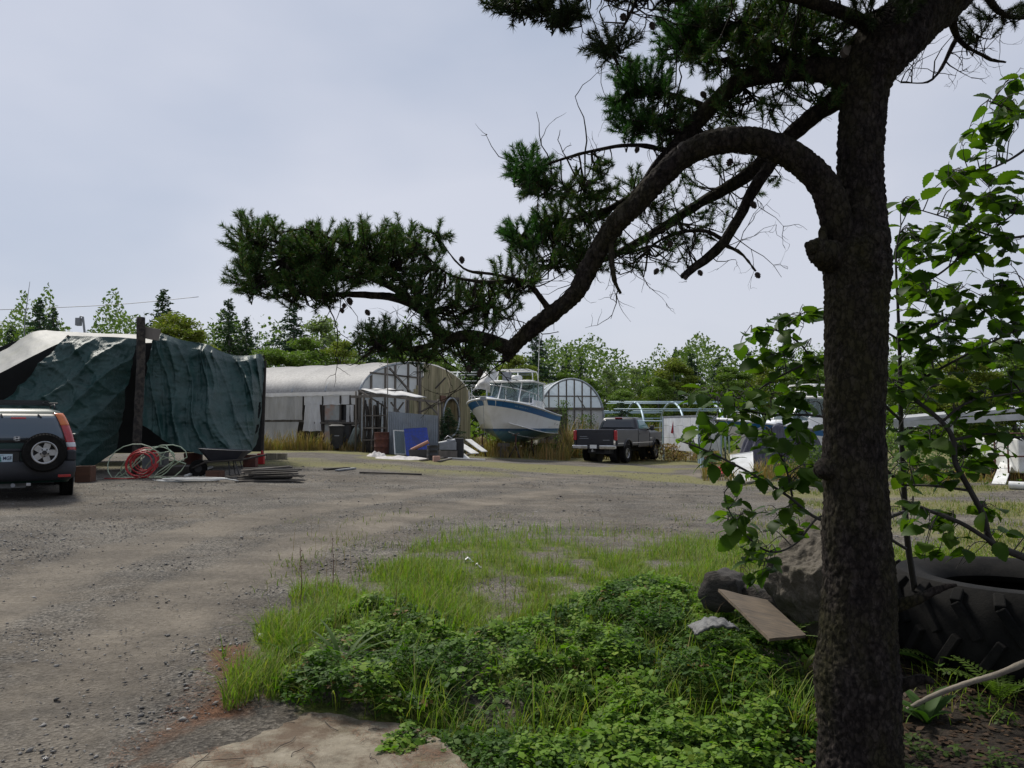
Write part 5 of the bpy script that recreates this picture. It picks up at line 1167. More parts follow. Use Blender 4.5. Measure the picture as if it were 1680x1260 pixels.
# white panel wall
def panel_wall():
    t = thing('panel_wall', 'white panelled enclosure corner to the right of the pickup truck', 'wall', (W(1146, 700, 33.5).x, 33.5, 0))
    A, B, C = W(1088, 700, 37.5), W(1146, 700, 33.5), W(1182, 700, 36.0)
    wm = mat('white_panel', (.62, .64, .67), (.54, .56, .6), scale=2, rough=.5, dirt=(.35, .35, .33), dscale=1.5, damt=.5, island=.06)
    for (P, Q, n) in ((A, B, 5), (B, C, 4)):
        for i in range(n):
            for (z0, z1) in ((.45, 1.02), (1.03, 1.55 if i % 2 else 1.6), (1.56 if i % 2 else 1.61, 1.98)):
                p = P.lerp(Q, i / n + .004); q = P.lerp(Q, (i + 1) / n - .004); mb = MB()
                d = (q - p).normalized(); nn_ = Vector((-d.y, d.x, 0)) * .02
                mb.add([(p.x, p.y, z0), (q.x, q.y, z0), (q.x, q.y, z1), (p.x, p.y, z1)], [(0, 1, 2, 3)]); mb.build('panel', wm, t, world=True, solid=.04)
        mb = MB(); mb.bar(Vector((P.x, P.y, 2.02)), Vector((Q.x, Q.y, 2.02)), .07, .07); mb.build('top_rail', M['grey'], t, world=True)
    for P in (A, B, C):
        mb = MB(); mb.bar(Vector((P.x, P.y - .03, -.05)), Vector((P.x, P.y - .03, 2.05)), .09, .09); mb.build('post', M['bluepipe'], t, world=True)
    p = A.lerp(B, .3); mb = MB(); mb.add([(p.x - .12, p.y - .06, 1.25), (p.x + .16, p.y - .10, 1.2), (p.x + .05, p.y - .09, 1.5), (p.x, p.y - .08, 1.85)], [(0, 1, 2, 3)]); mb.build('red_pennant', M['redhose'], t, world=True, solid=.01)
panel_wall()
# right-hand yard clutter seen through the leaves
M['dullwhite'] = mat('dull_white_metal', (.40, .41, .42), (.30, .31, .32), scale=2, rough=.6, dirt=(.16, .17, .12), dscale=1.5, damt=.6)
t = thing('carport', 'low white-roofed carport seen through the leaves right of the trunk', 'carport', (W(1570, 760, 27).x, 27, 0))
A, B, C, D = W(1466, 690, 27), W(1720, 668, 25), W(1740, 661, 29), W(1480, 684, 31)
mb = MB(); mb.add([A, B, C, D], [(0, 1, 2, 3)]); mb.build('roof', M['dullwhite'], t, world=True, solid=.12)
for (px, d) in ((1475, 27.2), (1560, 26.4), (1628, 26), (1700, 25.4)):
    p = W(px, 690, d); mb = MB(); mb.bar((p.x, p.y, H(p.x, p.y)), (p.x, p.y, 1.75), .1, .1); mb.build('post', M['dullwhite'], t, world=True)
mb = MB(); mb.bar(W(1466, 697, 26.9), W(1720, 681, 24.9), .06, .2); mb.build('fascia', M['dullwhite'], t, world=True)
t = thing('box_trailer', 'white box trailer at the right edge below the carport', 'trailer', G(1690, 790))
mb = MB(); mb.box((.3, 1.0, .75), (1.6, 2.6, 1.0)); mb.build('body', M['white'], t, bevel=.05); 
for s in (-1, 1): make_wheel(t, (.3 + s * .82, 1.0, .3), .3, .18, .16, side=s)
mb = MB(); mb.bar((.3, -.3, .35), (.3, -1.1, .35), .1, .08); mb.build('tow_bar', M['grey'], t)
t = thing('rusty_rack', 'rusty red pipe rack by the white trailer at the right edge', 'rack', G(1670, 792))
for (x, y) in ((-.25, 0), (.75, 0), (-.25, .6), (.75, .6)): mb = MB(); mb.tube([(x, y, 0), (x, y, 1.45)], .025, 7); mb.build('upright', M['rust'], t, smooth=True)
for z in (.75, 1.4):
    for y in (0, .6): mb = MB(); mb.tube([(-.25, y, z), (.75, y, z)], .022, 7); mb.build('rail', M['rust'], t, smooth=True)
p, q = G(1638, 795), W(1655, 750, 23.3); mb = MB(); mb.bar(p, q, .32, .04); solo(mb, 'leaning_plank', M['white'], 'white plank leaning on the rusty rack', 'plank')
p, q = G(1656, 803), G(1720, 806); mb = MB(); mb.tube([p + Vector((0, 0, .1)), q + Vector((0, 0, .1))], .1, 12); solo(mb, 'white_pipe', M['white'], 'thick white pipe lying on the grass at the right edge', 'pipe', smooth='auto')
mb = MB(); g = G(1300, 772)
mb.grid(lambda u, v: Vector((g.x + 1.75 * math.cos(2 * PI * u) * (1 - v * .45) + .06 * math.sin(u * 90), g.y + 1.0 + .8 * math.sin(2 * PI * u) * (1 - v * .45), g.z + 1.5 * math.sin(v * PI / 2) * (1 + .25 * noise.noise((math.cos(2 * PI * u) * 2, math.sin(2 * PI * u) * 2, 0))) + .06 * noise.noise((u * 40, v * 6, 3)))), 140, 24)
solo(mb, 'netting_heap', mat('dark_net', (.05, .05, .07), (.10, .10, .13), scale=5, rough=.9, bump=.8, bscale=12, stretch=(4, 4, .4)), 'tall heap of dark grey netting behind the leaves left of the trunk', 'netting', smooth=True)
for (a, b_, w, m, lab) in (((1153, 785), (1192, 781), .1, 'wood', 'pale beam lying on the yard left of the trunk'), ((1195, 800), (1240, 792), .14, 'wood', 'grey board lying below the netting heap')):
    p, q = G(*a), G(*b_); mb = MB(); mb.bar(p + Vector((0, 0, .05)), q + Vector((0, 0, .05)), w, .06); solo(mb, 'loose_board', M[m], lab, 'board')
panel('white_board', (1199, 747, 24.3), (1234, 742, 24.5), (1236, 790, 22.8), (1203, 790, 22.6), .03, M['white'], 'white sheet board leaning before the netting heap', 'board', M['white'])
p = G(1152, 768); mb = MB(); mb.bar(p, p + Vector((0, 0, .95)), .12, .12); solo(mb, 'blue_post', M['bluepipe'], 'short blue post standing at the panel wall corner', 'post')
p = G(1166, 772); mb = MB(); mb.box(p + Vector((0, 0, .3)), (.35, .3, .6)); solo(mb, 'rusty_box', M['rust'], 'rusty box beside the short blue post', 'box', bevel=.02)
heap(1183, 781, .35, .25, .28, M['redhose'], 'crumpled red and white cloth lying on the yard', 'crumpled_cloth', 'cloth', 5)
heap(1137, 752, .5, .3, .25, M['powder'], 'small pale heap lying at the foot of the panel wall', 'pale_heap', 'rubble', 15)
t = thing('lamp_post', 'thin lamp post rising behind the grey tarp roof', 'lamp', (W(140, 700, 50).x, 50, H(-28, 50)))
p = W(140, 556, 50); q = W(136, 520, 50); mb = MB(); mb.tube([Vector((p.x, 50, .3)), p, q], .07, 8); mb.build('pole', M['grey'], t, world=True); r_ = W(129, 528, 50); mb = MB(); mb.tube([q, W(132, 519, 50), r_], .05, 8); mb.box(r_, (.3, .3, .5)); mb.build('lamp_head', M['grey'], t, world=True)
mb = MB(); mb.tube([Vector((W(38, 600, 45).x, 45, .3)), W(41, 520, 45), W(49, 462, 45)], [.05, .03, .012], 6); solo(mb, 'aerial_mast', M['grey'], 'thin whip aerial mast at the far left behind the trees', 'aerial', smooth=True)
mb = MB(); mb.tube(spline([W(-60, 510, 58), W(60, 506, 58.5), W(200, 499, 59.5), W(326, 487, 60.5)], 8), .022, 5); solo(mb, 'overhead_wire', M['black'], 'thin overhead wire crossing the sky at the left', 'wire', smooth=True)
# ================================================================== FAR TREES
def quads(cent, nrm_rand, size, aspect=1.0, flat=0.0):
    """random leaf-clump quads bent along the middle: (n,3) centres -> verts, tris"""
    n = len(cent); a = RNG.normal(size=(n, 3)); a[:, 2] *= (1 - flat); a /= np.linalg.norm(a, axis=1)[:, None]
    b_ = RNG.normal(size=(n, 3)); b_ -= a * (a * b_).sum(1)[:, None]; b_ /= np.linalg.norm(b_, axis=1)[:, None]
    s = size[:, None]
    V = np.stack([cent - a * s * .5, cent + b_ * s * .32 * aspect, cent + a * s * .5, cent - b_ * s * .32 * aspect], 1)
    tf = np.array([(0, 1, 2), (0, 2, 3)]); f = tf[None] + (np.arange(n) * 4)[:, None, None]
    return V.reshape(-1, 3), f.reshape(-1, 3)
def crown_broad(seed, Hh=10.0, Wd=3.2, low=.12, n=5200, blobs=26):
    r = np.random.default_rng(seed); cs = []
    for k in range(blobs):
        t = r.random(); z = Hh * (low + (1 - low) * t); rad = Wd * min(1, .5 + 1.8 * t) * (1 - t ** 2.6) ** .6 * r.uniform(.3, 1.0); a = r.uniform(0, 6.28)
        cs.append((rad * math.cos(a), rad * math.sin(a), z, r.uniform(.7, 1.35) * (1.15 - .6 * t)))
    cs.append((0, 0, Hh * .93, .5)); P = []
    for (x, y, z, q) in cs:
        m = int(n / len(cs)); d = r.normal(size=(m, 3)); d /= np.linalg.norm(d, axis=1)[:, None]; rr = q * r.random(m) ** .45
        P.append(np.array([x, y, z]) + d * rr[:, None] * np.array([1.15, 1.15, .75]))
    P = np.concatenate(P); P[:, 2] = np.maximum(P[:, 2], .2)
    return quads(P, None, r.uniform(.10, .26, len(P))), cs
def crown_conifer(seed, Hh=10.0, Wd=2.0, n_whorl=34, sparse=1.0):
    r = np.random.default_rng(seed); P = []; br = []
    for k in range(n_whorl):
        t = k / n_whorl; z = Hh * (.05 + .95 * t ** .9); L_ = Wd * (1 - t) ** .85 * r.uniform(.75, 1.15) + .12
        for j in range(r.integers(4, 7)):
            a = r.uniform(0, 6.28); l = L_ * r.uniform(.6, 1.1); m = max(4, int(18 * l * sparse)); s = r.random(m) ** .7
            droop = -.35 * l * s ** 1.5 + .18 * l * s ** 3; wd = .22 * l * (1 - s * .7)
            off = r.normal(size=m) * wd * .6
            P.append(np.stack([np.cos(a) * l * s - np.sin(a) * off, np.sin(a) * l * s + np.cos(a) * off, z + droop + r.normal(size=m) * .05], -1)); br.append((a, l, z))
    P = np.concatenate(P); return quads(P, None, r.uniform(.12, .30, len(P)), .55, .35), br
def trunk_mesh(cs, Hh, conifer=False):
    mb = MB(); mb.tube([(0, 0, -.3), (.05, 0, Hh * .3), (0, .06, Hh * .65), (0, 0, Hh * .97)], [.16, .12, .07, .015], 7)
    if not conifer:
        for (x, y, z, q) in cs[:16]:
            z0 = max(.8, z - 1.6 * math.hypot(x, y)); mb.tube([(0, 0, z0), (x * .5, y * .5, (z0 + z) / 2 + .15), (x, y, z)], [.05, .035, .012], 5, cap=False)
    else:
        for (a, l, z) in cs[::3]: mb.tube([(0, 0, z), (math.cos(a) * l * .9, math.sin(a) * l * .9, z - .22 * l)], [.025, .008], 4, cap=False)
    return mb
LM = {  # leaf greens lightened in place of distance haze
 'alder': leaf_mat('alder_leaves', [(.085, .14, .03), (.13, .19, .04), (.10, .16, .034), (.165, .22, .045), (.11, .17, .036)], .3),
 'yellow': leaf_mat('yellowing_leaves', [(.15, .19, .03), (.20, .225, .04), (.12, .165, .028), (.22, .21, .045)], .3),
 'pale': leaf_mat('pale_leaves', [(.16, .21, .09), (.21, .25, .12), (.14, .19, .08), (.25, .28, .15)], .3),
 'spruce': leaf_mat('spruce_needles', [(.026, .056, .030), (.045, .085, .042), (.034, .068, .036), (.06, .105, .05)], .15),
 'fir': leaf_mat('fir_needles', [(.03, .06, .022), (.045, .085, .03), (.035, .07, .026)], .18)}
bark_far = mat('far_bark', (.09, .08, .07), (.16, .15, .14), scale=3, rough=.9)
PROTO = {}
def proto(kind, seed):
    key = (kind, seed)
    if key in PROTO: return PROTO[key]
    if kind in ('spruce', 'fir'):
        (v, f), cs = crown_conifer(seed, 10, 3.1 if kind == 'spruce' else 3.0, 52, 1.9 if kind == 'spruce' else 1.7); tm = trunk_mesh(cs, 10, True)
    elif kind == 'pale': (v, f), cs = crown_broad(seed, 10, 2.9, .05, 8500, 46); tm = trunk_mesh(cs, 10)
    else: (v, f), cs = crown_broad(seed, 10, 3.3, .03, 20000, 60); tm = trunk_mesh(cs, 10)
    c = np_mesh('crown', v, f, LM[kind]); tr = tm.build('trunk', bark_far, smooth=True)
    cm, tm_ = c.data, tr.data; bpy.data.objects.remove(c); bpy.data.objects.remove(tr); PROTO[key] = (cm, tm_); return PROTO[key]
def tree(name, px, ytop, d, kind, label, wide=1.0, seed=1, group='trees along the back of the yard'):
    cm, tm_ = proto(kind, seed); top = W(px, ytop, d); z0 = H(top.x, d) - .1; hh = (top.z - z0) / (11.1 if kind not in ('spruce', 'fir') else 9.9)
    t = thing(name, label, 'tree', (top.x, d, z0), random.uniform(0, 6.28), group)
    sc = (hh * wide, hh * wide, hh)
    for nm, me in (('crown', cm), ('trunk', tm_)):
        o = bpy.data.objects.new(nm, me); COL.objects.link(o); o.parent = t; o.scale = sc
    return t
S, A_, P_, Y_, F_ = 'spruce', 'alder', 'pale', 'yellow', 'fir'
TREES = [
 ('spruce_tree', 66, 492, 58, S, 1, 1, 'dark spruce with twin tops at the far left above the grey tarp'),
 ('spruce_tree', 88, 505, 60, S, .8, 2, 'shorter spruce right beside the far-left spruce'),
 ('spruce_tree', 20, 535, 62, S, 1, 3, 'small dark spruce at the left edge of the photo'),
 ('alder_tree', 45, 545, 56, A_, 1.1, 1, 'low green tree below the far-left spruces'),
 ('pale_tree', 105, 535, 64, P_, 1.1, 1, 'thin pale tree left of the lamp post'),
 ('pale_tree', 175, 535, 62, P_, 1.2, 2, 'thin pale bush-like tree right of the lamp post'),
 ('alder_tree', 205, 545, 58, A_, .9, 2, 'low green tree just left of the log post top'),
 ('spruce_tree', 268, 475, 60, F_, 1.15, 1, 'dark pointed conifer rising behind the yellowing tree'),
 ('yellow_tree', 285, 500, 54, Y_, 1.1, 3, 'broad yellow-green tree behind the log post'),
 ('yellow_tree', 325, 525, 53, Y_, .9, 1, 'smaller yellow-green tree over the tarp slope'),
 ('fir_tree', 376, 490, 57, F_, 1.0, 2, 'feathery fir tree above the right end of the green tarp'),
 ('fir_tree', 404, 520, 56, F_, 1.0, 1, 'lower fir tree close to the feathery one above the tarp end'),
 ('spruce_tree', 482, 495, 60, S, 1.2, 2, 'dark spruce left above the grey greenhouse roof'),
 ('alder_tree', 445, 560, 50, A_, 1.2, 3, 'bright green bushy tree right beside the green tarp corner'),
 ('pale_tree', 528, 505, 58, P_, 1.0, 3, 'airy pale-leaved tree above the greenhouse roof'),
 ('alder_tree', 500, 540, 52, A_, 1.3, 1, 'wide green tree over the left greenhouse roof'),
 ('alder_tree', 560, 545, 54, Y_, 1.0, 2, 'yellow-green tree over the middle of the greenhouse roof'),
 ('spruce_tree', 610, 520, 62, S, 1.0, 1, 'dark spruce half hidden by the left pine spray'),
 ('alder_tree', 655, 560, 56, A_, 1.2, 2, 'green tree behind the greenhouse arch top'),
 ('alder_tree', 715, 570, 58, A_, 1.1, 3, 'green tree under the tip of the long pine branch'),
 ('spruce_tree', 780, 545, 60, S, 1.0, 2, 'dark spruce behind the boat cover under the branch'),
 ('yellow_tree', 850, 570, 56, Y_, 1.0, 1, 'yellow-green tree directly above the boat cabin'),
 ('spruce_tree', 880, 548, 62, S, 1.25, 3, 'broad dark spruce right of the thick branch end'),
 ('spruce_tree', 930, 575, 66, S, .9, 1, 'slim spruce above the arched greenhouse'),
 ('spruce_tree', 953, 582, 66, S, .9, 2, 'slim spruce second from the arched greenhouse top'),
 ('alder_tree', 925, 600, 60, A_, 1.2, 1, 'green tree filling the space above the arched greenhouse'),
 ('alder_tree', 965, 612, 58, A_, 1.1, 2, 'low green tree right of the arched greenhouse'),
 ('pale_tree', 995, 595, 64, P_, 1.0, 1, 'pale feathery tree above the truck cab, left of two'),
 ('pale_tree', 1042, 592, 64, P_, .9, 2, 'pale feathery tree above the truck hood, right of two'),
 ('spruce_tree', 1058, 602, 66, S, .9, 3, 'thin spruce among the pale trees above the truck'),
 ('alder_tree', 1020, 632, 56, A_, 1.3, 3, 'low wide green tree behind the truck cab'),
 ('yellow_tree', 1105, 578, 60, Y_, 1.0, 3, 'tall yellow-green tree over the white panel wall'),
 ('spruce_tree', 1135, 580, 62, S, 1.2, 1, 'dark full spruce behind the tall yellow-green tree'),
 ('spruce_tree', 1108, 570, 66, S, .7, 2, 'spindly spruce tip poking over the yellow-green tree'),
 ('alder_tree', 1080, 610, 58, A_, 1.0, 1, 'green tree left of the tall yellow-green tree'),
 ('spruce_tree', 1180, 582, 66, S, 1.2, 3, 'dark spruce over the left end of the motor boat'),
 ('yellow_tree', 1195, 590, 58, A_, 1.3, 2, 'bright green tree above the motor boat cabin'),
 ('spruce_tree', 1226, 572, 66, S, 1.1, 1, 'dark spruce just left of the leafy sapling twigs'),
 ('alder_tree', 1245, 588, 60, Y_, 1.2, 1, 'yellow-green tree behind the upper sapling leaves'),
 ('spruce_tree', 1290, 560, 64, S, 1.1, 2, 'dark spruce behind the leaves left of the pine trunk'),
 ('alder_tree', 1320, 590, 58, A_, 1.3, 3, 'green tree close to the left edge of the pine trunk'),
 ('spruce_tree', 1420, 560, 62, S, 1.2, 3, 'spruce almost hidden by the pine trunk'),
 ('spruce_tree', 1555, 515, 60, S, 1.0, 1, 'spruce peeking over the sapling right of the trunk'),
 ('alder_tree', 1490, 580, 56, A_, 1.3, 1, 'green tree right behind the trunk above the carport'),
 ('alder_tree', 1580, 570, 54, Y_, 1.3, 2, 'yellow-green tree above the middle of the carport'),
 ('alder_tree', 1660, 565, 54, A_, 1.4, 3, 'green tree at the right edge above the trailer'),
]
for (nm, px, yt, d, kd, wd, sd_, lab) in TREES: tree(nm, px, yt, d, kd, lab, wd * (1.25 if kd in (A_, Y_, P_) else 1.1), sd_)
# the wood behind reads as one mass
def woodland():
    n = 110000; d = RNG.uniform(60, 92, n); px = RNG.uniform(-160, 1840, n); top = (2.6 + 3.6 * vnoise(px / 60, d / 14, 1.0, 3) + 1.6 * vnoise(px / 22, d / 8, 1.0, 9)) * (1.5 + .4 * (1 - sstep(300, 800, px))) * (.75 + .25 * d / 75)
    x = (px - 840) / FPX * d; z = top * RNG.random(n) ** .55 + .2
    v, f = quads(np.stack([x, d, z], -1), None, RNG.uniform(.2, .42, n))
    tag(np_mesh('woodland', v, f, leaf_mat('wood_leaves', [(.075, .125, .035), (.12, .175, .045), (.15, .20, .05), (.05, .09, .035)], .25)), 'dense green wood closing off the back of the yard', None, kind='stuff')
    n = 9000; d = RNG.uniform(46, 58, n); px = RNG.uniform(-100, 1800, n); x = (px - 840) / FPX * d; z = hgt(x, d) + (.4 + 1.7 * vnoise(px / 30, d / 5, 1, 4)) * RNG.random(n) ** .6
    v, f = quads(np.stack([x, d, z], -1), None, RNG.uniform(.2, .4, n))
    tag(np_mesh('undergrowth', v, f, LM['alder']), 'low green scrub in front of the wood', None, kind='stuff')
woodland()
# little spruces and shrubs standing in the yard
def small_spruce(px, py, ytop, d, label, wide=1.0, seed=3):
    cm, tm_ = proto('spruce', seed); top = W(px, ytop, d); z0 = H(top.x, d); hh = (top.z - z0) / 10
    t = thing('young_spruce', label, 'tree', (top.x, d, z0), random.uniform(0, 6), 'young spruces in the yard')
    for nm, me in (('crown', cm), ('trunk', tm_)):
        o = bpy.data.objects.new(nm, me); COL.objects.link(o); o.parent = t; o.scale = (hh * wide, hh * wide, hh)
small_spruce(735, 745, 668, 36.5, 'young dark spruce growing before the round doorway', 1.9, 1)
small_spruce(1020, 700, 655, 41, 'young spruce standing right behind the truck cab', 2.0, 2)
def shrub(px, d, h, w, n, label, stops, name='leafy_shrub', size=(.05, .12)):
    c = W(px, 700, d); z0 = H(c.x, d); t = thing(name, label, 'shrub', (c.x, d, z0)); P = RNG.normal(size=(n, 3)) * np.array([w * .4, w * .4, 1]); P[:, 2] = h * RNG.random(n) ** .8
    P[:, :2] *= (1.1 - .6 * P[:, 2:3] / h)
    v, f = quads(P, None, RNG.uniform(*size, n)); np_mesh('foliage', v, f, leaf_mat(name + '_leaf', stops, .3), t)
    mb = MB()
    for k in range(7): a = random.uniform(0, 6.28); mb.tube([(0, 0, 0), (.2 * w * math.cos(a), .2 * w * math.sin(a), h * .5), (.35 * w * math.cos(a), .35 * w * math.sin(a), h * .85)], [.02, .014, .006], 5)
    mb.build('stems', M['darkwood'], t)
gs = [(.05, .09, .02), (.08, .13, .03), (.11, .15, .035)]
shrub(925, 41.5, 2.9, .9, 900, 'thin climbing shrub on the front of the arched greenhouse', gs); shrub(960, 41.2, 2.2, 1.3, 900, 'leafy shrub before the arched greenhouse right half', gs)
shrub(1590, 24, .9, 1.2, 1200, 'bright green shrub below the carport', [(.10, .17, .03), (.15, .21, .04)]); shrub(1330, 24.5, 1.0, 1.6, 1500, 'green weeds growing up the netting heap by the trunk', gs); shrub(1105, 36, .8, 1.8, 900, 'reddish dry bush in front of the white panel wall', [(.22, .13, .07), (.3, .2, .1), (.16, .1, .06)], 'dry_bush', (.06, .14)); shrub(1500, 21.5, 1.3, 2.4, 2200, 'dark green weeds right of the pine trunk in the yard', gs)
shrub(893, 37, .6, 2.6, 1600, 'low green weeds in the shade under the raised boat', gs)
# ================================================================== THE PINE
PD = 3.3
def wp(px, py, d=PD): return W(px, py, d)
pine = thing('pine_tree', 'big dark pine with a curved low branch arching over the yard', 'tree', (wp(1405, 1290).x, PD, H(wp(1405, 1290).x, PD)))
def bark_mat(name, c1, c2, c3):
    m, t, b = _nodes(name); v = _vec(t, (1, 1, .55)); b.inputs['Roughness'].default_value = .95; b.inputs['Specular IOR Level'].default_value = .15
    n1 = _noise(t, v, 34, 8, .7); n2 = _noise(t, v, 5, 6, .6)
    c = _ramp(t, n1, [(.34, c1), (.52, c2), (.7, c3)]); c = _mix(t, _ramp(t, n2, [(.42, (0, 0, 0)), (.66, (.75, .75, .75))]), c, (.036, .034, .013))
    t.links.new(c, b.inputs['Base Color']); vo = t.nodes.new('ShaderNodeTexVoronoi'); vo.inputs['Scale'].default_value = 42; t.links.new(v, vo.inputs['Vector'])
    _bump(t, b, _mix(t, .5, n1, vo.outputs['Distance']), .9, .02)
    ve = t.nodes.new('ShaderNodeTexVoronoi'); ve.feature = 'DISTANCE_TO_EDGE'; ve.inputs['Scale'].default_value = 36; ve.inputs['Randomness'].default_value = 1
    wv = _mix(t, .06, v, t.nodes[n1.node.name].outputs['Color'], 'ADD'); t.links.new(wv, ve.inputs['Vector'])
    t.links.new(_mix(t, 1.0, c, _ramp(t, ve.outputs['Distance'], [(.02, (.4, .4, .4)), (.16, (1.1, 1.08, 1.06))]), 'MULTIPLY'), b.inputs['Base Color']); return m
M['bark'] = bark_mat('pine_bark', (.008, .0065, .006), (.026, .021, .019), (.060, .051, .047))
def limb(name, pts, n=24, rings=8, disp=.0, par=pine, bark='bark', fine=1.0, rsc=1.0):
    """pts: (px, py, radius_px, depth)"""
    S_ = spline(pts, rings); P = [W(q[0], q[1], q[3]) for q in S_]; rs = [max(.0012, q[2] * q[3] / FPX * rsc) for q in S_]
    mb = MB(); mb.tube(P, rs, n)
    if disp:
        k = len(P); out = []
        for i in range(k):
            c = P[i]
            for j in range(n):
                v = Vector(mb.v[i * n + j]); d = (v - c).normalized()
                q = Vector((v.x * 44, v.y * 44, v.z * 30)) * fine + Vector((noise.noise(v * 20), noise.noise(v * 23 + Vector((5, 0, 0))), noise.noise(v * 21))) * .5
                dd, _pp = noise.voronoi(q); e = min(1, (dd[1] - dd[0]) * 2.2)
                out.append(tuple(v + d * (disp * (e - .6) + disp * .8 * noise.noise(v * 6) + disp * .5 * noise.noise(v * 60))))
        mb.v = out + mb.v[k * n:]
    return mb.build(name, M[bark], par, smooth=True, world=True), P, rs
BR = []   # (P, rs) skeleton for twigs
trunk_pts = [(1410, 1330, 79.0, 3.3), (1409, 1270, 65.8, 3.3), (1410, 1200, 62.0, 3.3), (1406, 1110, 65.8, 3.3), (1407, 1060, 60.2, 3.3), (1409, 960, 55.5, 3.3), (1405, 860, 51.7, 3.3), (1401, 700, 47.0, 3.3), (1404, 560, 47.9, 3.3), (1406, 470, 50.8, 3.3), (1407, 420, 52.6, 3.3), (1411, 385, 43.2, 3.3), (1413, 330, 36.7, 3.3), (1412, 250, 35.7, 3.3), (1416, 170, 38.5, 3.3), (1424, 120, 44.2, 3.3), (1450, 75, 50.8, 3.3), (1505, 25, 48.9, 3.35), (1590, -50, 44.2, 3.4), (1690, -150, 39.5, 3.5), (1800, -300, 32.0, 3.5), (1850, -480, 18.8, 3.5)]
limb('trunk', trunk_pts, 132, 30, .008, fine=1.0)
o, P, rs = limb('main_branch', [(1398, 440, 26.1, 3.3), (1378, 380, 26.1, 3.27), (1355, 310, 24.9, 3.24), (1310, 262, 23.6, 3.22), (1250, 234, 22.2, 3.22), (1190, 230, 21.6, 3.25), (1130, 250, 20.3, 3.3), (1085, 290, 18.9, 3.34), (1050, 328, 17.6, 3.38), (1012, 365, 17.6, 3.42), (986, 402, 16.3, 3.46), (966, 440, 15.7, 3.5), (943, 482, 15.0, 3.53), (905, 515, 14.4, 3.56), (868, 543, 13.1, 3.6), (838, 573, 11.8, 3.62), (829, 592, 7.8, 3.62)], 56, 20, .006); BR.append((P, rs))
def br(name, pts, n=10, disp=.003): o, P, rs = limb(name, pts, n, 6, disp); BR.append((P, rs)); return o
br('branch', [(842, 574, 13.4, 3.61), (792, 556, 11.8, 3.6), (760, 552, 10.9, 3.6), (735, 556, 10.1, 3.62), (712, 537, 9.2, 3.65), (695, 510, 8.4, 3.66), (655, 490, 7.6, 3.68), (600, 484, 5.9, 3.7), (540, 482, 4.2, 3.7), (480, 474, 2.9, 3.7), (425, 452, 1.7, 3.7)], 14)
br('branch', [(690, 505, 7.6, 3.66), (640, 470, 5.9, 3.7), (560, 440, 4.2, 3.75), (480, 405, 2.9, 3.75), (410, 385, 1.7, 3.75)])
br('branch', [(640, 470, 4.2, 3.7), (600, 430, 3.4, 3.68), (560, 400, 2.5, 3.66), (500, 375, 1.7, 3.66)])
br('branch', [(738, 555, 6.7, 3.62), (690, 570, 5.0, 3.6), (630, 572, 3.4, 3.58), (595, 555, 2.1, 3.56)])
br('branch', [(905, 515, 6.7, 3.56), (882, 482, 5.0, 3.52), (858, 461, 4.2, 3.5), (800, 463, 3.4, 3.5), (740, 452, 2.5, 3.5), (690, 412, 1.7, 3.5)])
br('branch', [(860, 462, 3.4, 3.5), (810, 450, 2.5, 3.46), (760, 440, 2.1, 3.45), (720, 392, 1.3, 3.45)])
br('branch', [(1400, 128, 28.6, 3.32), (1340, 114, 21.0, 3.38), (1270, 120, 16.8, 3.44), (1215, 132, 15.1, 3.5), (1162, 180, 13.4, 3.54), (1122, 226, 12.6, 3.58), (1083, 268, 10.9, 3.62), (1040, 320, 7.6, 3.7), (980, 350, 5.0, 3.75), (910, 365, 3.4, 3.8), (860, 380, 2.1, 3.8)], 16, .005)
br('branch', [(1100, 248, 5.0, 3.6), (1040, 238, 3.8, 3.58), (980, 246, 2.9, 3.55), (920, 262, 2.5, 3.5), (870, 280, 1.7, 3.5)])
br('branch', [(1165, 178, 5.9, 3.54), (1100, 155, 4.6, 3.6), (1050, 150, 3.4, 3.62), (1010, 130, 2.1, 3.64)])
br('branch', [(1120, 225, 5.0, 3.58), (1070, 200, 3.8, 3.64), (1020, 200, 2.5, 3.66)])
br('branch', [(1340, 114, 10.1, 3.38), (1270, 80, 7.6, 3.5), (1200, 55, 5.5, 3.6), (1140, 30, 3.4, 3.66), (1110, -10, 2.5, 3.7)])
br('branch', [(1395, 150, 20.2, 3.36), (1345, 182, 15.1, 3.46), (1292, 226, 13.4, 3.56), (1222, 290, 10.9, 3.66), (1150, 332, 9.2, 3.76), (1060, 390, 6.7, 3.86), (980, 430, 4.2, 3.9), (900, 440, 2.5, 3.95)], 14, .005)
br('branch', [(1270, 262, 10.1, 3.5), (1238, 308, 10.1, 3.52), (1210, 360, 9.2, 3.54), (1182, 403, 8.4, 3.56), (1130, 446, 6.7, 3.58), (1118, 455, 3.4, 3.58)], 14, .005)
br('branch', [(1190, 395, 4.2, 3.55), (1150, 378, 3.4, 3.6), (1090, 390, 2.5, 3.65), (1040, 430, 1.7, 3.68)])
br('branch', [(1000, 385, 6.7, 3.44), (1004, 430, 5.0, 3.42), (1008, 460, 3.8, 3.4), (1018, 482, 2.1, 3.4)])
br('branch', [(1185, 400, 3.4, 3.56), (1215, 415, 2.5, 3.54), (1240, 445, 1.7, 3.52)])
br('branch', [(1460, 60, 15.1, 3.3), (1380, 20, 11.8, 3.2), (1280, -10, 9.2, 3.1), (1150, -40, 6.7, 3.0), (1000, -30, 4.2, 2.9), (930, 15, 2.5, 2.85), (850, 8, 1.7, 2.85)])
br('branch', [(1060, -36, 4.2, 2.95), (1030, 30, 2.5, 2.9), (1005, 70, 1.7, 2.88)])
br('branch', [(1560, -10, 11.8, 3.4), (1570, 60, 5.0, 3.6), (1620, 95, 2.9, 3.7), (1650, 102, 1.7, 3.75)])
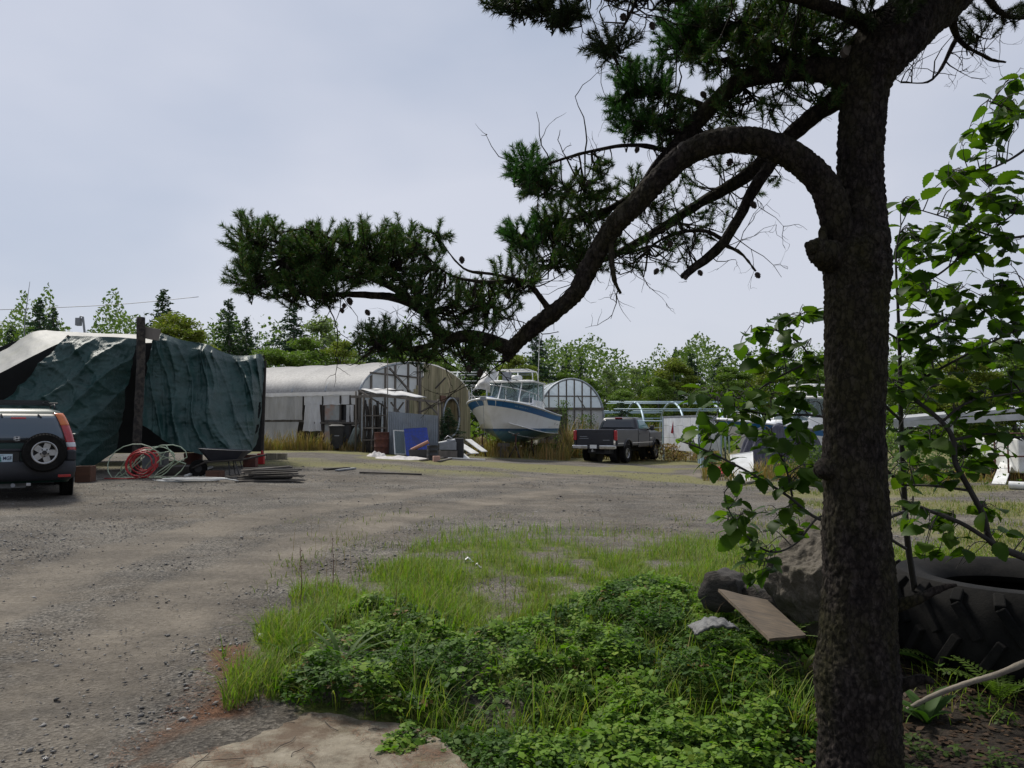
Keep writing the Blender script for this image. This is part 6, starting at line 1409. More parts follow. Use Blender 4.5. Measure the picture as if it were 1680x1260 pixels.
br('branch', [(1570, 62, 4.2, 3.6), (1530, 130, 2.5, 3.62), (1478, 135, 1.5, 3.62)]); br('branch', [(1600, -40, 10.1, 3.4), (1640, 20, 5.0, 3.6), (1690, 30, 3.4, 3.7)])
br('branch', [(1700, -160, 18.5, 3.5), (1500, -220, 11.8, 3.0), (1300, -260, 7.6, 2.6), (1100, -260, 4.2, 2.4)]); br('branch', [(1760, -240, 15.1, 3.5), (1900, -200, 8.4, 3.8), (2050, -100, 5.0, 4.0)]); br('branch', [(1720, -180, 15.1, 3.4), (1650, -420, 10.1, 2.6), (1500, -700, 5.9, 2.0)])
# broken stub and collar at the fork
limb('broken_stub', [(1375, 425, 30, 3.28), (1350, 416, 24, 3.24), (1334, 408, 17, 3.22), (1327, 410, 7, 3.21)], 24, 8, .010)
limb('broken_stub', [(1356, 420, 14, 3.24), (1350, 395, 9, 3.22), (1349, 372, 3, 3.22)], 12, 6, .006)
limb('collar', [(1424, 402, 30, 3.24), (1440, 388, 24, 3.24), (1450, 376, 12, 3.25)], 20, 6, .008)
for (px, py) in ((1121, 241), (1392, 82)):
    mb = MB(); c = W(px, py, 3.27); mb.lathe([(0, -.035), (.026, -.03), (.024, 0), (0, .002)], 14, Matrix.Translation(c) @ Matrix.Rotation(PI / 2, 4, 'X')); mb.build('sawn_knot', M['wood'], pine, world=True, smooth='auto')
limb('broken_stub', [(1355, 770, 20, 3.28), (1344, 774, 12, 3.26), (1340, 776, 6, 3.26)], 14, 6, .006)
# dead spurs right of the foot
br('dead_branch', [(1455, 1000, 12, 3.3), (1500, 985, 9, 3.2), (1545, 965, 6, 3.15), (1570, 960, 3, 3.12)]); br('dead_branch', [(1460, 1130, 12, 3.3), (1510, 1115, 8, 3.25), (1530, 1118, 4, 3.2)])

allP = np.array([tuple(p) for P, r in BR for p in P]); allR = np.array([q for P, r in BR for q in r])
# foliage sprays: (cx, cy, rx, ry, depth, spread, tufts, tone)
SPRAYS = [(420, 395, 45, 40, 3.75, .16, 34, 0), (470, 430, 80, 55, 3.74, .2, 80, 0), (545, 425, 75, 52, 3.72, .2, 78, 0), (610, 415, 55, 45, 3.7, .2, 52, 0), (650, 425, 40, 55, 3.68, .16, 36, 0), (410, 455, 30, 35, 3.72, .12, 18, 0),
 (500, 475, 85, 25, 3.7, .15, 30, 0), (690, 470, 40, 30, 3.6, .15, 18, 0), (740, 500, 55, 35, 3.6, .2, 26, 0), (800, 500, 50, 40, 3.6, .2, 26, 0), (840, 460, 40, 30, 3.55, .15, 18, 0), (730, 540, 50, 25, 3.6, .15, 14, 0), (625, 560, 42, 22, 3.58, .12, 24, 0), (680, 575, 40, 20, 3.6, .12, 14, 0), (770, 580, 50, 22, 3.6, .12, 16, 0),
 (690, 405, 10, 18, 3.5, .05, 5, 0), (718, 388, 12, 22, 3.45, .05, 6, 0), (705, 440, 14, 14, 3.5, .05, 5, 0),
 (858, 385, 34, 22, 3.8, .12, 26, 1), (905, 375, 34, 22, 3.78, .12, 20, 0), (905, 415, 60, 34, 3.85, .18, 36, 0), (960, 410, 50, 40, 3.85, .18, 26, 0), (950, 345, 50, 22, 3.75, .14, 22, 0),
 (868, 278, 34, 30, 3.5, .12, 32, 1), (900, 310, 36, 18, 3.52, .1, 18, 0), (955, 310, 45, 22, 3.6, .12, 18, 0), (985, 270, 22, 12, 3.55, .08, 6, 0), (1060, 320, 60, 34, 3.75, .15, 20, 0),
 (1030, 128, 22, 18, 3.64, .08, 14, 1), (1062, 135, 40, 26, 3.62, .12, 30, 1), (1020, 165, 26, 18, 3.64, .08, 16, 1), (1045, 205, 42, 22, 3.65, .12, 28, 1), (1090, 190, 45, 40, 3.65, .15, 26, 0), (1150, 215, 55, 40, 3.7, .15, 22, 0),
 (1140, 35, 50, 40, 3.66, .18, 60, 1), (1120, 75, 40, 30, 3.66, .15, 30, 1), (1210, 40, 70, 45, 3.6, .22, 60, 0), (1290, 30, 70, 40, 3.5, .25, 50, 0), (1350, 60, 55, 40, 3.45, .2, 34, 0), (1190, 95, 70, 30, 3.55, .2, 34, 0), (1280, 100, 60, 26, 3.5, .2, 22, 0), (1240, 165, 70, 30, 3.55, .2, 20, 0), (1330, 150, 50, 26, 3.45, .15, 12, 0), (1200, 300, 80, 40, 3.75, .15, 12, 0), (1060, 420, 70, 30, 3.75, .15, 16, 0), (1130, 370, 60, 30, 3.75, .15, 12, 0),
 (855, 6, 48, 16, 2.86, .1, 30, 2), (920, 24, 34, 18, 2.86, .1, 18, 2), (1005, 74, 30, 18, 2.88, .06, 14, 2), (1060, -12, 80, 20, 2.95, .12, 20, 2), (960, -40, 120, 30, 2.9, .2, 40, 2),
 (1640, 20, 40, 18, 3.65, .12, 10, 2), (1600, 55, 40, 18, 3.62, .1, 7, 2), (1440, 15, 60, 25, 3.15, .12, 14, 2),
 (1300, -120, 260, 90, 3.2, .5, 150, 0), (1150, -260, 260, 110, 2.7, .6, 120, 2), (1600, -260, 240, 140, 3.2, .6, 130, 2), (1950, -160, 220, 120, 3.8, .6, 120, 2), (1500, -600, 400, 220, 2.3, .6, 160, 2), (1850, -520, 260, 160, 3.0, .6, 90, 2)]  # wide sprays above the frame, added to deepen the shade below
def needles():
    mbt = MB(); cen = []; dirs = []; tone = []
    for (cx, cy, rx, ry, d, sp_, n, tn) in SPRAYS:
        # one sub-branch from the nearest limb to the spray's heart
        c = np.array(tuple(W(cx, cy, d))); k = np.argmin(((allP - c) ** 2).sum(1) - 0); root = allP[k]
        sub = spline([root, root * .6 + c * .4 + RNG.normal(size=3) * .02, c], 5); rr = np.linspace(min(allR[k] * .7, .009), .003, len(sub))
        if np.linalg.norm(c - root) > .06: mbt.tube(sub, list(rr), 5, cap=False)
        for i in range(int(n * (1.65 if cy > -60 else .7))):
            a = random.uniform(0, 2 * PI); q = math.sqrt(random.random()) ** .8
            dd = d + RNG.normal() * sp_ * .6
            e = np.array(tuple(W(cx + rx * q * math.cos(a), cy + ry * q * math.sin(a), dd)))
            s0 = np.array(sub[random.randint(len(sub) // 2, len(sub) - 1)]) if random.random() < .75 else allP[np.argmin(((allP - e) ** 2).sum(1))]
            v = e - s0; ln = np.linalg.norm(v) + 1e-6
            dr = v / ln * .75 + np.array([0, 0, .55]) + RNG.normal(size=3) * .3; dr /= np.linalg.norm(dr)
            st = e - dr * .05
            mid = (s0 + st) / 2 + np.array([0, 0, -.02]) + RNG.normal(size=3) * .015
            mbt.tube([s0, mid, st, e + dr * .03], [.0042, .0034, .003, .002], 4, cap=False)
            cen.append(e); dirs.append(dr); tone.append(tn)
    o = mbt.build('twigs', M['bark'], pine, smooth=True, world=True); tag(o, kind='stuff')
    cen = np.array(cen); dirs = np.array(dirs); tone = np.array(tone)
    for tn, nm, stops in ((0, 'needles', [(.026, .068, .018), (.048, .11, .028), (.034, .085, .022), (.065, .125, .032), (.09, .10, .035)]), (1, 'needles', [(.028, .08, .02), (.05, .12, .03), (.036, .095, .025)]), (2, 'needles', [(.014, .028, .012), (.028, .046, .018), (.04, .042, .018)])):
        s = tone == tn; C_, D_ = cen[s], dirs[s]; m = len(C_); K = 150
        t_ = RNG.random((m, K)) ** .8; base = C_[:, None] + D_[:, None] * ((t_ - .45) * .11)[..., None]
        r = RNG.normal(size=(m, K, 3)); r -= D_[:, None] * (r * D_[:, None]).sum(-1, keepdims=True); r /= np.linalg.norm(r, axis=-1, keepdims=True)
        nd = r * RNG.uniform(.55, 1.0, (m, K, 1)) + D_[:, None] * RNG.uniform(.35, 1.1, (m, K, 1)); nd /= np.linalg.norm(nd, axis=-1, keepdims=True)
        L_ = RNG.uniform(.020, .037, (m, K, 1)); tip = base + nd * L_
        sd = np.cross(nd, RNG.normal(size=(m, K, 3))); sd /= np.linalg.norm(sd, axis=-1, keepdims=True); w = .0017
        V = np.stack([base - sd * w, base + sd * w, tip - sd * w * .4 + sd * 0], 2).reshape(-1, 3) - np.array(pine.location)
        F = np.arange(len(V)).reshape(-1, 3)
        tag(np_mesh(nm, V, F, leaf_mat('pine_needle_%d' % tn, stops + [(.085, .06, .028)] * (tn == 0), .25, .5), pine), kind='stuff')
needles()
def shade_crown():
    # unseen rest of the crown, added out of frame to shade the foreground
    n = 9000; c = []
    for k in range(46): c.append((random.uniform(.8, 6.5), random.uniform(-2.5, 4.2), random.uniform(3.7, 6.5), random.uniform(.35, .7)))
    c = np.array(c); i = RNG.integers(0, len(c), n); d = RNG.normal(size=(n, 3)); d /= np.linalg.norm(d, axis=1)[:, None]; P = c[i, :3] + d * (c[i, 3] * RNG.random(n) ** .5)[:, None] * np.array([1.2, 1.2, .6])
    sl_ = (P[:, 1] > .3); py = 700 - (P[:, 2] - 1.55) / np.maximum(P[:, 1], .3) * 1260; P = P[~(sl_ & (py > -40))]
    a = RNG.normal(size=(len(P), 6, 3)); a /= np.linalg.norm(a, axis=-1, keepdims=True); b_ = np.cross(a, RNG.normal(size=a.shape)); b_ /= np.linalg.norm(b_, axis=-1, keepdims=True)
    q = P[:, None] + a * .02; V = np.stack([q - b_ * .006, q + b_ * .006, q + a * .09], 2).reshape(-1, 3) - np.array(pine.location)
    tag(np_mesh('shade_crown', V, np.arange(len(V)).reshape(-1, 3), leaf_mat('crown_needle', [(.02, .05, .016), (.04, .09, .024)], .12), pine), kind='stuff')
shade_crown()
def dead_twigs():
    mb = MB()
    def grow(p, d, L_, r, lev):
        q = [p]; dd = d.copy(); n = 5
        for i in range(n):
            dd = dd + RNG.normal(size=3) * .28; dd /= np.linalg.norm(dd); q.append(q[-1] + dd * L_ / n)
        mb.tube(q, list(np.linspace(r, r * .35, n + 1)), 4, cap=False)
        if lev:
            for k in range(random.randint(1, 3)):
                i = random.randint(1, n); d2 = dd + RNG.normal(size=3) * .7; grow(q[i], d2 / np.linalg.norm(d2), L_ * random.uniform(.35, .65), r * .6, lev - 1)
    pts = [(x, y, d) for (x, y, d, n) in ((1220, 190, 3.5, 9), (1170, 200, 3.5, 8), (1120, 180, 3.6, 9), (1100, 250, 3.5, 8), (1180, 290, 3.6, 8), (1230, 250, 3.5, 8), (1060, 400, 3.5, 9), (1100, 390, 3.6, 9), (1010, 430, 3.5, 6), (1160, 420, 3.55, 8), (1210, 350, 3.5, 6), (1290, 160, 3.4, 9), (1330, 90, 3.4, 9), (1250, 60, 3.5, 9), (1180, 60, 3.6, 8), (900, 430, 3.6, 8), (850, 540, 3.6, 6), (790, 480, 3.55, 9), (760, 560, 3.6, 9), (720, 590, 3.6, 6), (800, 595, 3.6, 8), (690, 480, 3.6, 7), (1000, 320, 3.6, 7), (950, 260, 3.5, 5), (880, 230, 3.5, 2), (1560, 80, 3.6, 8), (1500, 120, 3.6, 6), (1630, 60, 3.65, 7), (1420, 60, 3.2, 6), (560, 490, 3.7, 6), (1150, 10, 3.5, 6), (980, 20, 2.9, 8), (1040, 20, 2.9, 8), (640, 580, 3.6, 4)) for _ in range(n)]
    for (x, y, d) in pts:
        c = np.array(tuple(W(x + RNG.normal() * 26, y + RNG.normal() * 18, d))); p = allP[np.argmin(((allP - c) ** 2).sum(1))]; dr = c - p; dr = dr / (np.linalg.norm(dr) + 1e-6) + RNG.normal(size=3) * .25
        grow(p, dr / np.linalg.norm(dr), random.uniform(.12, .34), random.uniform(.0022, .0042), 2)
    tag(mb.build('dead_twigs', M['bark'], pine, smooth=True, world=True), kind='stuff')
dead_twigs()
mb = MB(); mb.lathe([(0, 0), (.010, .004), (.017, .016), (.019, .028), (.014, .044), (.006, .056), (0, .06)], 10)
for k in range(30):
    a = k * 2.4; z = .006 + .046 * k / 30; r = .019 * math.sin(PI * (.15 + .75 * k / 30)); mb.box((r * math.cos(a), r * math.sin(a), z), (.009, .008, .004), Matrix.Rotation(a, 3, 'Z') @ Matrix.Rotation(-.5, 3, 'Y'))
cone = mb.build('cone', mat('cone_brown', (.05, .036, .028), (.025, .018, .014), scale=40, rough=.9), smooth=False); cone_me = cone.data; bpy.data.objects.remove(cone)
for (px, py, d) in ((757, 420, 3.5), (565, 497, 3.68), (572, 488, 3.68), (560, 505, 3.68), (600, 508, 3.68), (487, 480, 3.7), (790, 605, 3.6), (768, 598, 3.6), (1022, 23, 2.88), (1068, 36, 2.9), (968, 297, 3.5), (930, 310, 3.55), (1100, 395, 3.6), (1146, 443, 3.56), (1125, 452, 3.56), (1240, 447, 3.5), (1080, 440, 3.55), (705, 488, 3.6), (830, 478, 3.55), (1200, 260, 3.5), (1150, 150, 3.5), (1300, 70, 3.4), (1232, 330, 3.5), (395, 425, 3.7), (1047, 240, 3.5)):
    o = bpy.data.objects.new('cone', cone_me); COL.objects.link(o); o.parent = pine; o.location = Vector(W(px, py, d)) - Vector(pine.location); o.rotation_euler = (PI + random.uniform(-.6, .6), random.uniform(-.6, .6), random.uniform(0, 6)); s = random.uniform(.5, .75); o.scale = (s, s, s)

# ================================================================== THE SAPLING
sap = thing('alder_sapling', 'young broad-leaved sapling with toothed green leaves growing behind the pine trunk', 'sapling', G(1510, 1045))
M['stem'] = mat('sapling_bark', (.05, .045, .04), (.025, .022, .02), scale=12, rough=.85, bump=.3)
SP = []
def stem(pts, par=sap):
    S_ = spline(pts, 7); P = [W(q[0], q[1], q[3]) for q in S_]; mb = MB(); mb.tube(P, [max(.0014, q[2] * .66 * q[3] / FPX) for q in S_], 8); o = mb.build('stem', M['stem'], par, smooth=True, world=True); SP.append(P); return P
stem([(1512, 1050, 9, 5.2), (1500, 965, 8, 5.0), (1488, 880, 7.5, 4.7), (1482, 780, 6.5, 4.4), (1478, 680, 5.5, 4.2), (1476, 580, 4.5, 4.1), (1473, 500, 3.5, 4.0), (1470, 420, 2.5, 4.0), (1478, 370, 1.5, 4.0)])
stem([(1840, 1000, 12, 4.2), (1730, 935, 10, 4.1), (1640, 898, 9, 4.0), (1622, 880, 8, 4.0), (1613, 845, 7.5, 3.95), (1592, 805, 7, 3.9), (1568, 760, 7, 3.9), (1564, 722, 6.5, 3.9), (1545, 692, 6, 3.9), (1500, 655, 5, 3.95), (1450, 622, 4, 4.0), (1400, 600, 3.5, 4.05), (1345, 590, 3, 4.05), (1290, 612, 2.5, 4.0), (1240, 642, 1.5, 4.0)])
stem([(1640, 898, 6, 4.0), (1580, 860, 5.5, 3.95), (1525, 838, 4.5, 3.95), (1480, 820, 4, 4.0)])
stem([(1592, 805, 3.5, 3.9), (1530, 797, 3, 3.9), (1480, 796, 2.5, 3.95)])
stem([(1482, 840, 5, 4.3), (1420, 860, 4.5, 4.1), (1345, 852, 4, 4.0), (1290, 812, 3.5, 3.95), (1220, 770, 3, 3.9), (1155, 738, 2.5, 3.9), (1112, 722, 1.5, 3.9)])
stem([(1300, 815, 3, 3.95), (1290, 770, 2.5, 3.95), (1270, 725, 2, 3.95), (1265, 700, 1.5, 3.95)])
stem([(1484, 800, 4, 4.3), (1400, 720, 3.5, 4.1), (1350, 684, 3, 4.0), (1260, 680, 2.5, 3.95), (1205, 667, 2, 3.95), (1165, 652, 1.5, 3.95)])
stem([(1486, 900, 4, 4.5), (1400, 850, 3.5, 4.1), (1345, 848, 3, 4.0), (1305, 892, 2.8, 3.95), (1262, 905, 2.5, 3.9), (1218, 872, 2, 3.9), (1195, 835, 1.6, 3.9), (1188, 808, 1.2, 3.9)])
stem([(1478, 690, 4, 4.2), (1400, 620, 3, 4.1), (1345, 600, 2.6, 4.05), (1310, 562, 2.2, 4.05), (1272, 542, 1.8, 4.05), (1232, 545, 1.2, 4.05)])
stem([(1477, 480, 3, 4.0), (1540, 450, 2.6, 4.0), (1600, 400, 2.2, 4.0), (1690, 330, 1.6, 4.0)])
stem([(1478, 560, 4, 4.1), (1560, 520, 3, 4.0), (1640, 490, 2.5, 4.0), (1710, 462, 2, 4.0)])
stem([(1480, 640, 4, 4.2), (1570, 590, 3, 4.0), (1640, 555, 2.5, 4.0), (1720, 520, 2, 4.0)])
stem([(1720, 215, 4, 4.1), (1660, 260, 3, 4.1), (1600, 285, 2, 4.1), (1545, 292, 1.2, 4.1)])
stem([(1720, 170, 4, 4.1), (1670, 182, 3, 4.1), (1620, 165, 1.5, 4.1)])
stem([(1720, 380, 4, 4.05), (1640, 390, 3, 4.05), (1560, 360, 2, 4.05), (1480, 336, 1.2, 4.05)])
stem([(1564, 722, 4, 3.9), (1620, 712, 3, 3.85), (1690, 720, 2, 3.8)]); stem([(1545, 692, 3.5, 3.9), (1590, 660, 3, 3.85), (1690, 640, 2, 3.8)])
stem([(1480, 560, 3, 4.1), (1440, 540, 2.5, 4.1), (1370, 530, 2, 4.1), (1320, 505, 1.2, 4.1)]); stem([(1860, 1000, 9, 4.1), (1800, 600, 7, 4.1), (1740, 300, 5, 4.1), (1720, 170, 4, 4.1), (1715, 90, 2, 4.1)])
def leaf_mesh(seed):
    r = random.Random(seed); n = 14; L_ = 1.0; vs_ = []; fs = []
    left, mid, right = [], [], []
    for i in range(n + 1):
        t_ = i / n; w = .40 * math.sin(PI * (t_ ** .78)) ** .8 * (1 if i % 2 else .86); zc = .06 * math.sin(PI * t_) - .14 * t_ * t_; cup = .05 * w / .4
        yy = t_ * L_; left.append((-w + r.uniform(-.015, .015), yy - (0 if i % 2 else .02), zc + cup)); right.append((w + r.uniform(-.015, .015), yy - (0 if i % 2 else .02), zc + cup)); mid.append((0, yy, zc))
    vs_ = left + mid + right; m = n + 1
    for i in range(n): fs += [(i, m + i, m + i + 1, i + 1), (m + i, 2 * m + i, 2 * m + i + 1, m + i + 1)]
    vs_ += [(-.012, -.16, .03), (.012, -.16, .03), (.012, .02, 0), (-.012, .02, 0)]; k = len(vs_); fs.append((k - 4, k - 3, k - 2, k - 1))
    return vs_, fs
M['leaf'] = leaf_mat('sapling_leaf', [(.030, .068, .009), (.050, .105, .012), (.036, .08, .010), (.08, .14, .015), (.042, .09, .011)], .5, .5, (1.35, 1.45, .4))
LME = []
for s in range(5):
    v, f = leaf_mesh(s); mb = MB(); mb.add(v, f); o = mb.build('leaf', M['leaf'], smooth=True); LME.append(o.data); bpy.data.objects.remove(o)
CL = [(1140, 720, 30, 20, 6), (1190, 665, 30, 25, 7), (1235, 655, 35, 20, 8), (1225, 710, 45, 25, 12), (1270, 745, 35, 25, 8), (1240, 560, 30, 25, 7), (1290, 545, 40, 30, 9), (1330, 520, 25, 20, 6), (1270, 600, 45, 25, 11), (1320, 590, 35, 30, 10), (1320, 640, 35, 30, 12), (1280, 670, 40, 25, 12), (1320, 710, 30, 30, 12), (1180, 760, 40, 20, 7), (1220, 790, 35, 20, 6), (1330, 780, 20, 30, 8), (1300, 800, 30, 20, 6), (1230, 855, 50, 30, 12), (1290, 860, 30, 25, 9), (1240, 900, 25, 20, 7), (1240, 935, 35, 20, 9), (1200, 830, 20, 20, 4), (1160, 690, 25, 20, 4), (1150, 650, 20, 15, 4),
 (1495, 335, 25, 12, 6), (1560, 290, 40, 22, 12), (1610, 240, 40, 40, 20), (1650, 190, 40, 35, 18), (1670, 135, 25, 25, 8), (1590, 350, 50, 40, 24), (1650, 320, 40, 50, 26), (1540, 400, 55, 40, 26), (1620, 420, 60, 45, 34), (1490, 410, 25, 45, 14), (1500, 480, 35, 40, 20), (1570, 500, 60, 40, 32), (1650, 500, 45, 45, 28), (1500, 560, 40, 40, 24), (1570, 580, 60, 35, 30), (1650, 580, 40, 40, 24), (1490, 630, 35, 40, 20), (1560, 650, 50, 35, 24), (1640, 650, 50, 35, 22), (1500, 710, 40, 40, 22), (1570, 720, 40, 30, 14), (1640, 720, 40, 25, 12), (1500, 780, 35, 35, 16), (1540, 780, 35, 25, 8), (1600, 770, 30, 25, 7), (1490, 850, 25, 25, 10), (1540, 860, 40, 25, 10), (1570, 880, 25, 15, 5), (1625, 845, 25, 20, 7), (1640, 880, 22, 15, 4), (1530, 910, 25, 20, 4), (1570, 925, 12, 12, 2), (1900, 500, 150, 350, 120), (1850, 850, 120, 120, 60), (1760, 650, 60, 250, 60)]  # far-right clusters beyond the frame, added to shade the corner
def sapling_leaves():
    spx = np.array([tuple(p) for P in SP for p in P]); items = []; mbt = MB()
    for (cx, cy, rx, ry, n) in CL:
        dc = random.uniform(3.85, 4.1); tw = []
        for j in range(2 + n // 4):     # twigs through the cluster
            a = random.uniform(0, 2 * PI); e = np.array(tuple(W(cx + rx * .75 * math.cos(a), cy + ry * .75 * math.sin(a), dc + random.uniform(-.1, .1)))); k = spx[np.argmin(((spx - e) ** 2).sum(1))]
            sp2 = spline([k, k * .55 + e * .45 + np.array([0, 0, .03]) + RNG.normal(size=3) * .015, e], 6); mbt.tube(sp2, list(np.linspace(.0034, .0014, len(sp2))), 5, cap=False); tw += [np.array(q_) for q_ in sp2[3:]]
        tw = np.array(tw)
        for i in range(int(n * (1.9 if cx < 1360 else 1.5))):
            a = random.uniform(0, 2 * PI); q = math.sqrt(random.random()); d = random.uniform(3.75, 4.25)
            p = Vector(W(cx + rx * q * math.cos(a), cy + ry * q * math.sin(a), d)); k = tw[np.argmin(((tw - np.array(p)) ** 2).sum(1))]
            if (Vector(k) - p).length > .09: p = Vector(k) + (p - Vector(k)).normalized() * random.uniform(.03, .09)
            out = Vector(p) - Vector(k); yaw = math.atan2(-out.x, out.y) + random.gauss(0, .6)
            items.append((p, yaw, random.gauss(-.25, .35), random.gauss(0, .45), random.uniform(.07, .115), Vector(k)))
    items.sort(key=lambda it: -it[4] + (10 if it[0].x > 3.75 else 0))
    mbp = MB(); rest_v, rest_f = [], []; off = 0
    for i, (p, yaw, pit, rol, s, k) in enumerate(items):
        Mx = Matrix.Rotation(yaw, 4, 'Z') @ Matrix.Rotation(pit, 4, 'X') @ Matrix.Rotation(rol, 4, 'Y')
        if i < 300:
            o = bpy.data.objects.new('leaf', LME[i % 5]); COL.objects.link(o); o.parent = sap; o.location = p - Vector(sap.location); o.rotation_euler = Mx.to_euler(); o.scale = (s, s, s)
        else:
            v, f = leaf_mesh(i % 5); v = [tuple(Mx @ (Vector(q) * s) + p - Vector(sap.location)) for q in v]; rest_v += v; rest_f += [tuple(j + off for j in q) for q in f]; off += len(v)
        b0 = p + Mx @ Vector((0, -.14 * s, .03 * s))
        if (k - b0).length < .16: mbp.tube([k, (k + b0) / 2 + Vector((0, 0, .01)), b0], [.0022, .0018, .0012], 4, cap=False)
    mbp.add(mbt.v, mbt.f); tag(mbp.build('twigs', M['stem'], sap, world=True, smooth=True), kind='stuff')
    mb = MB(); mb.v = rest_v; mb.f = rest_f; mb.m = [0] * len(rest_f); tag(mb.build('foliage', M['leaf'], sap, smooth=True), kind='stuff')
sapling_leaves()

# ================================================================== FOREGROUND THINGS
M['rough_conc'] = mat('rough_concrete', (.115, .098, .075), (.065, .055, .042), scale=10, rough=.95, bump=1, bscale=22, bdist=.03, dirt=(.06, .055, .03), dscale=3, damt=.6)
def rough_block(name, label, cat, c, dims, rot, m, seed, amp=.03, parent=None, n=16):
    bm = bmesh.new(); bmesh.ops.create_cube(bm, size=1); bmesh.ops.subdivide_edges(bm, edges=bm.edges[:], cuts=n, use_grid_fill=True)
    for v in bm.verts:
        r = v.co.length; v.co *= (1 - .12 * max(0, r - .6)); p = Vector((v.co.x * dims[0], v.co.y * dims[1], v.co.z * dims[2]))
        nn_ = noise.noise(p * 3 + Vector((seed, 0, 0))) * amp * 1.6 + noise.noise(p * 11 + Vector((0, seed, 0))) * amp * .7 + noise.noise(p * 34) * amp * .4
        v.co = p + p.normalized() * nn_
    me = bpy.data.meshes.new(name); bm.to_mesh(me); bm.free(); me.materials.append(m); me.polygons.foreach_set('use_smooth', [True] * len(me.polygons))
    o = bpy.data.objects.new(name, me); COL.objects.link(o); o.location = c; o.rotation_euler = rot; return tag(o, label, cat)
rough_block('concrete_chunk', 'big rough concrete chunk leaning behind the pine trunk', 'concrete', W(1375, 985, 5.3) + Vector((0, .1, 0)), (.55, .5, .85), (R(6), R(-26), R(20)), M['rough_conc'], 3, .05, n=44)
M['charred'] = mat('charred_wood', (.022, .02, .018), (.05, .042, .035), scale=8, rough=.95, bump=1, bscale=18, bdist=.02, stretch=(.4, 2, 2))
def rough_log(label, a, b_, r, seed):
    a, b_ = Vector(a), Vector(b_); n = 22; pts = [a.lerp(b_, i / n) for i in range(n + 1)]; mb = MB(); mb.tube(pts, [r * (.6 if i in (0, n) else 1) for i in range(n + 1)], 36)
    c0 = (a + b_) / 2; ax = (b_ - a).normalized(); out = []
    for v in mb.v:
        v = Vector(v); c = a + ax * (v - a).dot(ax); d = v - c; k = 1 + .22 * noise.noise(d * 9 + ax * seed) + .12 * noise.noise(Vector((d.x * 40, d.y * 40, d.z * 40)) + ax * ((v - a).dot(ax) * 4)); out.append(tuple(c + d * k + ax * .02 * noise.noise(v * 14)))
    mb.v = out; solo(mb, 'rotten_log', M['charred'], label, 'log', smooth=True)
rough_log('dark round log end left of the brown plywood', W(1178, 972, 5.55), W(1200, 962, 6.1), .14, 3)
rough_log('dark split log lying behind the brown plywood', W(1222, 974, 5.75), W(1300, 996, 5.5), .09, 7)
mb = MB(); g = W(1170, 1034, 4.75)
mb.grid(lambda u, v: g + Vector(((u - .5) * (.26 + .08 * noise.noise((v * 5, 0, 1))), (v - .5) * (.2 + .1 * noise.noise((u * 5, 3, 1))), .05 * math.sin(u * 2.6) + .02 * noise.noise((u * 9, v * 3, 2)))), 20, 10); solo(mb, 'bark_flake', mat('silvery_wood', (.13, .13, .13), (.035, .034, .032), scale=9, rough=.6, bump=.6, bscale=14, stretch=(1, 5, 5)), 'silvery curled wood flake among the leaves', 'wood', smooth=True, solid=.012)
P4 = [W(1178, 968, 5.3), W(1258, 986, 5.3), W(1322, 1044, 4.7), W(1262, 1050, 4.45)]
mb = MB(); mb.grid(lambda u, v: P4[0].lerp(P4[1], u).lerp(P4[3].lerp(P4[2], u), v) + Vector((0, 0, .006 * noise.noise((u * 3, v * 3, 0)))), 8, 12); solo(mb, 'plywood_board', mat('brown_plywood', (.12, .088, .056), (.06, .046, .032), scale=7, rough=.85, bump=.3, bscale=16, stretch=(1, 4, 1)), 'brown plywood offcut leaning against the concrete chunk', 'board', solid=.018)
# big tractor tyre lying on its side
def tractor_tyre():
    c = W(1672, 955, 5.15); z = H(c.x, c.y); t = thing('tractor_tyre', 'large black tractor tyre lying flat at the right edge', 'tyre', (c.x, c.y, z))
    Ro, Ri, hh = .82, .50, .56
    mb = MB(); mb.lathe([(Ri, .06), (Ri + .1, .0), (Ro - .1, .0), (Ro - .02, .08), (Ro, .2), (Ro, hh - .2), (Ro - .02, hh - .08), (Ro - .10, hh), (Ri + .1, hh + .0), (Ri, hh - .06), (Ri - .03, hh - .1), (Ri, hh - .14), (Ro - .14, hh - .1), (Ro - .08, hh / 2), (Ro - .14, .1), (Ri, .14)], 72, closed=True)
    mb.build('casing', M['rubber'], t, smooth='auto')
    for k in range(22):
        a = 2 * PI * k / 22
        for s in (0, 1):
            b0 = a + s * PI / 22; mb = MB()
            p = [Vector((math.cos(b0 + d) * (Ro + .012 + e), math.sin(b0 + d) * (Ro + .012 + e), z_)) for (d, e, z_) in ((0, -.08, .02 if s else hh - .02), (.02, .0, .08 if s else hh - .08), (.17, .0, hh * .5))]
            mb.bar(p[0], p[1], .06, .05); mb.bar(p[1], p[2], .055, .045, up=(math.cos(b0), math.sin(b0), 0)); mb.build('lug', M['rubber'], t, bevel=.008)
tractor_tyre()
mb = MB(); P = spline([G(1478, 1168, .02), W(1530, 1142, 4.15), W(1590, 1120, 4.1), W(1640, 1105, 4.05), W(1710, 1076, 4.0), W(1800, 1050, 4.0)], 7)
mb.tube(P, [.012 + .006 * i / len(P) + .003 * noise.noise((i * .9, 0, 0)) for i in range(len(P))], 10); solo(mb, 'fallen_branch', mat('pale_bark', (.24, .21, .165), (.12, .10, .08), scale=7, rough=.9, bump=.5), 'pale peeled branch lying on the dark soil at the lower right', 'branch', smooth=True)
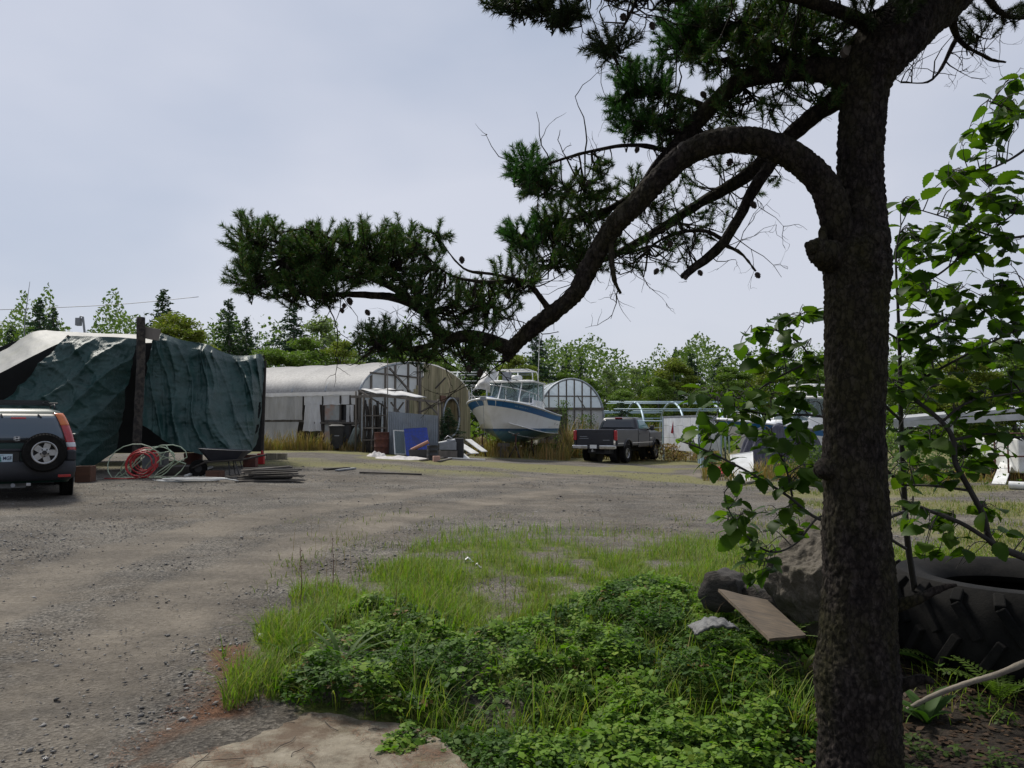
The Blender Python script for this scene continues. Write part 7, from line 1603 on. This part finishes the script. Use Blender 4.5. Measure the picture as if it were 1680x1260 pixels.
# ferns and broad-bladed weeds
def fern(px, py, n, L_, label, seed):
    r = random.Random(seed); g = G(px, py); t = thing('fern', label, 'fern', g); fm = leaf_mat('fern_green%d' % seed, [(.07, .12, .02), (.10, .15, .028)], .35)
    for k in range(n):
        a = 2 * PI * k / n + r.uniform(-.3, .3); el = r.uniform(.9, 1.25); l = L_ * r.uniform(.75, 1.15); mb = MB(); pts = []
        for i in range(15):
            s = i / 14; pts.append(Vector((math.cos(a) * l * s * math.cos(el * (1 - s * .55)), math.sin(a) * l * s * math.cos(el * (1 - s * .55)), l * (math.sin(el) * s - .42 * s * s))))
        mb.tube(pts, .0025, 4)
        for i in range(2, 15):
            for s_ in (-1, 1):
                w = l * .19 * math.sin(PI * (.12 + .86 * i / 15)); d = Vector((-math.sin(a), math.cos(a), -.1)) * s_; f = (pts[i] - pts[i - 1]).normalized()
                p = pts[i]; mb.add([p - f * .008, p + d * w * .5 + f * w * .12 + f * .010, p + d * w + f * w * .3, p + d * w * .5 + f * w * .12 - f * .010], [(0, 1, 2, 3)])
        mb.build('frond', fm, t)
fern(1278, 1075, 9, .42, 'yellow-green fern beside the plywood board', 1)
def weed(px, py, n, L_, label, seed, wd=.02, name='broad_weed', stops=((.035, .075, .012), (.06, .11, .02))):
    r = random.Random(seed); g = G(px, py); t = thing(name, label, 'plant', g); wm = leaf_mat(name + str(seed), list(stops), .35)
    for k in range(n):
        a = r.uniform(0, 2 * PI); l = L_ * r.uniform(.6, 1.2); el = r.uniform(.6, 1.35); mb = MB()
        def f(u, v):
            s = v; x = l * s * math.cos(el * (1 - s * .5)); z = l * (math.sin(el) * s - .35 * s * s); w = wd * math.sin(PI * (.1 + .88 * s)) ** .7 * (u * 2 - 1)
            return Vector((math.cos(a) * x - math.sin(a) * w, math.sin(a) * x + math.cos(a) * w, z + abs(w) * .4))
        mb.grid(f, 2, 8); mb.build('leaf_blade', wm, t, smooth=True)
weed(560, 1110, 16, .34, 'dark broad-bladed weed in the left part of the leafy mound', 2, .014); weed(640, 1120, 12, .30, 'broad-bladed weed beside the slab edge among dark leaves', 3, .016); weed(470, 1095, 14, .26, 'grassy weed clump at the left end of the mound', 4, .012)
weed(690, 1225, 9, .16, 'small dandelion-like plant growing on the concrete slab', 5, .022); weed(1535, 1105, 8, .24, 'small bright green plant on the dark soil right of the trunk', 6, .05, 'leafy_seedling', ((.06, .13, .025), (.09, .17, .03))); weed(1180, 1000, 8, .22, 'grass clump before the dark log end', 7, .008)
weed(1300, 1190, 12, .34, 'arching grass clump at the foot of the pine', 8, .008, 'grass_clump', ((.08, .12, .03), (.13, .15, .05))); weed(1320, 1110, 12, .32, 'pale grass clump left of the pine trunk', 9, .007, 'grass_clump', ((.10, .13, .03), (.16, .16, .06)))
weed(1500, 1060, 9, .3, 'green herb growing before the tractor tyre', 10, .03, 'leafy_seedling', ((.05, .10, .02), (.08, .13, .03)))
fern(1560, 1110, 8, .34, 'dark fern growing against the tractor tyre', 2); fern(1640, 1150, 9, .36, 'fern at the lower right below the pale branch', 3)
weed(1600, 1085, 14, .32, 'tall weedy grass before the tractor tyre lugs', 11, .01, 'grass_clump', ((.04, .075, .015), (.07, .11, .025))); weed(1520, 1180, 12, .22, 'low dark herb right of the pine foot', 12, .03, 'leafy_seedling', ((.03, .07, .012), (.05, .095, .02))); weed(1665, 1100, 14, .34, 'weedy grass at the right edge before the tyre', 13, .01, 'grass_clump', ((.04, .075, .015), (.07, .11, .025)))
for (px, py, h, lab) in ((492, 1015, .55, 'tall thin brown dock stalk at the left of the mound'), (545, 975, .5, 'tall thin green stalk rising from the grass verge left')):
    g = G(px, py); t = thing('dry_stalk', lab, 'plant', g); mb = MB(); mb.tube([(0, 0, 0), (.01, 0, h * .5), (-.01, .01, h)], [.004, .003, .0015], 6); mb.build('stalk', M['rust'], t)
    mb = MB()
    for k in range(22): z = h * random.uniform(.55, 1); a = random.uniform(0, 6.28); mb.box((.02 * math.cos(a) * (1.2 - z / h), .02 * math.sin(a), z), (.005, .005, .007))
    tag(mb.build('seed_heads', M['rust'], t), kind='stuff')
for (px, py, s, lab) in ((770, 925, .05, 'larger white paper scrap in the grass'), (785, 935, .035, 'smaller white paper scrap right of the larger one in the grass'), (430, 1060, .03, 'white scrap in the grass at the verge edge')):
    g = G(px, py, .03); mb = MB(); mb.grid(lambda u, v: g + Vector(((u - .5) * s * 2, (v - .5) * s, .03 * noise.noise((u * 3, v * 3, px)) + .02 * math.sin(u * 5))), 6, 6); solo(mb, 'paper_scrap', M['white'], lab, 'litter', smooth=True, solid=.002)
